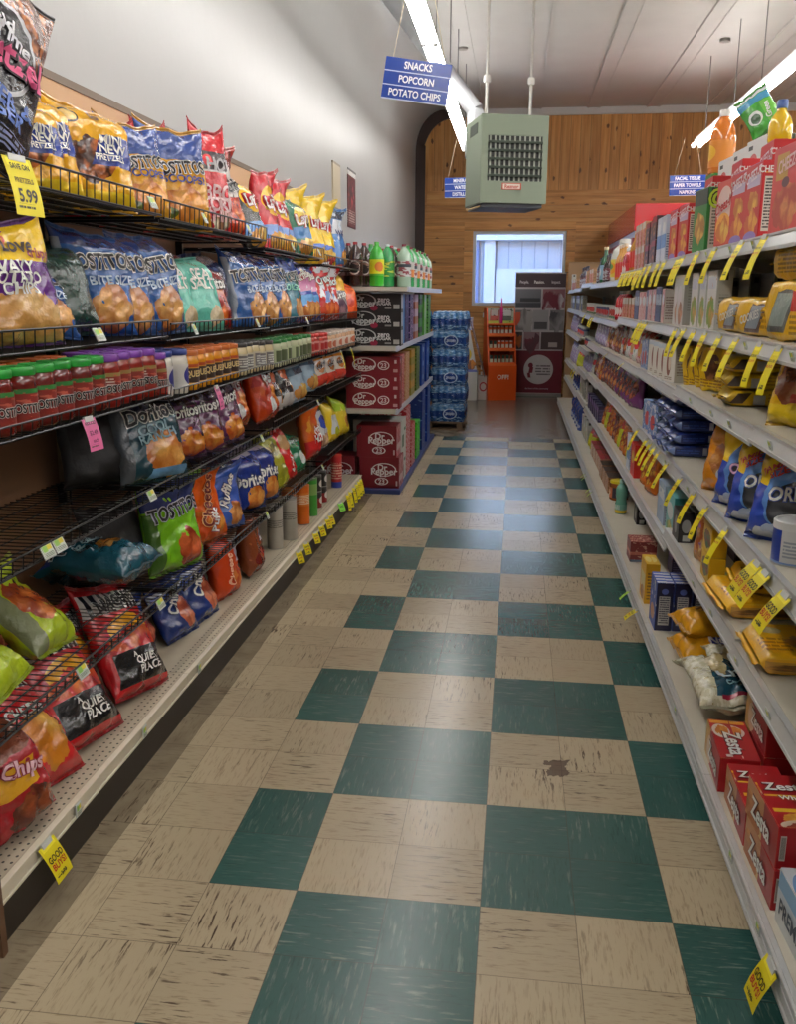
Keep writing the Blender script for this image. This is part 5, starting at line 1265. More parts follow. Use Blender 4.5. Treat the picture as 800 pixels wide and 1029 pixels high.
for yy, n, lab in ((1.88, 5, 'near'), (2.035, 5, 'middle'), (2.19, 5, 'far')):
    for k in range(n): rput(NVP, 4, yy, f'navy cookie pack {("at the bottom", "second from the bottom", "third from the bottom", "fourth from the bottom", "at the top")[k]} of the {lab} stack', 'cookie pack', x=1.475 + .008 * ((k * 7) % 3), dz=k * .0512, face='cam', yaw=(-5, 4, -3, 6, 0)[k])
SNK = FB['white']
for i_, y in enumerate((2.42, 2.60)): rput(BLU, 4, y, 'pale blue carton by the navy packs', 'carton', yaw=10)
for i_, y in enumerate((3.55, 3.74, 3.93, 4.13, 4.33, 4.53, 4.73, 4.93, 5.13)): fbag(('purple', 'purple', 'purple', 'toffee', 'purple', 'toffee', 'toffee', 'toffee', 'toffee')[i_], 4, y, 0, None, 1.12)
for i_, y in enumerate((5.45, 5.68, 5.91, 6.14, 6.4)): fbag(('toffee', 'orange', 'pastel', 'toffee', 'white')[i_], 4, y)

# fifth shelf: trays, boxes, pouches
TRYT = (('E', .20, .74, .11, .10, (206, 190, 140)), ('R', .40, .20, .78, .92, (206, 80, 34), .1), ('B', .50, .40, .22, .22, (226, 186, 130), (190, 130, 70), 3), ('R', .84, 0, 1, 1, (120, 70, 34)), ('L', .05, .1, .3, .5, 4, (190, 120, 20)))
TRYS = ((244, 180, 30), (('R', .04, .16, .96, .66, (206, 150, 60)), ('B', .5, .4, .46, .22, (190, 130, 50), (120, 76, 26), 6), ('R', 0, .8, 1, 1, (250, 200, 60))))
def box_pack(w, d, h, seed, top, side): return pack(w, d, h, (248, 188, 30), top, side, seed=seed, name='cookie_tray', hi=True, puff=.35)
TRY = box_pack(.27, .235, .056, 8, TRYT, TRYS)
TRY2 = box_pack(.27, .27, .056, 11, TRYT[1:], TRYS)
TRS = box_pack(.21, .17, .055, 9, (('R', .35, .3, .95, .8, (170, 60, 36), .3), ('L', .08, .2, .5, .5, 3, (150, 60, 30)), ('P', 4, .66, (236, 160, 30))), ((240, 176, 28), (('E', .3, .5, .05, .2, (120, 50, 30)), ('E', .7, .5, .05, .2, (120, 50, 30)))))
rput(TRY, 5, .335, 'large yellow cookie tray nearest the viewer', 'cookie tray', x=1.485, face='cam', yaw=-2)
rput(TRY2, 5, .745, 'lower yellow cookie tray of the second stack', 'cookie tray', x=1.48, face='cam', yaw=2)
rput(TRS, 5, .75, 'upper yellow cookie tray of the second stack', 'cookie tray', x=1.50, face='cam', yaw=-6, dz=.0565)
YGB = carton(.15, .05, .09, ((226, 180, 36), (('B', .5, .5, .4, .34, (60, 120, 70), (120, 60, 40), 4),)), ((226, 176, 30), ()), None)
for k in range(2): rput(YGB, 5, .99, ('lower', 'upper')[k] + ' yellow and green carton', 'carton', dz=k * .092, yaw=-2)
TAL = bag(.15, .20, .05, (214, 150, 96), (('B', .5, .45, .4, .3, (226, 190, 130), (170, 90, 50), 4), ('R', 0, .8, 1, 1, (190, 100, 130)), ('P', 5, .6, (150, 100, 140))), [], seed=65, name='cookie_bag')
stand(TAL, 5, 1.17, 1.40, 'tall orange pink cookie bag', 20, 4, 'cookie bag'); rput(GRY, 5, 1.27, 'grey green carton beside a tall cookie bag', 'carton', x=1.50, yaw=0)
BKB = carton(.13, .055, .115, ((44, 40, 44), (('E', .5, .5, .2, .3, (150, 150, 150)),)), ((40, 38, 42), (('E', .5, .55, .3, .22, (170, 170, 170)), ('R', .3, .05, .8, .25, (206, 206, 200)))))
rput(BKB, 5, 1.50, 'small black carton with grey roundel', 'carton', x=1.35); rput(BKB, 5, 1.50, 'small black carton with grey roundel, set deeper', 'carton', x=1.41)
TEA = carton(.17, .06, .175, ((120, 190, 190), (('E', .5, .6, .4, .2, (220, 226, 226)), ('B', .5, .2, .4, .16, (206, 190, 90), (110, 150, 90), 4))), ((56, 130, 124), (('L', .15, .1, .85, .8, 10, (150, 190, 186)),)))
BLW = carton(.17, .06, .175, ((176, 196, 222), (('R', .1, .6, .9, .86, (226, 230, 236)), ('P', 4, .62, (120, 150, 200)))), ((150, 160, 176), (('L', .15, .1, .85, .8, 10, (96, 104, 124)),)))
rput(TEA, 5, 1.78, 'teal and white carton', 'carton'); rput(BLW, 5, 2.02, 'pale blue and white carton', 'carton')
OYP = FB['orange']
for y in (2.62, 2.80): stand(OYP[1], 5, y, 1.42, 'orange snack pouch near the red carton', 12, 8, 'sweet bag', .85)
REDC = carton(.16, .10, .18, ((206, 40, 34), (('E', .5, .6, .3, .2, (226, 180, 60)),)), ((206, 36, 32), (('R', .4, .08, .66, .36, (206, 190, 150)), ('E', .52, .3, .08, .05, (150, 60, 40)))))
rput(REDC, 5, 3.12, 'bright red carton', 'carton'); rput(WBL, 5, 3.34, 'white and green edged carton', 'carton')
for i_, y in enumerate((3.56, 3.72, 3.90, 4.06)): fbag(('yellowred', 'orange', 'orange', 'yellowred')[i_], 5, y, 0, None, .85)
for i_, y in enumerate((4.26, 4.44, 4.62, 4.82, 5.02, 5.22)): fbag(('orange', 'toffee', 'orange', 'orange', 'yellowred', 'orange')[i_], 5, y, 0, None, .85)
DKC = carton(.12, .06, .13, ((50, 46, 84), (('R', 0, .6, 1, .9, (120, 90, 150)), ('P', 5, .6, (90, 40, 60)))), ((56, 50, 80), (('L', .1, .1, .9, .8, 8, (120, 110, 150)),)))
for y in (5.45, 5.62, 5.80, 6.0, 6.2, 6.42): rput(DKC, 5, y, 'dark purple carton', 'carton')

# bottom deck
ZR = (176, 30, 36)
ZTOP = (ZR, (('R', .62, .12, .98, .62, (236, 180, 70), .3), ('B', .42, .2, .24, .24, (226, 150, 60), (206, 120, 50), 3), ('E', .38, .22, .26, .24, (216, 196, 180)), ('B', .38, .22, .2, .18, (230, 160, 70), (200, 110, 40), 4)))
ZEND = carton(.126, .225, .10, (ZR, (('R', .05, .2, .15, .8, (206, 200, 190)), ('V', .06, .24, .14, .76, 7, (40, 36, 36)), ('R', .4, .55, .6, .75, (150, 24, 30)))), ((196, 140, 96), (('R', 0, 0, 1, .5, (206, 170, 110)), ('R', .55, 0, 1, 1, (150, 36, 36)), ('B', .2, .3, .3, .4, (226, 160, 80), (170, 100, 50), 3))),
              (ZR, (('R', .06, .48, .98, .60, (236, 190, 50), .0), ('B', .55, .28, .42, .22, (236, 180, 70), (206, 140, 50), 5), ('E', .5, .06, .46, .18, (214, 190, 170)), ('B', .5, .0, .4, .14, (200, 100, 60), (140, 50, 30), 4))),
              [('t', 'Zesta', 0, .74, .032, WHI, (90, 10, 16), 0, .95), ('t', 'Wheat', .1, .53, .017, WHI, (150, 90, 20)), ('l', 'Zesta', 0, .5, .046, WHI, (90, 10, 16), 0, .9)], name='cracker_carton')
ZLNG = carton(.235, .105, .10, ((190, 120, 70), (('R', 0, 0, .3, 1, (206, 160, 90)), ('R', .28, 0, 1, 1, (160, 34, 36)), ('E', .3, .4, .16, .4, (220, 190, 160)))), (ZR, ()), (ZR, (('R', .0, .78, .12, .2, (236, 180, 60)), ('R', .02, .05, .1, .95, (226, 160, 60)), ('E', .3, .45, .18, .42, (222, 206, 196)), ('B', .28, .5, .14, .34, (236, 170, 60), (206, 120, 40), 4), ('R', .9, .3, .96, .6, (220, 206, 200)))),
              [('t', 'Zesta', .25, .5, .044, WHI, (90, 10, 16), 0, .95), ('f', 'Zesta', .2, .5, .044, WHI, (90, 10, 16), 0, .95)], name='cracker_carton')
ZUP = carton(.235, .07, .22, (ZR, (('E', .3, .52, .24, .2, (216, 200, 190)), ('B', .22, .5, .16, .14, (230, 170, 80), (200, 120, 50), 4), ('R', .0, .3, .2, .62, (230, 180, 80), .4))), (ZR, ()), None,
             [('f', 'Zesta', .1, .72, .056, WHI, (90, 10, 16), 0, .95), ('f', 'Original', .2, .58, .02, (230, 190, 200))], name='cracker_carton')
PRM = carton(.215, .13, .125, ((196, 206, 216), (('R', 0, 0, 1, .5, (206, 208, 206)), ('R', 0, .66, 1, 1, (130, 170, 206), .1))), ((186, 200, 216), (('E', .4, .95, .7, .4, (110, 156, 206)), ('R', 0, 0, 1, .45, (206, 206, 204)))), ((214, 220, 226), (('E', .5, .4, .4, .4, (120, 160, 206)), ('B', .5, .6, .3, .3, (190, 96, 60), (150, 60, 40), 4))), [('f', 'PREMIUM', 0, .40, .036, (52, 62, 80), None, 0, .85)], name='cracker_carton')
rput(PRM, 6, -.262, 'white and blue cracker carton at the open near end', 'carton', x=1.325, yaw=3)
rput(ZEND, 6, -.125, 'upper red cracker carton of the nearest stacked pair', 'carton', x=1.380, dz=.1018, face='cam', yaw=2)
rput(ZEND, 6, -.128, 'lower red cracker carton of the nearest stacked pair', 'carton', x=1.380, face='cam', yaw=1)
rput(ZEND, 6, .108, 'red cracker carton behind the nearest stacked pair', 'carton', x=1.378, face='cam', yaw=-1)
rput(ZLNG, 6, .475, 'red cracker carton lying lengthwise along the rail', 'carton', x=1.312, yaw=-3)
for k in range(2):
    rput(ZLNG, 6, .49, ('lower', 'upper')[k] + ' red cracker carton lying in the second row', 'carton', x=1.425, yaw=-1, dz=.1018 * k)
rput(ZEND, 6, .04, 'red cracker carton set deep beside the nearest pair', 'carton', x=1.53, face='cam', yaw=-2)
rput(ZUP, 6, .34, 'upright red cracker carton of the back row', 'carton', x=1.60, yaw=0); rput(ZUP, 6, .60, 'upright red cracker carton of the back row', 'carton', x=1.59, yaw=2)
PUF = bag(.25, .36, .085, (206, 200, 168), (('P', 14, .5, (226, 222, 200)), ('P', 10, .62, (170, 156, 110)), ('R', .20, .06, 1.0, .88, (26, 70, 88), .12), ('B', .62, .72, .2, .12, (230, 220, 190), (190, 170, 120), 7), ('B', .36, .6, .08, .3, (230, 220, 190), (190, 170, 120), 9), ('R', .26, .04, 1, .07, (150, 40, 60)), ('P', 4, .74, (160, 180, 60))), [('Lite', .02, .36, .05, (206, 220, 226), None, 10), ('corn', .0, .22, .03, (150, 190, 200), None, 10)], seed=66, hi=True, name='popcorn_bag', bump=.6)
def lay(P, s, y, x, look, rzdeg, cat, tilt=84, dz=0, sc=1.0, roll=0):
    o = clone(P); R = Matrix.Rotation(math.radians(rzdeg), 3, 'Z') @ Matrix.Rotation(math.radians(-tilt), 3, 'X') @ Matrix.Rotation(math.radians(roll), 3, 'Y')
    low = min((R @ v.co).z for v in P.data.vertices) * sc
    o.location = (x, y, rz_(s, y) - low + .001 + dz); o.rotation_euler = R.to_euler('XYZ'); o.scale = (sc, sc, sc)
    return thing(o, look, MW[s], cat, cat + 's ' + MW[s])
lay(PUF, 6, .605, 1.425, 'white and teal popcorn bag lying down', 3, 'popcorn bag', 86, 0, 1.0)
lay(PUF, 6, .84, 1.47, 'white and teal popcorn bag lying down', -5, 'popcorn bag', 82, .03, .75)
YNP = bag(.20, .26, .08, (226, 160, 28), (('B', .4, .5, .2, .26, (120, 80, 40), (230, 190, 110), 4), ('E', .74, .5, .18, .16, (60, 70, 150)), ('P', 4, .66, (240, 190, 60))), [('Nut', .5, .46, .03, WHI, None, 90)], seed=67, hi=True, name='nut_bag')
lay(YNP, 6, 1.26, 1.335, 'yellow nut bag lying below another', -84, 'nut bag', 86, 0, 1.1)
lay(YNP, 6, 1.30, 1.345, 'yellow nut bag lying on top of another', -80, 'nut bag', 88, .082, 1.05)
BBX = carton(.15, .066, .20, ((52, 78, 160), (('P', 5, .6, (206, 206, 214)), ('E', .5, .3, .3, .16, (206, 150, 100)))), ((26, 28, 66), (('R', .18, .12, .82, .72, (196, 194, 190)), ('L', .22, .14, .78, .70, 12, (80, 80, 90)), ('E', .5, .82, .2, .06, (90, 110, 190)))), ((60, 96, 190), (('V', 0, 0, 1, 1, 4, (226, 226, 230)),)), name='snack_carton')
for x in (1.345, 1.415, 1.485): rput(BBX, 6, 1.655, ('dark blue carton nearest the rail', 'dark blue carton in the middle of three', 'dark blue carton set deepest')[int((x - 1.34) / .07)], 'carton', x=x - .033)
YBX = carton(.15, .06, .18, ((230, 176, 40), (('R', .1, .3, .9, .7, (226, 210, 160)), ('B', .5, .2, .3, .16, (206, 140, 60), (150, 90, 40), 4))), ((226, 168, 36), (('L', .15, .1, .85, .8, 9, (140, 100, 40)),)), ((236, 190, 50), (('E', .5, .5, .3, .4, (246, 220, 140)),)))
rput(YBX, 6, 1.98, 'yellow carton behind the dark blue cartons', 'carton', x=1.315)
RBX = carton(.14, .13, .105, ((120, 50, 46), (('R', 0, .3, 1, .5, (206, 130, 110)), ('P', 5, .6, (70, 34, 36)))), ((126, 44, 44), (('R', 0, .35, 1, .5, (190, 110, 90)), ('P', 6, .6, (196, 150, 130)), ('R', 0, 0, 1, .12, (90, 110, 130)))), ((150, 60, 54), (('P', 6, .55, (214, 170, 150)),)))
rput(RBX, 6, 2.62, 'brown red carton lying alone', 'carton', x=1.33); rput(DKC, 6, 2.40, 'dark carton set deep', 'carton', x=1.50)
rput(YBX, 6, 2.44, 'yellow carton set deep', 'carton', x=1.60, sc=.8)
TBT = bottle(.036, .215, (110, 170, 150), (150, 190, 180), ((120, 176, 160), (('R', 0, 0, 1, .35, (226, 190, 40)), ('L', .3, .4, .7, .9, 5, (220, 230, 226)))), kind='oil', name='tall_bottle')
rput(TBT, 6, 3.62, 'tall green and yellow bottle', 'bottle', x=1.40)
NJR = jar(.062, .13, (150, 90, 50), (226, 206, 30), ((50, 40, 60), (('R', .2, 0, .5, 1, (200, 110, 70)), ('E', .35, .5, .1, .3, (226, 200, 170)))), [], name='nut_jar')
rput(NJR, 6, 4.02, 'dark jar with a wide yellow lid', 'jar', x=1.43, yaw=40)
rput(BKB, 6, 3.40, 'black carton beside the tall bottle', 'carton', x=1.46)
TRAY = carton(.20, .16, .11, ((150, 110, 80), (('P', 6, .5, (196, 150, 110)), ('P', 9, .62, (90, 50, 36)))), ((140, 96, 66), (('P', 6, .5, (190, 140, 100)),)), ((70, 50, 40), (('P', 6, .55, (30, 26, 26)),)), name='cake_box')
for i_, y in enumerate((4.30, 4.52, 4.76)): rput(TRAY, 6, y, 'brown cake box with dark top', 'carton', x=1.375)
TRR = carton(.20, .16, .11, ((170, 130, 100), (('P', 6, .5, (206, 170, 130)),)), ((160, 110, 90), ()), ((176, 40, 56), (('R', 0, .45, 1, .55, (120, 30, 40)),)), name='cake_box')
for i_, y in enumerate((5.02, 5.24, 5.48, 5.72)): rput(TRR, 6, y, 'brown cake box with crimson top', 'carton', x=1.385)
for i_, y in enumerate((5.98, 6.18)): fbag('yellowred', 6, y, 0, None, .8)
for i_, y in enumerate((6.45, 6.7, 6.95)): rput(WHO, 6, y, 'white and green carton far along', 'carton', x=1.39)
DTR = bottle(.06, .27, (36, 56, 130), (206, 206, 210), ((60, 84, 160), (('E', .5, .5, .15, .3, (200, 206, 220)),)), kind='oil', name='water_bottle')
for i_, y in enumerate((7.2, 7.45, 7.7, 8.0, 8.25)):
    rput(DTR, 6, y, 'navy blue bottle', 'bottle', x=1.42); rput(DTR, 6, y + .05, 'navy blue bottle of the back row', 'bottle', x=1.56)

# far goods on the upper shelves
JUG = bottle(.095, .30, (226, 224, 214), (236, 234, 228), ((226, 206, 80), (('E', .5, .5, .16, .36, (236, 160, 40)), ('E', .5, .6, .1, .2, (80, 150, 70)))), kind='juice', name='white_jug')
GBT = bottle(.045, .29, (30, 90, 54), (226, 216, 170), ((150, 190, 214), (('E', .5, .5, .1, .3, (230, 236, 240)),)), kind='wine', name='green_bottle')
RBT = bottle(.04, .20, (190, 34, 40), (226, 226, 220), ((200, 40, 46), (('E', .5, .5, .12, .34, (230, 226, 220)),)), kind='juice', name='red_bottle')
YBT = bottle(.035, .24, (214, 150, 60), (226, 200, 170), ((206, 60, 50), ()), kind='wine', name='sauce_bottle')
DBT = bottle(.035, .22, (60, 40, 40), (40, 40, 60), ((190, 190, 200), (('P', 5, .5, (120, 60, 70)),)), kind='wine', name='dark_bottle')
BJR = jar(.045, .13, (130, 76, 30), (110, 50, 40), ((206, 130, 50), (('R', .3, .1, .7, .9, (150, 40, 36)),)), [])
CNB = can(.036, .10, ((150, 150, 156), (('E', .5, .5, .14, .3, (200, 60, 60)), ('R', 0, .7, 1, .9, (70, 80, 120)))), name='tin_can')
CNW = can(.036, .10, ((206, 204, 198), (('E', .5, .5, .14, .3, (190, 70, 60)), ('R', 0, .0, 1, .2, (90, 130, 90)))), name='tin_can')
MIXC = carton(.10, .06, .12, ((206, 150, 110), (('P', 5, .5, (190, 70, 60)), ('R', 0, .7, 1, 1, (206, 196, 180)))), ((190, 150, 110), (('L', .1, .1, .9, .8, 7, (120, 90, 70)),)))
def far(P, s, ys, look, cat, x=None):
    for y in ys: rput(P, s, y, look, cat, x=None if x is None else x + rx_(y), yaw=rnd.uniform(-8, 8))
for k in range(2):
    for y in (3.28, 3.42, 3.56): rput(MIXC, 1, y, ('lower', 'upper')[k] + ' orange baking carton of a stacked pair', 'carton', dz=k * .1225)
far(YBT, 1, (3.72, 3.84, 3.96), 'slim amber sauce bottle', 'bottle', 1.40)
far(RBT, 1, (4.24, 4.36), 'small red bottle', 'bottle', 1.40)
far(JUG, 1, (5.10,), 'large white jug with yellow label', 'jug', 1.45)
far(YBT, 1, (4.56, 4.72, 4.86), 'amber sauce bottle before the white jug', 'bottle', 1.40)
far(GBT, 1, (6.0,), 'green bottle with pale blue label', 'bottle', 1.40)
far(DBT, 1, (5.6, 5.8, 6.2, 6.4), 'dark sauce bottle', 'bottle', 1.40)
far(MIXC, 1, (6.7, 6.95, 7.2, 7.5), 'orange baking carton far along', 'carton')
far(DBT, 1, (7.9, 8.1, 8.35, 8.6), 'dark sauce bottle far along', 'bottle', 1.40)
far(MIXC, 1, (9.1, 9.4, 9.7), 'orange baking carton at the far end', 'carton')
far(WHO, 1, (9.95,), 'tall pale carton at the far end', 'carton')
far(MIXC, 2, (3.55, 3.7, 3.85, 4.0), 'small orange carton', 'carton')
far(RBT, 2, (4.22, 4.36, 4.5, 4.64), 'small red bottle', 'bottle', 1.40)
for y in (4.29, 4.43, 4.57): rput(BJR, 2, y, 'brown sauce jar of the back row', 'jar', x=1.56)
far(CNW, 2, (4.82, 4.95, 5.08, 5.21), 'white food tin', 'tin', 1.41)
far(CNB, 2, (5.45, 5.58, 5.71, 5.84, 5.97, 6.1, 6.23, 6.36), 'grey food tin', 'tin', 1.41)
far(CNW, 2, (6.7, 6.85, 7.0, 7.15, 7.3, 7.5), 'white food tin beyond the grey tins', 'tin', 1.41)
far(MGZ, 2, (7.95, 8.2, 8.45, 8.7, 9.1, 9.35, 9.6, 9.85), 'blue grey carton', 'carton')
far(CNB, 3, (6.7, 6.85, 7.0, 7.15, 7.3, 7.5), 'grey food tin', 'tin', 1.41)
far(CNB, 3, (7.9, 8.1, 8.3, 8.5, 8.7), 'grey food tin far along', 'tin', 1.41)
for y in (9.2, 9.45, 9.7, 9.95): fbag('lilac', 3, y)
for y in (6.75, 7.0, 7.25, 7.5): fbag('lilac', 4, y, 0, None, .9)
for y in (7.95, 8.2, 8.45): fbag('yellowred', 4, y, 0, None, 1.0)
for y in (8.75, 9.2, 9.45, 9.7): fbag('lilac', 4, y, 0, None, 1.0)
far(WHO, 5, (6.7, 6.95, 7.2, 7.5), 'white carton', 'carton')
for y in (7.95, 8.2, 8.45, 8.7): rput(DTR, 5, y, 'navy blue bottle', 'bottle', x=1.44, sc=.8)
# ------------------------------------------------------------------ soda rack at the end of the chip shelves
SKX = -.11
sr = empty('soda_rack', (0, 0, 0))
Y0, Y1 = 4.63, 7.5
GREYS = plain((196, 190, 176), .42); BLUEM = plain((44, 58, 110), .45)
MB().box(-.80, SKX + .01, Y0, Y1, .0, .035).obj('base_pallet', BLUEM, sr, bevel=.003)
MB().box(-.82, -.79, Y0, Y1, .035, 1.52).obj('back_panel', plain((120, 112, 100), .5), sr)
for z, xf in ((1.512, -.045), (1.088, -.125), (.632, -.125)):
    s = MB().box(-.79, xf - .012, Y0, Y1, z - .03, z).obj('rack_shelf', GREYS, sr)
    MB().box(xf - .012, xf, Y0, Y1, z - .034, z + .004).obj('price_rail', plain((196, 200, 214), .3), s)
for y in (Y0 + .02, (Y0 + Y1) / 2, Y1 - .02): MB().box(-.79, -.765, y - .016, y + .016, .035, 1.52).obj('upright', plain((150, 146, 138), .4), sr)
thing(sr, 'drink rack with three pale shelves', 'next to the chip shelves against the white wall', 'shelving', fixed=True)
DPR = (124, 18, 34)
def case(w, d, h, c, layers=(), texts=(), side=None, name='drink_case'): return carton(w, d, h, (c, layers), side or (c, layers), (c, ()), texts, name=name)
DP12 = case(.40, .13, .126, DPR, (('E', .34, .55, .22, .40, (226, 220, 218)), ('E', .34, .55, .196, .35, DPR), ('E', .70, .50, .11, .26, (226, 220, 218)), ('E', .70, .50, .088, .205, DPR), ('R', .90, .62, .94, .82, (206, 190, 190)), ('R', .88, .12, .96, .3, (190, 150, 150))),
            [('f', 'Dr', -.42, .73, .038, (226, 222, 220)), ('f', 'Pepper', -.30, .43, .040, (226, 222, 220)), ('f', '23', .40, .5, .034, (220, 210, 210))], (DPR, (('R', .2, .62, .4, .86, (206, 170, 170)), ('V', .1, .1, .9, .5, 6, (150, 40, 50)))))
ZS12 = case(.40, .13, .126, (22, 20, 22), (('E', .30, .55, .24, .42, (196, 196, 196)), ('E', .30, .55, .214, .365, (22, 20, 22)), ('E', .50, .16, .07, .16, (150, 26, 60)), ('R', .86, .10, .97, .36, (176, 176, 172)), ('R', .70, .10, .82, .2, (140, 140, 138))),
            [('f', 'Dr', -.52, .73, .040, (206, 210, 208)), ('f', 'Pepper', -.38, .43, .044, (206, 210, 208)), ('f', 'zero', .36, .66, .034, (226, 226, 226)), ('f', 'SUGAR', .36, .42, .024, (226, 226, 226))], ((40, 40, 44), (('R', .1, .1, .9, .9, (176, 180, 190)),)))
DP24 = case(.30, .27, .235, (118, 18, 30), (('E', .62, .60, .31, .22, (226, 220, 218)), ('E', .62, .60, .28, .192, (118, 18, 30)), ('E', .56, .22, .17, .12, (226, 220, 218)), ('E', .56, .22, .14, .095, (118, 18, 30)), ('R', .92, .08, .96, .24, (196, 176, 176))),
            [('f', 'Dr', .16, .68, .046, (226, 222, 220)), ('f', 'Pepper', .24, .55, .050, (226, 222, 220)), ('f', '23', .12, .22, .036, (220, 210, 210))], ((150, 50, 60), (('P', 5, .5, (190, 120, 126)), ('R', .1, .2, .9, .4, (206, 180, 180)))))
SR1, SR2, SR3, SR4 = 'on top of the drink rack', 'on the upper rack shelf', 'on the lower rack shelf', 'on the rack base'
TH = ('bottom', 'middle', 'top', 'highest')
for k in range(3):
    place(ZS12, (-.315, 4.76, 1.0885 + .127 * k), f'{TH[k]} black zero sugar drink case', SR2, 'drink case', 'drink cases')
    place(DP12, (-.315, 4.70, .6325 + .127 * k), f'{TH[k]} maroon drink case of three', SR3, 'drink case', 'drink cases')
for k in range(2): place(DP24, (-.265 - .02 * (k == 1), 4.68, .0355 + .2355 * k), f'{("lower", "upper")[k]} large maroon drink cube', SR4, 'drink case', 'drink cases')
place(DP24, (-.60, 4.68, .0355), 'large maroon drink cube half hidden by chip shelves', SR4, 'drink case', 'drink cases')
def col(c, layers, look, y, z0, n, h, d=.20, w=.38, xr=-.135, side=None, where=''):
    P = carton(d, w, h, (c, layers), (c, layers), (c, ()), (), name='drink_case')
    for k in range(n):
        lv = ('', ('lower ', 'upper '), ('bottom ', 'middle ', 'top '))[n - 1][k] if n > 1 else ''
        place(P, (xr, y, z0 + k * (h + .0012)), f'{lv}{look}', where, 'drink case', 'drink cases', rz=PI / 2)
def can_ends(c): return (('V', 0, .0, 1, 1, 3, c),)
for y, c, l, look, in ((5.02, (90, 150, 206), (('R', 0, 0, .5, 1, (206, 206, 200)), ('R', .5, 0, 1, 1, (70, 140, 206))), 'pale blue drink case'), (5.30, (52, 40, 92), (('P', 5, .6, (120, 96, 170)),), 'dark purple drink case'), (5.62, (52, 40, 92), (('P', 5, .55, (190, 150, 190)),), 'mottled purple drink case'),
                      (6.0, (176, 110, 90), (('R', 0, .5, 1, 1, (196, 170, 196)),), 'pink and tan drink case'), (6.35, (60, 130, 50), (('R', 0, .3, 1, .7, (30, 50, 34)),), 'dark green drink case'), (6.75, (90, 160, 60), (('R', .3, 0, .5, 1, (206, 214, 206)),), 'light green drink case'), (7.15, (90, 160, 60), (('P', 4, .5, (40, 90, 40)),), 'mottled green drink case')):
    col(c, l, look, y, 1.0885, 3, .124, .24, where=SR2)
for y, c, l, look in ((5.02, (176, 60, 60), (('P', 8, .5, (206, 150, 140)),), 'rose speckled drink case'), (5.35, (190, 130, 90), (('P', 8, .5, (206, 170, 130)),), 'tan speckled drink case'), (5.75, (196, 150, 60), (('R', 0, .0, 1, .5, (150, 140, 60)),), 'mustard drink case'), (6.15, (110, 130, 60), (('P', 5, .5, (70, 90, 40)),), 'olive drink case'),
                      (6.6, (34, 70, 160), (('E', .5, .6, .2, .2, (150, 180, 220)),), 'bright blue drink case'), (7.05, (34, 70, 160), (('E', .5, .4, .2, .2, (120, 160, 210)),), 'bright blue drink case far along')):
    col(c, l, look, y, .6325, 3, .125, .26, where=SR3)
WG = ((206, 212, 206), (('R', .1, .1, .5, .5, (30, 100, 60)), ('R', .5, .6, .9, .7, (60, 130, 90))), 'white and green drink case')
for y, c, l, look, n, h in ((5.06, *WG, 2, .24), (5.36, (190, 40, 50), (('P', 9, .5, (220, 170, 170)),), 'crimson speckled drink case', 3, .18), (5.72, (176, 36, 44), (('P', 9, .52, (214, 150, 150)),), 'crimson drink case behind a speckled one', 2, .18), (6.12, (70, 190, 40), (('P', 5, .55, (40, 130, 30)),), 'lime green drink case', 2, .16), (6.6, (34, 56, 130), (('P', 5, .6, (110, 140, 190)),), 'royal blue drink case', 3, .18), (7.1, (30, 60, 140), (('P', 5, .6, (90, 130, 190)),), 'royal blue drink case at the far end', 3, .18)):
    col(c, l, look, y, .0355, n, h, .27, where=SR4, xr=-.125)
# two litre bottles along the top
def two_l(liq, cap, lab, texts=()): return bottle(.054, .31, liq, cap, lab, kind='soda', name='soda_bottle', texts=texts)
B_GRN = two_l((60, 176, 50), (70, 170, 60), ((220, 220, 40), (('R', 0, .0, 1, .12, (80, 170, 50)), ('E', .5, .55, .1, .3, (214, 120, 40)), ('P', 5, .66, (150, 190, 50)))))
B_DRK = two_l((52, 30, 26), (150, 26, 40), ((70, 36, 34), (('E', .5, .5, .14, .44, (206, 196, 190)), ('E', .5, .5, .11, .36, (40, 24, 24)), ('P', 6, .6, (150, 110, 96)))))
B_CLR = two_l((170, 196, 176), (120, 26, 50), ((206, 206, 206), (('P', 6, .5, (150, 70, 80)), ('R', 0, .6, 1, .8, (60, 70, 80)))))
B_SPR = two_l((40, 150, 80), (206, 210, 214), ((60, 150, 70), (('P', 5, .55, (214, 220, 90)),)))
B_ORG = two_l((60, 160, 90), (60, 150, 70), ((226, 140, 70), (('R', 0, .5, 1, 1, (206, 206, 200)),)))
TZ = 1.513
place(B_GRN, (-.285, 4.70, TZ), 'green soda bottle with bright yellow label at the corner', SR1, 'bottle', 'soda bottles on the drink rack', rz=.5)
for i_, (x, y) in enumerate(((-.44, 4.70), (-.555, 4.71), (-.67, 4.70), (-.40, 4.84), (-.515, 4.84), (-.63, 4.85))): place(B_DRK, (x, y, TZ), 'dark root beer bottle with red cap', SR1, 'bottle', 'soda bottles on the drink rack', rz=rnd.uniform(-.4, .4))
for i_ in range(9):
    y = 5.0 + i_ * .21
    for j in range(3):
        P, l = ((B_CLR, 'clear soda bottle with red cap'), (B_SPR, 'green soda bottle with white cap'), (B_ORG, 'green soda bottle with orange label'), (B_DRK, 'dark soda bottle behind'))[(i_ * 2 + j) % 4]
        place(P, (-.125 - j * .125, y, TZ), l, SR1 + (', front row', ', middle row', ', back row')[j], 'bottle', 'soda bottles on the drink rack', rz=PI / 2 + rnd.uniform(-.4, .4))

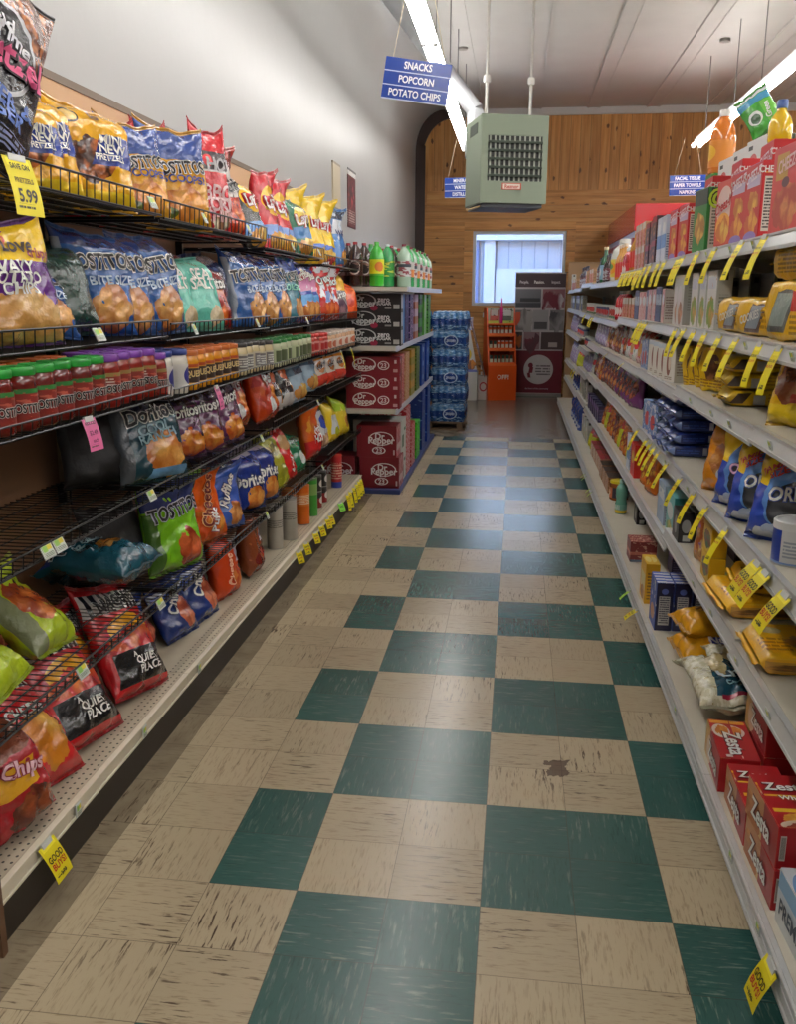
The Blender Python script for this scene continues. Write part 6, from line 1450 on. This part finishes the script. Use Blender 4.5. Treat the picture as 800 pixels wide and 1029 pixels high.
# ------------------------------------------------------------------ shrink wrapped water cases on a pallet
def water_case():
    w, d, h = .385, .25, .195; N, Mv = 24, 8
    mb = MB(); sd = 3.1
    def side(a):      # bulging bottles through the film
        return .010 * abs(math.sin(a * PI * 6))
    ring = []
    for i in range(N): ring.append(('x', i / N))
    P = []
    for j in range(Mv + 1):
        v = j / Mv; z = h * v
        k = 1 - .06 * (abs(v - .45) * 2) ** 3
        row = []
        for (nx, L, f) in (((0, -1), w, lambda t: (-w / 2 + w * t, -d / 2)), ((1, 0), d, lambda t: (w / 2, -d / 2 + d * t)), ((0, 1), w, lambda t: (w / 2 - w * t, d / 2)), ((-1, 0), d, lambda t: (-w / 2, d / 2 - d * t))):
            n = 36 if L == w else 24
            for i in range(n):
                t = i / n; x, y = f(t)
                q = .011 * abs(math.sin(t * PI * (6 if L == w else 4))) * (1 if v < .7 else max(.2, 1 - (v - .7) * 2.6)) - .010 + .004 * noise.noise((x * 20, y * 20, z * 26))
                row.append(((x + nx[0] * q) * k, (y + nx[1] * q) * k, z))
        row.append(row[0]); P.append(row)
    mb.grid(P, 0)
    top = [p for p in P[-1][:-1]]
    c = len(mb.v); mb.v.append((0, 0, h - .004))
    b = len(mb.v); mb.v += top
    for i in range(len(top)): mb.idx((c, b + i, b + (i + 1) % len(top)), 1, [(.5, .5), (0, 0), (1, 0)])
    A = art((30, 70, 124), (('R', 0, .62, 1, 1, (60, 110, 160)), ('P', 22, .56, (140, 176, 206)), ('R', 0, .28, 1, .60, (22, 56, 120)), ('E', .17, .44, .060, .30, (176, 196, 216)), ('E', .17, .44, .050, .25, (26, 56, 120)), ('L', .13, .36, .21, .52, 3, (190, 204, 220)), ('P', 30, .68, (196, 214, 230))), .22, bump=.5, bscale=30, coat=.3)  # pale blotches paint highlights on the wrap into the colour
    r = mb.obj('water_case', [A, art((90, 140, 190), (('P', 10, .5, (196, 214, 230)),), .25, bump=.5, bscale=30)], None, link=False, smooth=True, angle=60)
    for i in range(6):
        for j in range(4):
            x, y = -w / 2 + (i + .5) * w / 6, -d / 2 + (j + .5) * d / 4
            MB().lathe([(.014, h - .012), (.014, h + .002), (.0001, h + .003)], 8, c=(x * .9, y * .9)).obj('bottle_cap', plain((206, 220, 236), .4), r, link=False)
    return r
WCS = water_case()
pl = empty('wooden_pallet', (0, 0, 0))
WD = plain((120, 96, 70), .7)
for i_ in range(5):
    y = 8.03 + i_ * .14; MB().box(-.60, .19, y, y + .09, .078, .093).obj('deck_board', WD, pl)
for x in (-.56, -.24, .10): MB().box(x, x + .06, 8.03, 8.68, .016, .078).obj('stringer', WD, pl)
for y in (8.04, 8.32, 8.58): MB().box(-.60, .19, y, y + .09, 0, .016).obj('bottom_board', WD, pl)
thing(pl, 'low wooden pallet', 'under the blue water cases', 'pallet', fixed=True)
LV = ('lowest', 'second lowest', 'third lowest', 'third highest', 'second highest', 'highest')
for k in range(6):
    for x, y, wl in ((-.0, 8.15, 'front stack by the tiled aisle'), (-.40, 8.15, 'front stack against the drink rack'), (.0, 8.42, 'stack behind the front one')):
        place(WCS, (x + (.006 if k % 2 else -.004), y, .0935 + k * .1985), f'{LV[k]} blue wrapped water case', 'in the ' + wl, 'water case', 'water cases on the pallet', rz=PI if k % 2 else 0)

# ------------------------------------------------------------------ standing displays by the window
d1 = empty('cardboard_display', (0, 0, 0))
fb = MB(); fb.face([(-.06, 11.0, 0), (.19, 11.0, 0), (.19, 11.0, .40), (-.06, 11.0, .40)])
fb.face([(.19, 11.0, 0), (.19, 11.32, 0), (.19, 11.32, .4), (.19, 11.0, .4)]); fb.face([(-.06, 11.32, 0), (-.06, 11.0, 0), (-.06, 11.0, .4), (-.06, 11.32, .4)])
fb.face([(-.06, 11.32, .4), (-.06, 11.0, .4), (.19, 11.0, .4), (.19, 11.32, .4)][::-1]); fb.face([(.19, 11.32, 0), (-.06, 11.32, 0), (-.06, 11.32, .4), (.19, 11.32, .4)])
fb.obj('base_box', plain((206, 204, 198), .5), d1)
sp = MB(); pts_ = [(-.06, .40), (.19, .40), (.075, .98), (-.06, .98)]
sp.face([(x, 11.0, z) for x, z in pts_], 0, [(0, 0), (1, 0), (.55, 1), (0, 1)]); sp.face([(x, 11.012, z) for x, z in pts_][::-1])
for (a, b), (c, d) in zip(pts_, pts_[1:] + pts_[:1]): sp.face([(a, 11.0, b), (c, 11.0, d), (c, 11.012, d), (a, 11.012, b)][::-1])
sp.obj('side_panel', art((212, 210, 208), (('E', .42, .42, .24, .14, (226, 196, 60)), ('B', .5, .16, .44, .12, (216, 140, 60), (40, 40, 70), 4), ('L', .2, .55, .4, .8, 5, (120, 120, 130)), ('R', 0, .0, 1, .06, (110, 120, 190))), .45), d1)
ln = MB(); q = [(.075, 11.01, 1.12), (.075, 11.32, 1.12), (.30, 11.32, .33), (.30, 11.01, .33)]
ln.face(q, 0, [(0, 1), (1, 1), (1, 0), (0, 0)]); ln.face([(x - .012, y, z) for x, y, z in q][::-1])
ln.face([(q[0][0], 11.01, 1.12), (q[3][0], 11.01, .33), (q[3][0] - .012, 11.01, .33), (q[0][0] - .012, 11.01, 1.12)])
ln.obj('tilted_bins', art((110, 84, 76), (('R', 0, .85, 1, 1, (196, 196, 216)), ('R', 0, .5, 1, .58, (150, 140, 200)), ('P', 6, .55, (196, 170, 140)), ('R', 0, .0, 1, .1, (60, 60, 96))), .45), d1)
MB().box(.0, .10, 11.03, 11.3, .98, 1.15).obj('header', art((120, 140, 206), (('P', 4, .5, (214, 214, 226)),), .4), d1)
thing(d1, 'white cardboard floor display with sloping side', 'between the water cases and orange display', 'display', fixed=True)
rg = carton(.16, .15, .34, ((206, 196, 188), (('E', .5, .55, .34, .2, (180, 50, 60)), ('E', .5, .55, .24, .14, (206, 196, 188)))), name='ring_carton')
place(rg, (.275, 11.1, 0), 'white carton with a red ring', 'on the floor beside the orange display', 'carton')

OR_ = plain((222, 84, 22), .4); ORD_ = plain((190, 66, 16), .45)
od = empty('orange_display', (.345, 11.02, 0), math.radians(16))
ww, dd = .42, .34
def sidep(x0, x1, nm):
    q = [(0, 0), (.34, 0), (.34, 1.28), (.20, 1.28), (.035, .50), (0, .50)]
    m_ = MB()
    for x, fl_ in ((x0, True), (x1, False)):
        r_ = [(x, y, z) for y, z in q]; m_.face(r_[::-1] if fl_ else r_)
    for (a, b), (c, d) in zip(q, q[1:] + q[:1]): m_.face([(x0, a, b), (x1, a, b), (x1, c, d), (x0, c, d)])
    m_.obj(nm, OR_, od)
sidep(0, .02, 'side_panel'); sidep(ww - .02, ww, 'side_panel')
bp_ = MB().box(.02, ww - .02, .0, .02, 0, .49).obj('base_front', OR_, od)
tm = MB(); mp = {}; put_text(tm, [('OFF!', .22, .33, .062, WHI)], lambda x, z, l: (x, -l, z), mp); tm.obj('lettering', plain(WHI, .4), bp_)
MB().box(.02, ww - .02, .32, .335, .49, 1.28).obj('back_panel', ORD_, od)
for k, z in enumerate((.50, .70, .90)):
    y = .04 + k * .045
    s_ = MB().box(.02, ww - .02, y, .32, z - .012, z).obj('display_shelf', OR_, od)
    MB().box(.02, ww - .02, y - .008, y, z - .012, z + .035).obj('shelf_lip', plain((232, 110, 50), .4), s_)
hd = MB().box(.02, ww - .02, .185, .20, 1.07, 1.28).obj('header', art((176, 190, 170), (('R', .08, .1, .44, .9, (196, 96, 86)), ('R', .12, .5, .40, .9, (206, 196, 190)), ('R', .54, .1, .92, .9, (90, 96, 86)), ('R', .58, .5, .9, .9, (206, 206, 204)), ('R', 0, .0, 1, .18, (190, 210, 90)), ('P', 6, .62, (60, 60, 56))), .4), od)
MB().box(.02, ww - .02, .10, .20, 1.05, 1.07).obj('header_shelf', OR_, od)
thing(od, 'orange cardboard floor stand of insect spray', 'in front of the banner beneath the window', 'display stand', fixed=True)
SPR = can(.021, .13, ((222, 90, 30), (('R', .3, .2, .7, .7, (226, 214, 200)), ('R', 0, 0, 1, .15, (110, 150, 60)))), (236, 232, 226), name='spray_can', n=10)
SPG = can(.021, .13, ((150, 170, 60), (('R', .3, .2, .7, .7, (226, 220, 190)), ('R', 0, .7, 1, 1, (40, 60, 40)))), (40, 50, 40), name='spray_can', n=10)
Rz = Matrix.Rotation(math.radians(16), 3, 'Z')
for k, z in enumerate((.50, .70, .90)):
    for i_ in range(6):
        p_ = Rz @ Vector((.06 + i_ * .06, .085 + k * .045, 0)) + Vector((.345, 11.02, z + .0005))
        P = SPG if k == 0 or (k == 1 and i_ < 2) else SPR
        place(P, p_, ('green' if P is SPG else 'orange') + ' spray can', ('on the lowest', 'on the middle', 'on the upper')[k] + ' shelf of the orange stand', 'spray can', 'spray cans on the orange stand')
bot = bottle(.03, .22, (206, 40, 120), (170, 30, 90), None, kind='wine', name='pink_bottle', n=10)
pp = Rz @ Vector((.21, .15, 0)) + Vector((.345, 11.02, 1.0705))
place(bot, (pp.x, pp.y, 1.0705 + .0), 'hot pink bottle', 'standing on top of the orange stand', 'bottle', s=(.8, .8, 1.6))

bn = empty('pull_up_banner', (1.05, 11.72, 0))
DKP = (66, 48, 54)
W2_ = .72
MB().box(-W2_ / 2, W2_ / 2, -.05, .05, 0, .05).obj('base_case', plain((150, 146, 142), .35, .6), bn, bevel=.006)
MB().box(-W2_ / 2, W2_ / 2, -.009, .009, 1.77, 1.79).obj('top_bar', plain((150, 146, 142), .35, .6), bn)
MB().bar((0, .03, .05), (0, .02, 1.78), .008).obj('pole', plain((130, 128, 126), .35, .6), bn)
GP = (150, 144, 144)
sheet = MB().box(-W2_ / 2, W2_ / 2, -.004, .004, .05, 1.77).obj('banner_sheet', art((110, 22, 40), (
    ('R', 0, .36, 1, 1, (196, 190, 190)), ('R', 0, .89, 1, 1, DKP),
    ('R', .01, .715, .52, .875, (110, 110, 116)), ('R', .01, .715, .52, .76, (60, 62, 68)), ('R', .1, .77, .5, .80, (50, 52, 56)), ('R', .55, .715, .99, .875, (150, 100, 106)), ('B', .75, .78, .24, .08, (206, 200, 200), (120, 40, 56), 5),
    ('R', .01, .53, .34, .70, (120, 116, 114)), ('R', .02, .57, .12, .68, (206, 80, 46)), ('B', .24, .62, .14, .10, (60, 60, 62), (170, 166, 164), 6), ('R', .37, .53, .68, .70, (166, 164, 166)), ('R', .40, .54, .66, .60, (84, 82, 84), .0), ('R', .71, .53, .99, .70, (130, 126, 126)), ('B', .85, .60, .12, .08, (70, 70, 74), (150, 146, 146), 6),
    ('R', .01, .37, .17, .515, (70, 60, 60)), ('B', .09, .45, .07, .06, (206, 110, 50), (80, 60, 60), 5), ('R', .20, .37, .52, .515, (150, 120, 126)), ('B', .36, .43, .14, .07, (150, 40, 60), (90, 50, 60), 4), ('R', .55, .37, .99, .515, (76, 60, 60)), ('R', .70, .39, .88, .43, (190, 176, 170)),
    ('E', .52, .20, .30, .125, (206, 200, 198)), ('E', .36, .235, .05, .022, (120, 20, 40)), ('R', .32, .17, .40, .22, (120, 20, 40), .4), ('R', .31, .13, .37, .17, (120, 20, 40), -.4), ('L', .46, .15, .76, .245, 4, (120, 110, 112))), .4), bn)
tm = MB(); mp = {}
put_text(tm, [('People.', -.235, 1.655, .040, (206, 198, 200), None, 0, .8), ('Passion.', -.02, 1.655, .042, WHI, None, 0, .8), ('Impact.', .22, 1.655, .040, (206, 198, 200), None, 0, .8)], lambda x, z, l: (x, -.004 - l, z), mp)
tm.obj('lettering', [plain(c, .4) for c in sorted(mp, key=lambda c: mp[c])], sheet)
tm = MB(); put_text(tm, [('the heart of the community', 0, .115, .022, (200, 180, 184))], lambda x, z, l: (x, -.004 - l, z), {}); tm.obj('lettering', plain((200, 180, 184), .4), sheet)
thing(bn, 'tall maroon pull up banner with grey photographs', 'before the window at the far wall', 'banner', fixed=True)

# ------------------------------------------------------------------ red topped cooler beyond the steel shelves
co = empty('drink_cooler', (0, 0, 0))
CRD = plain((196, 36, 44), .22, coat=.4)
MB().box(2.01, 2.95, 8.9, 11.95, .08, 2.17).obj('cabinet', plain((176, 186, 206), .3), co)
MB().box(1.99, 2.97, 8.88, 11.97, 2.17, 2.46).obj('red_header', CRD, co, bevel=.008)
MB().box(2.03, 2.93, 8.92, 11.93, 0, .08).obj('plinth', plain((40, 40, 44), .5), co)
for i_ in range(4):
    y = 8.95 + i_ * .75
    dr = MB(); 
    for q in ((y, y + .05, .2, 2.1), (y + .66, y + .71, .2, 2.1), (y + .05, y + .66, .2, .27), (y + .05, y + .66, 2.03, 2.1)): dr.box(1.985, 2.01, q[0], q[1], q[2], q[3])
    dr = dr.obj('glass_door', plain((150, 30, 40), .3), co)
    MB().box(1.998, 2.004, y + .05, y + .66, .27, 2.03).obj('pane', plain((110, 130, 170), .08, coat=.6), dr)
    MB().bar((1.965, y + .10, .9), (1.965, y + .10, 1.4), .012).obj('handle', plain((60, 60, 64), .3), dr)
thing(co, 'tall drink cooler with glossy red header', 'beyond the steel shelves at the far wall', 'cooler', fixed=True)
ep = MB().box(1.36, 1.83, 10.215, 10.235, 0, 1.88).obj('end_board', plain((176, 142, 104), .55), bevel=.002)
thing(ep, 'tan wooden board closing the steel shelves', 'at the far end of the cracker side', 'board', fixed=True)
# ------------------------------------------------------------------ shelf tags
TY, TG, TP = (232, 214, 30), (120, 206, 60), (224, 110, 160)
def tag_proto(c, w, h, red=True, name='price_tag', lines=True, texts=()):
    r = []
    n = 7
    for k in range(n):
        t = k / (n - 1); z = -h * t; y = -.012 * math.sin(t * PI * .6) * (h / .1)
        r.append([(-w / 2, y, z), (w / 2, y, z)])
    mb = MB(); r = r[::-1]
    mb.grid(r, 0); mb.grid([[(x, y + .0007, z) for x, y, z in q] for q in r], 0, flip=True)
    L = []
    if lines: L = [('R', .1, .84, .9, .97, tuple(min(255, v + 24) for v in c)), ('L', .12, .12, .7, .2, 1, (60, 56, 30))]
    o = mb.obj(name, art(c, tuple(L), .45), None, link=False, smooth=True)
    MB().box(-w * .3, w * .3, -.003, .004, -.008, .006).obj('clip', plain((206, 206, 200), .3), o, link=False)
    tm = MB(); mp = {}
    for s, cv, sz, cc in texts:
        V, F = text_geo(s, .03); L_ = max(v[0] for v in V) - min(v[0] for v in V)
        put_text(tm, [(s, 0, -h * (1 - cv), sz, cc, None, 0, min(1, w * .84 / (L_ * sz * 1.4)))], lambda x, z, l: (x, -.012 * math.sin(-z / h * PI * .6) * (h / .1) - .0006 - l * .6, z), mp)
    letter_obj(tm, mp, o)
    return o
GB = (('GOOD', .66, .0085, (40, 36, 20)), ('BUYS!', .50, .0085, (196, 40, 30)), ('2.48', .26, .0075, (50, 46, 24)))
T_LONG = tag_proto(TY, .026, .112, texts=(('GOOD', .72, .006, (60, 50, 20)), ('BUYS!', .60, .006, (190, 60, 30)), ('1.99', .18, .006, (50, 46, 24))))
T_WIDE = tag_proto(TY, .072, .098, texts=(('GOOD', .60, .016, (50, 44, 20)), ('BUYS!', .40, .016, (196, 50, 30)), ('2.98', .16, .010, (50, 46, 24))))
T_SML = tag_proto(TY, .046, .066, texts=(('GOOD', .66, .008, (50, 44, 20)), ('BUYS!', .44, .008, (196, 60, 30)), ('.98', .2, .007, (50, 46, 24))))
T_GRN = tag_proto(TG, .055, .06, texts=(('SALE', .55, .012, (30, 80, 30)),))
T_LIME = tag_proto((196, 226, 60), .026, .06, texts=(('SAVE', .6, .006, (60, 90, 30)),))
T_PINK = tag_proto(TP, .062, .085, texts=(('REDUCED', .86, .008, (50, 30, 40)), ('$2.49', .56, .012, (120, 40, 80)), ('each', .32, .010, (120, 40, 80))))
T_BIG = tag_proto(TY, .10, .125, texts=(('SAVE ON', .84, .012, (30, 30, 20)), ('PRETZELS', .60, .011, (120, 100, 30)), ('5.99', .34, .028, (40, 36, 20))))
def rtag(P, s, y, look='yellow price tag', tilt=34, dz=0, yaw=0):
    z = (rz_(s, y) if s < 6 else .145) - .008 + dz
    x = RXF - .014 + rx_(y) if s < 6 else RXK - .010
    return place(P, (x, y, z), look + ' hanging', 'from the ' + ('top', 'second', 'third', 'fourth', 'fifth')[s - 1] + ' steel shelf edge' if s < 6 else 'from the bottom steel rail', 'price tag', 'price tags on the steel shelves', rz=R90 + math.radians(yaw), rx=math.radians(-tilt), s=1.0 if y < 3.1 else .78)
for y in (.50, .74, 1.09, 1.37, 1.65, 1.83, 2.18, 2.35, 2.60, 2.78, 3.05, 3.16, 3.27, 3.38, 3.50, 3.62, 3.75, 3.87): rtag(T_LONG, 1, y, tilt=17 + rnd.uniform(-4, 4), yaw=22)
for y in (.25, .45, .70, .91, 1.13, 1.32, 1.51, 1.78, 2.62, 2.73, 2.84): rtag(T_LONG, 2, y, tilt=17 + rnd.uniform(-4, 4), yaw=22)
for y in (3.55, 4.6): rtag(T_SML, 3, y)
rtag(T_WIDE, 4, .01, 'wide yellow price tag at the near end', 28)
rtag(T_WIDE, 4, .17, 'nearer wide yellow price tag of a touching pair', 30); rtag(T_WIDE, 4, .247, 'farther wide yellow price tag of a touching pair', 30)
for y in (.62, .90, 1.10, 1.36, 1.66, 1.98, 2.10, 2.22, 2.34, 2.66): rtag(T_LONG, 4, y, tilt=20 + rnd.uniform(-4, 4), yaw=18)
rtag(T_WIDE, 6, -.285, 'wide yellow price tag nearest the viewer', 16); rtag(T_SML, 6, 1.86, 'small yellow price tag', 44); rtag(T_LIME, 6, 2.12, 'lime green price tag by a yellow one', 40)
for y in (4.30, 4.42, 4.86, 4.96): rtag(T_LIME, 6, y, 'lime green price tag', 40)
for y in (6.0, 6.2, 6.9): rtag(T_LONG, 2, y, 'yellow price tag far along', 18, yaw=30)
for y in (8.0, 8.3): rtag(T_LONG, 4, y, 'yellow price tag far along', 18, yaw=30)
# chip side
def ltag(P, x, y, z, look, pl, tilt=14, yaw=0): return place(P, (x, y, z), look, pl, 'price tag', 'price tags on the chip shelves', rz=PI / 2 + math.radians(yaw), rx=math.radians(-tilt))
ltag(T_WIDE, -.378, -.09, .14, 'wide yellow price tag hanging', 'under the crumpled bag on the deck rail', 20)
for y in (2.55, 2.72, 2.95, 3.11, 3.29, 3.38): ltag(T_SML, -.378, y, .135, 'small yellow price tag hanging', 'from the pale deck rail', 18, -32)
ltag(T_GRN, -.376, 3.70, .14, 'square green sale tag hanging', 'from the pale deck rail', 22, -30)
for y in (3.96, 4.06, 4.20, 4.32, 4.42, 4.50): ltag(T_LONG, -.378, y, .14, 'slim yellow price tag hanging', 'from the pale deck rail', 12, -40)
ltag(T_BIG, LX + .008, .055, S1[0] + .05, 'large yellow price card hanging', 'in front of the black pretzel bag', 6, -6)
ltag(T_PINK, LX + .009, .30, S3[0] + .004, 'pink reduced tag hanging', 'below the green lidded jars', 8, -6)
ltag(T_PINK, LX + .009, 1.34, S3[1] + .004, 'pink reduced tag hanging', 'below the yellow cheese dip jars', 8, 4)
for y in (3.80, 4.15): ltag(T_LONG, LX + .009, y, S3[3] + .004, 'slim yellow price tag hanging', 'from the jar shelf near the drink rack', 8)
# clipped label holders on the wire fences
def holder(w):
    o = MB().box(-w / 2, w / 2, -.003, 0, -.018, .020).obj('label_holder', plain((206, 210, 206), .3), None, link=False, bevel=.001)
    MB().box(-w / 2 + .004, w / 2 - .004, -.0038, -.003, -.014, .016).obj('paper_label', art((206, 214, 200), (('R', .05, .45, .5, .95, (150, 200, 90)), ('R', .5, .55, .95, .95, (222, 206, 60)), ('L', .05, .06, .95, .4, 3, (90, 100, 90))), .4), o, link=False)
    return o
LH1, LH2 = holder(.052), holder(.03)
def lh(S, k, y, P, fe, sn):
    place(P, (LX + .0085, y, S[k] + fe * .5), 'clipped shelf label', 'on the fence of the ' + sn, 'shelf label', 'shelf labels on the wire fences', rz=PI / 2, rx=math.radians(-24))
for y in (.82, 1.29, 1.83, 2.58, 3.2): lh(S1, 0 if y < .92 else 1 if y < 2.14 else 2, y, LH1 if y < 1 else LH2, .055, 'top wire shelf')
for y in (.40, 1.14, 1.92, 2.87): lh(S2, 0 if y < .92 else 1 if y < 2.14 else 2, y, LH1 if y < 1 else LH2, .052, 'second wire shelf')
for y in (.04, .098, .68, 1.93, 3.1): lh(S4, 0 if y < .92 else 1 if y < 2.14 else 2, y, LH1 if y < 1 else LH2, .036, 'fourth wire shelf')
for y in (.16, .70, 1.98, 3.2): lh(S5, 0 if y < .92 else 1 if y < 2.14 else 2, y, LH1 if y < 1 else LH2, .034, 'lowest wire shelf')
for y in (.08, .52, 1.02): place(LH2, (-.3805, y, .126), 'small blue and white sticker label', 'on the pale deck rail', 'shelf label', 'stickers on the deck rail', rz=PI / 2)
for s, ys in ((4, (1.22, 1.80)), (5, (.05, .36, .72, 1.0)), (6, (-.16, .10, .9)), (3, (.25, .70, .95, 1.30)), (2, (.15, .60, 1.6)), (1, (.62, .88, 1.22))):
    for y in ys: place(LH2, (RXF - .0105 + rx_(y) if s < 6 else RXK - .0032, y, rz_(s, y) - .021 if s < 6 else .127), 'small printed shelf label', 'on the price rail ' + ('of the top steel shelf', 'of the second steel shelf', 'of the third steel shelf', 'of the fourth steel shelf', 'of the fifth steel shelf', 'of the bottom steel deck')[s - 1], 'shelf label', 'labels on the steel price rails', rz=R90, rx=math.radians(18 if s < 6 else 0), s=(1, 1, .7))
# ------------------------------------------------------------------ labels that single each thing out
ORD = ['', 'nearest', 'second nearest', 'third nearest', 'fourth nearest', 'fifth nearest', 'sixth nearest', 'seventh nearest', 'eighth nearest', 'ninth nearest', 'tenth nearest']
NUM = ['zero', 'one', 'two', 'three', 'four', 'five', 'six', 'seven', 'eight', 'nine', 'ten', 'eleven', 'twelve', 'thirteen', 'fourteen', 'fifteen', 'sixteen', 'seventeen', 'eighteen', 'nineteen', 'twenty']
def nth(k, n):
    if n == 1: return ''
    if n > 2 and k == n: return 'farthest'
    if n == 2: return 'nearer' if k == 1 else 'farther'
    if k <= 10: return ORD[k]
    t = ['eleventh', 'twelfth', 'thirteenth', 'fourteenth', 'fifteenth', 'sixteenth', 'seventeenth', 'eighteenth', 'nineteenth', 'twentieth', 'twenty-first', 'twenty-second', 'twenty-third', 'twenty-fourth', 'twenty-fifth', 'twenty-sixth', 'twenty-seventh', 'twenty-eighth', 'twenty-ninth', 'thirtieth']
    return t[min(k - 11, 19)] + ' nearest'
fam = {}
for t in THINGS: fam.setdefault((t[1], t[2]), []).append(t)
for (look, pl), L in fam.items():
    L.sort(key=lambda t: (round(t[0].location.y, 3), t[0].location.z))
    n = len(L)
    for k, (o, _, _, cat, group, fixed) in enumerate(L, 1):
        pre = nth(k, n)
        lab = f'{pre} {look} {pl}'
        w_ = lab.split()
        o['label'] = ' '.join(w_); o['category'] = cat
        if len(w_) > 16: print('LONG LABEL', len(w_), lab)
        if group: o['group'] = group
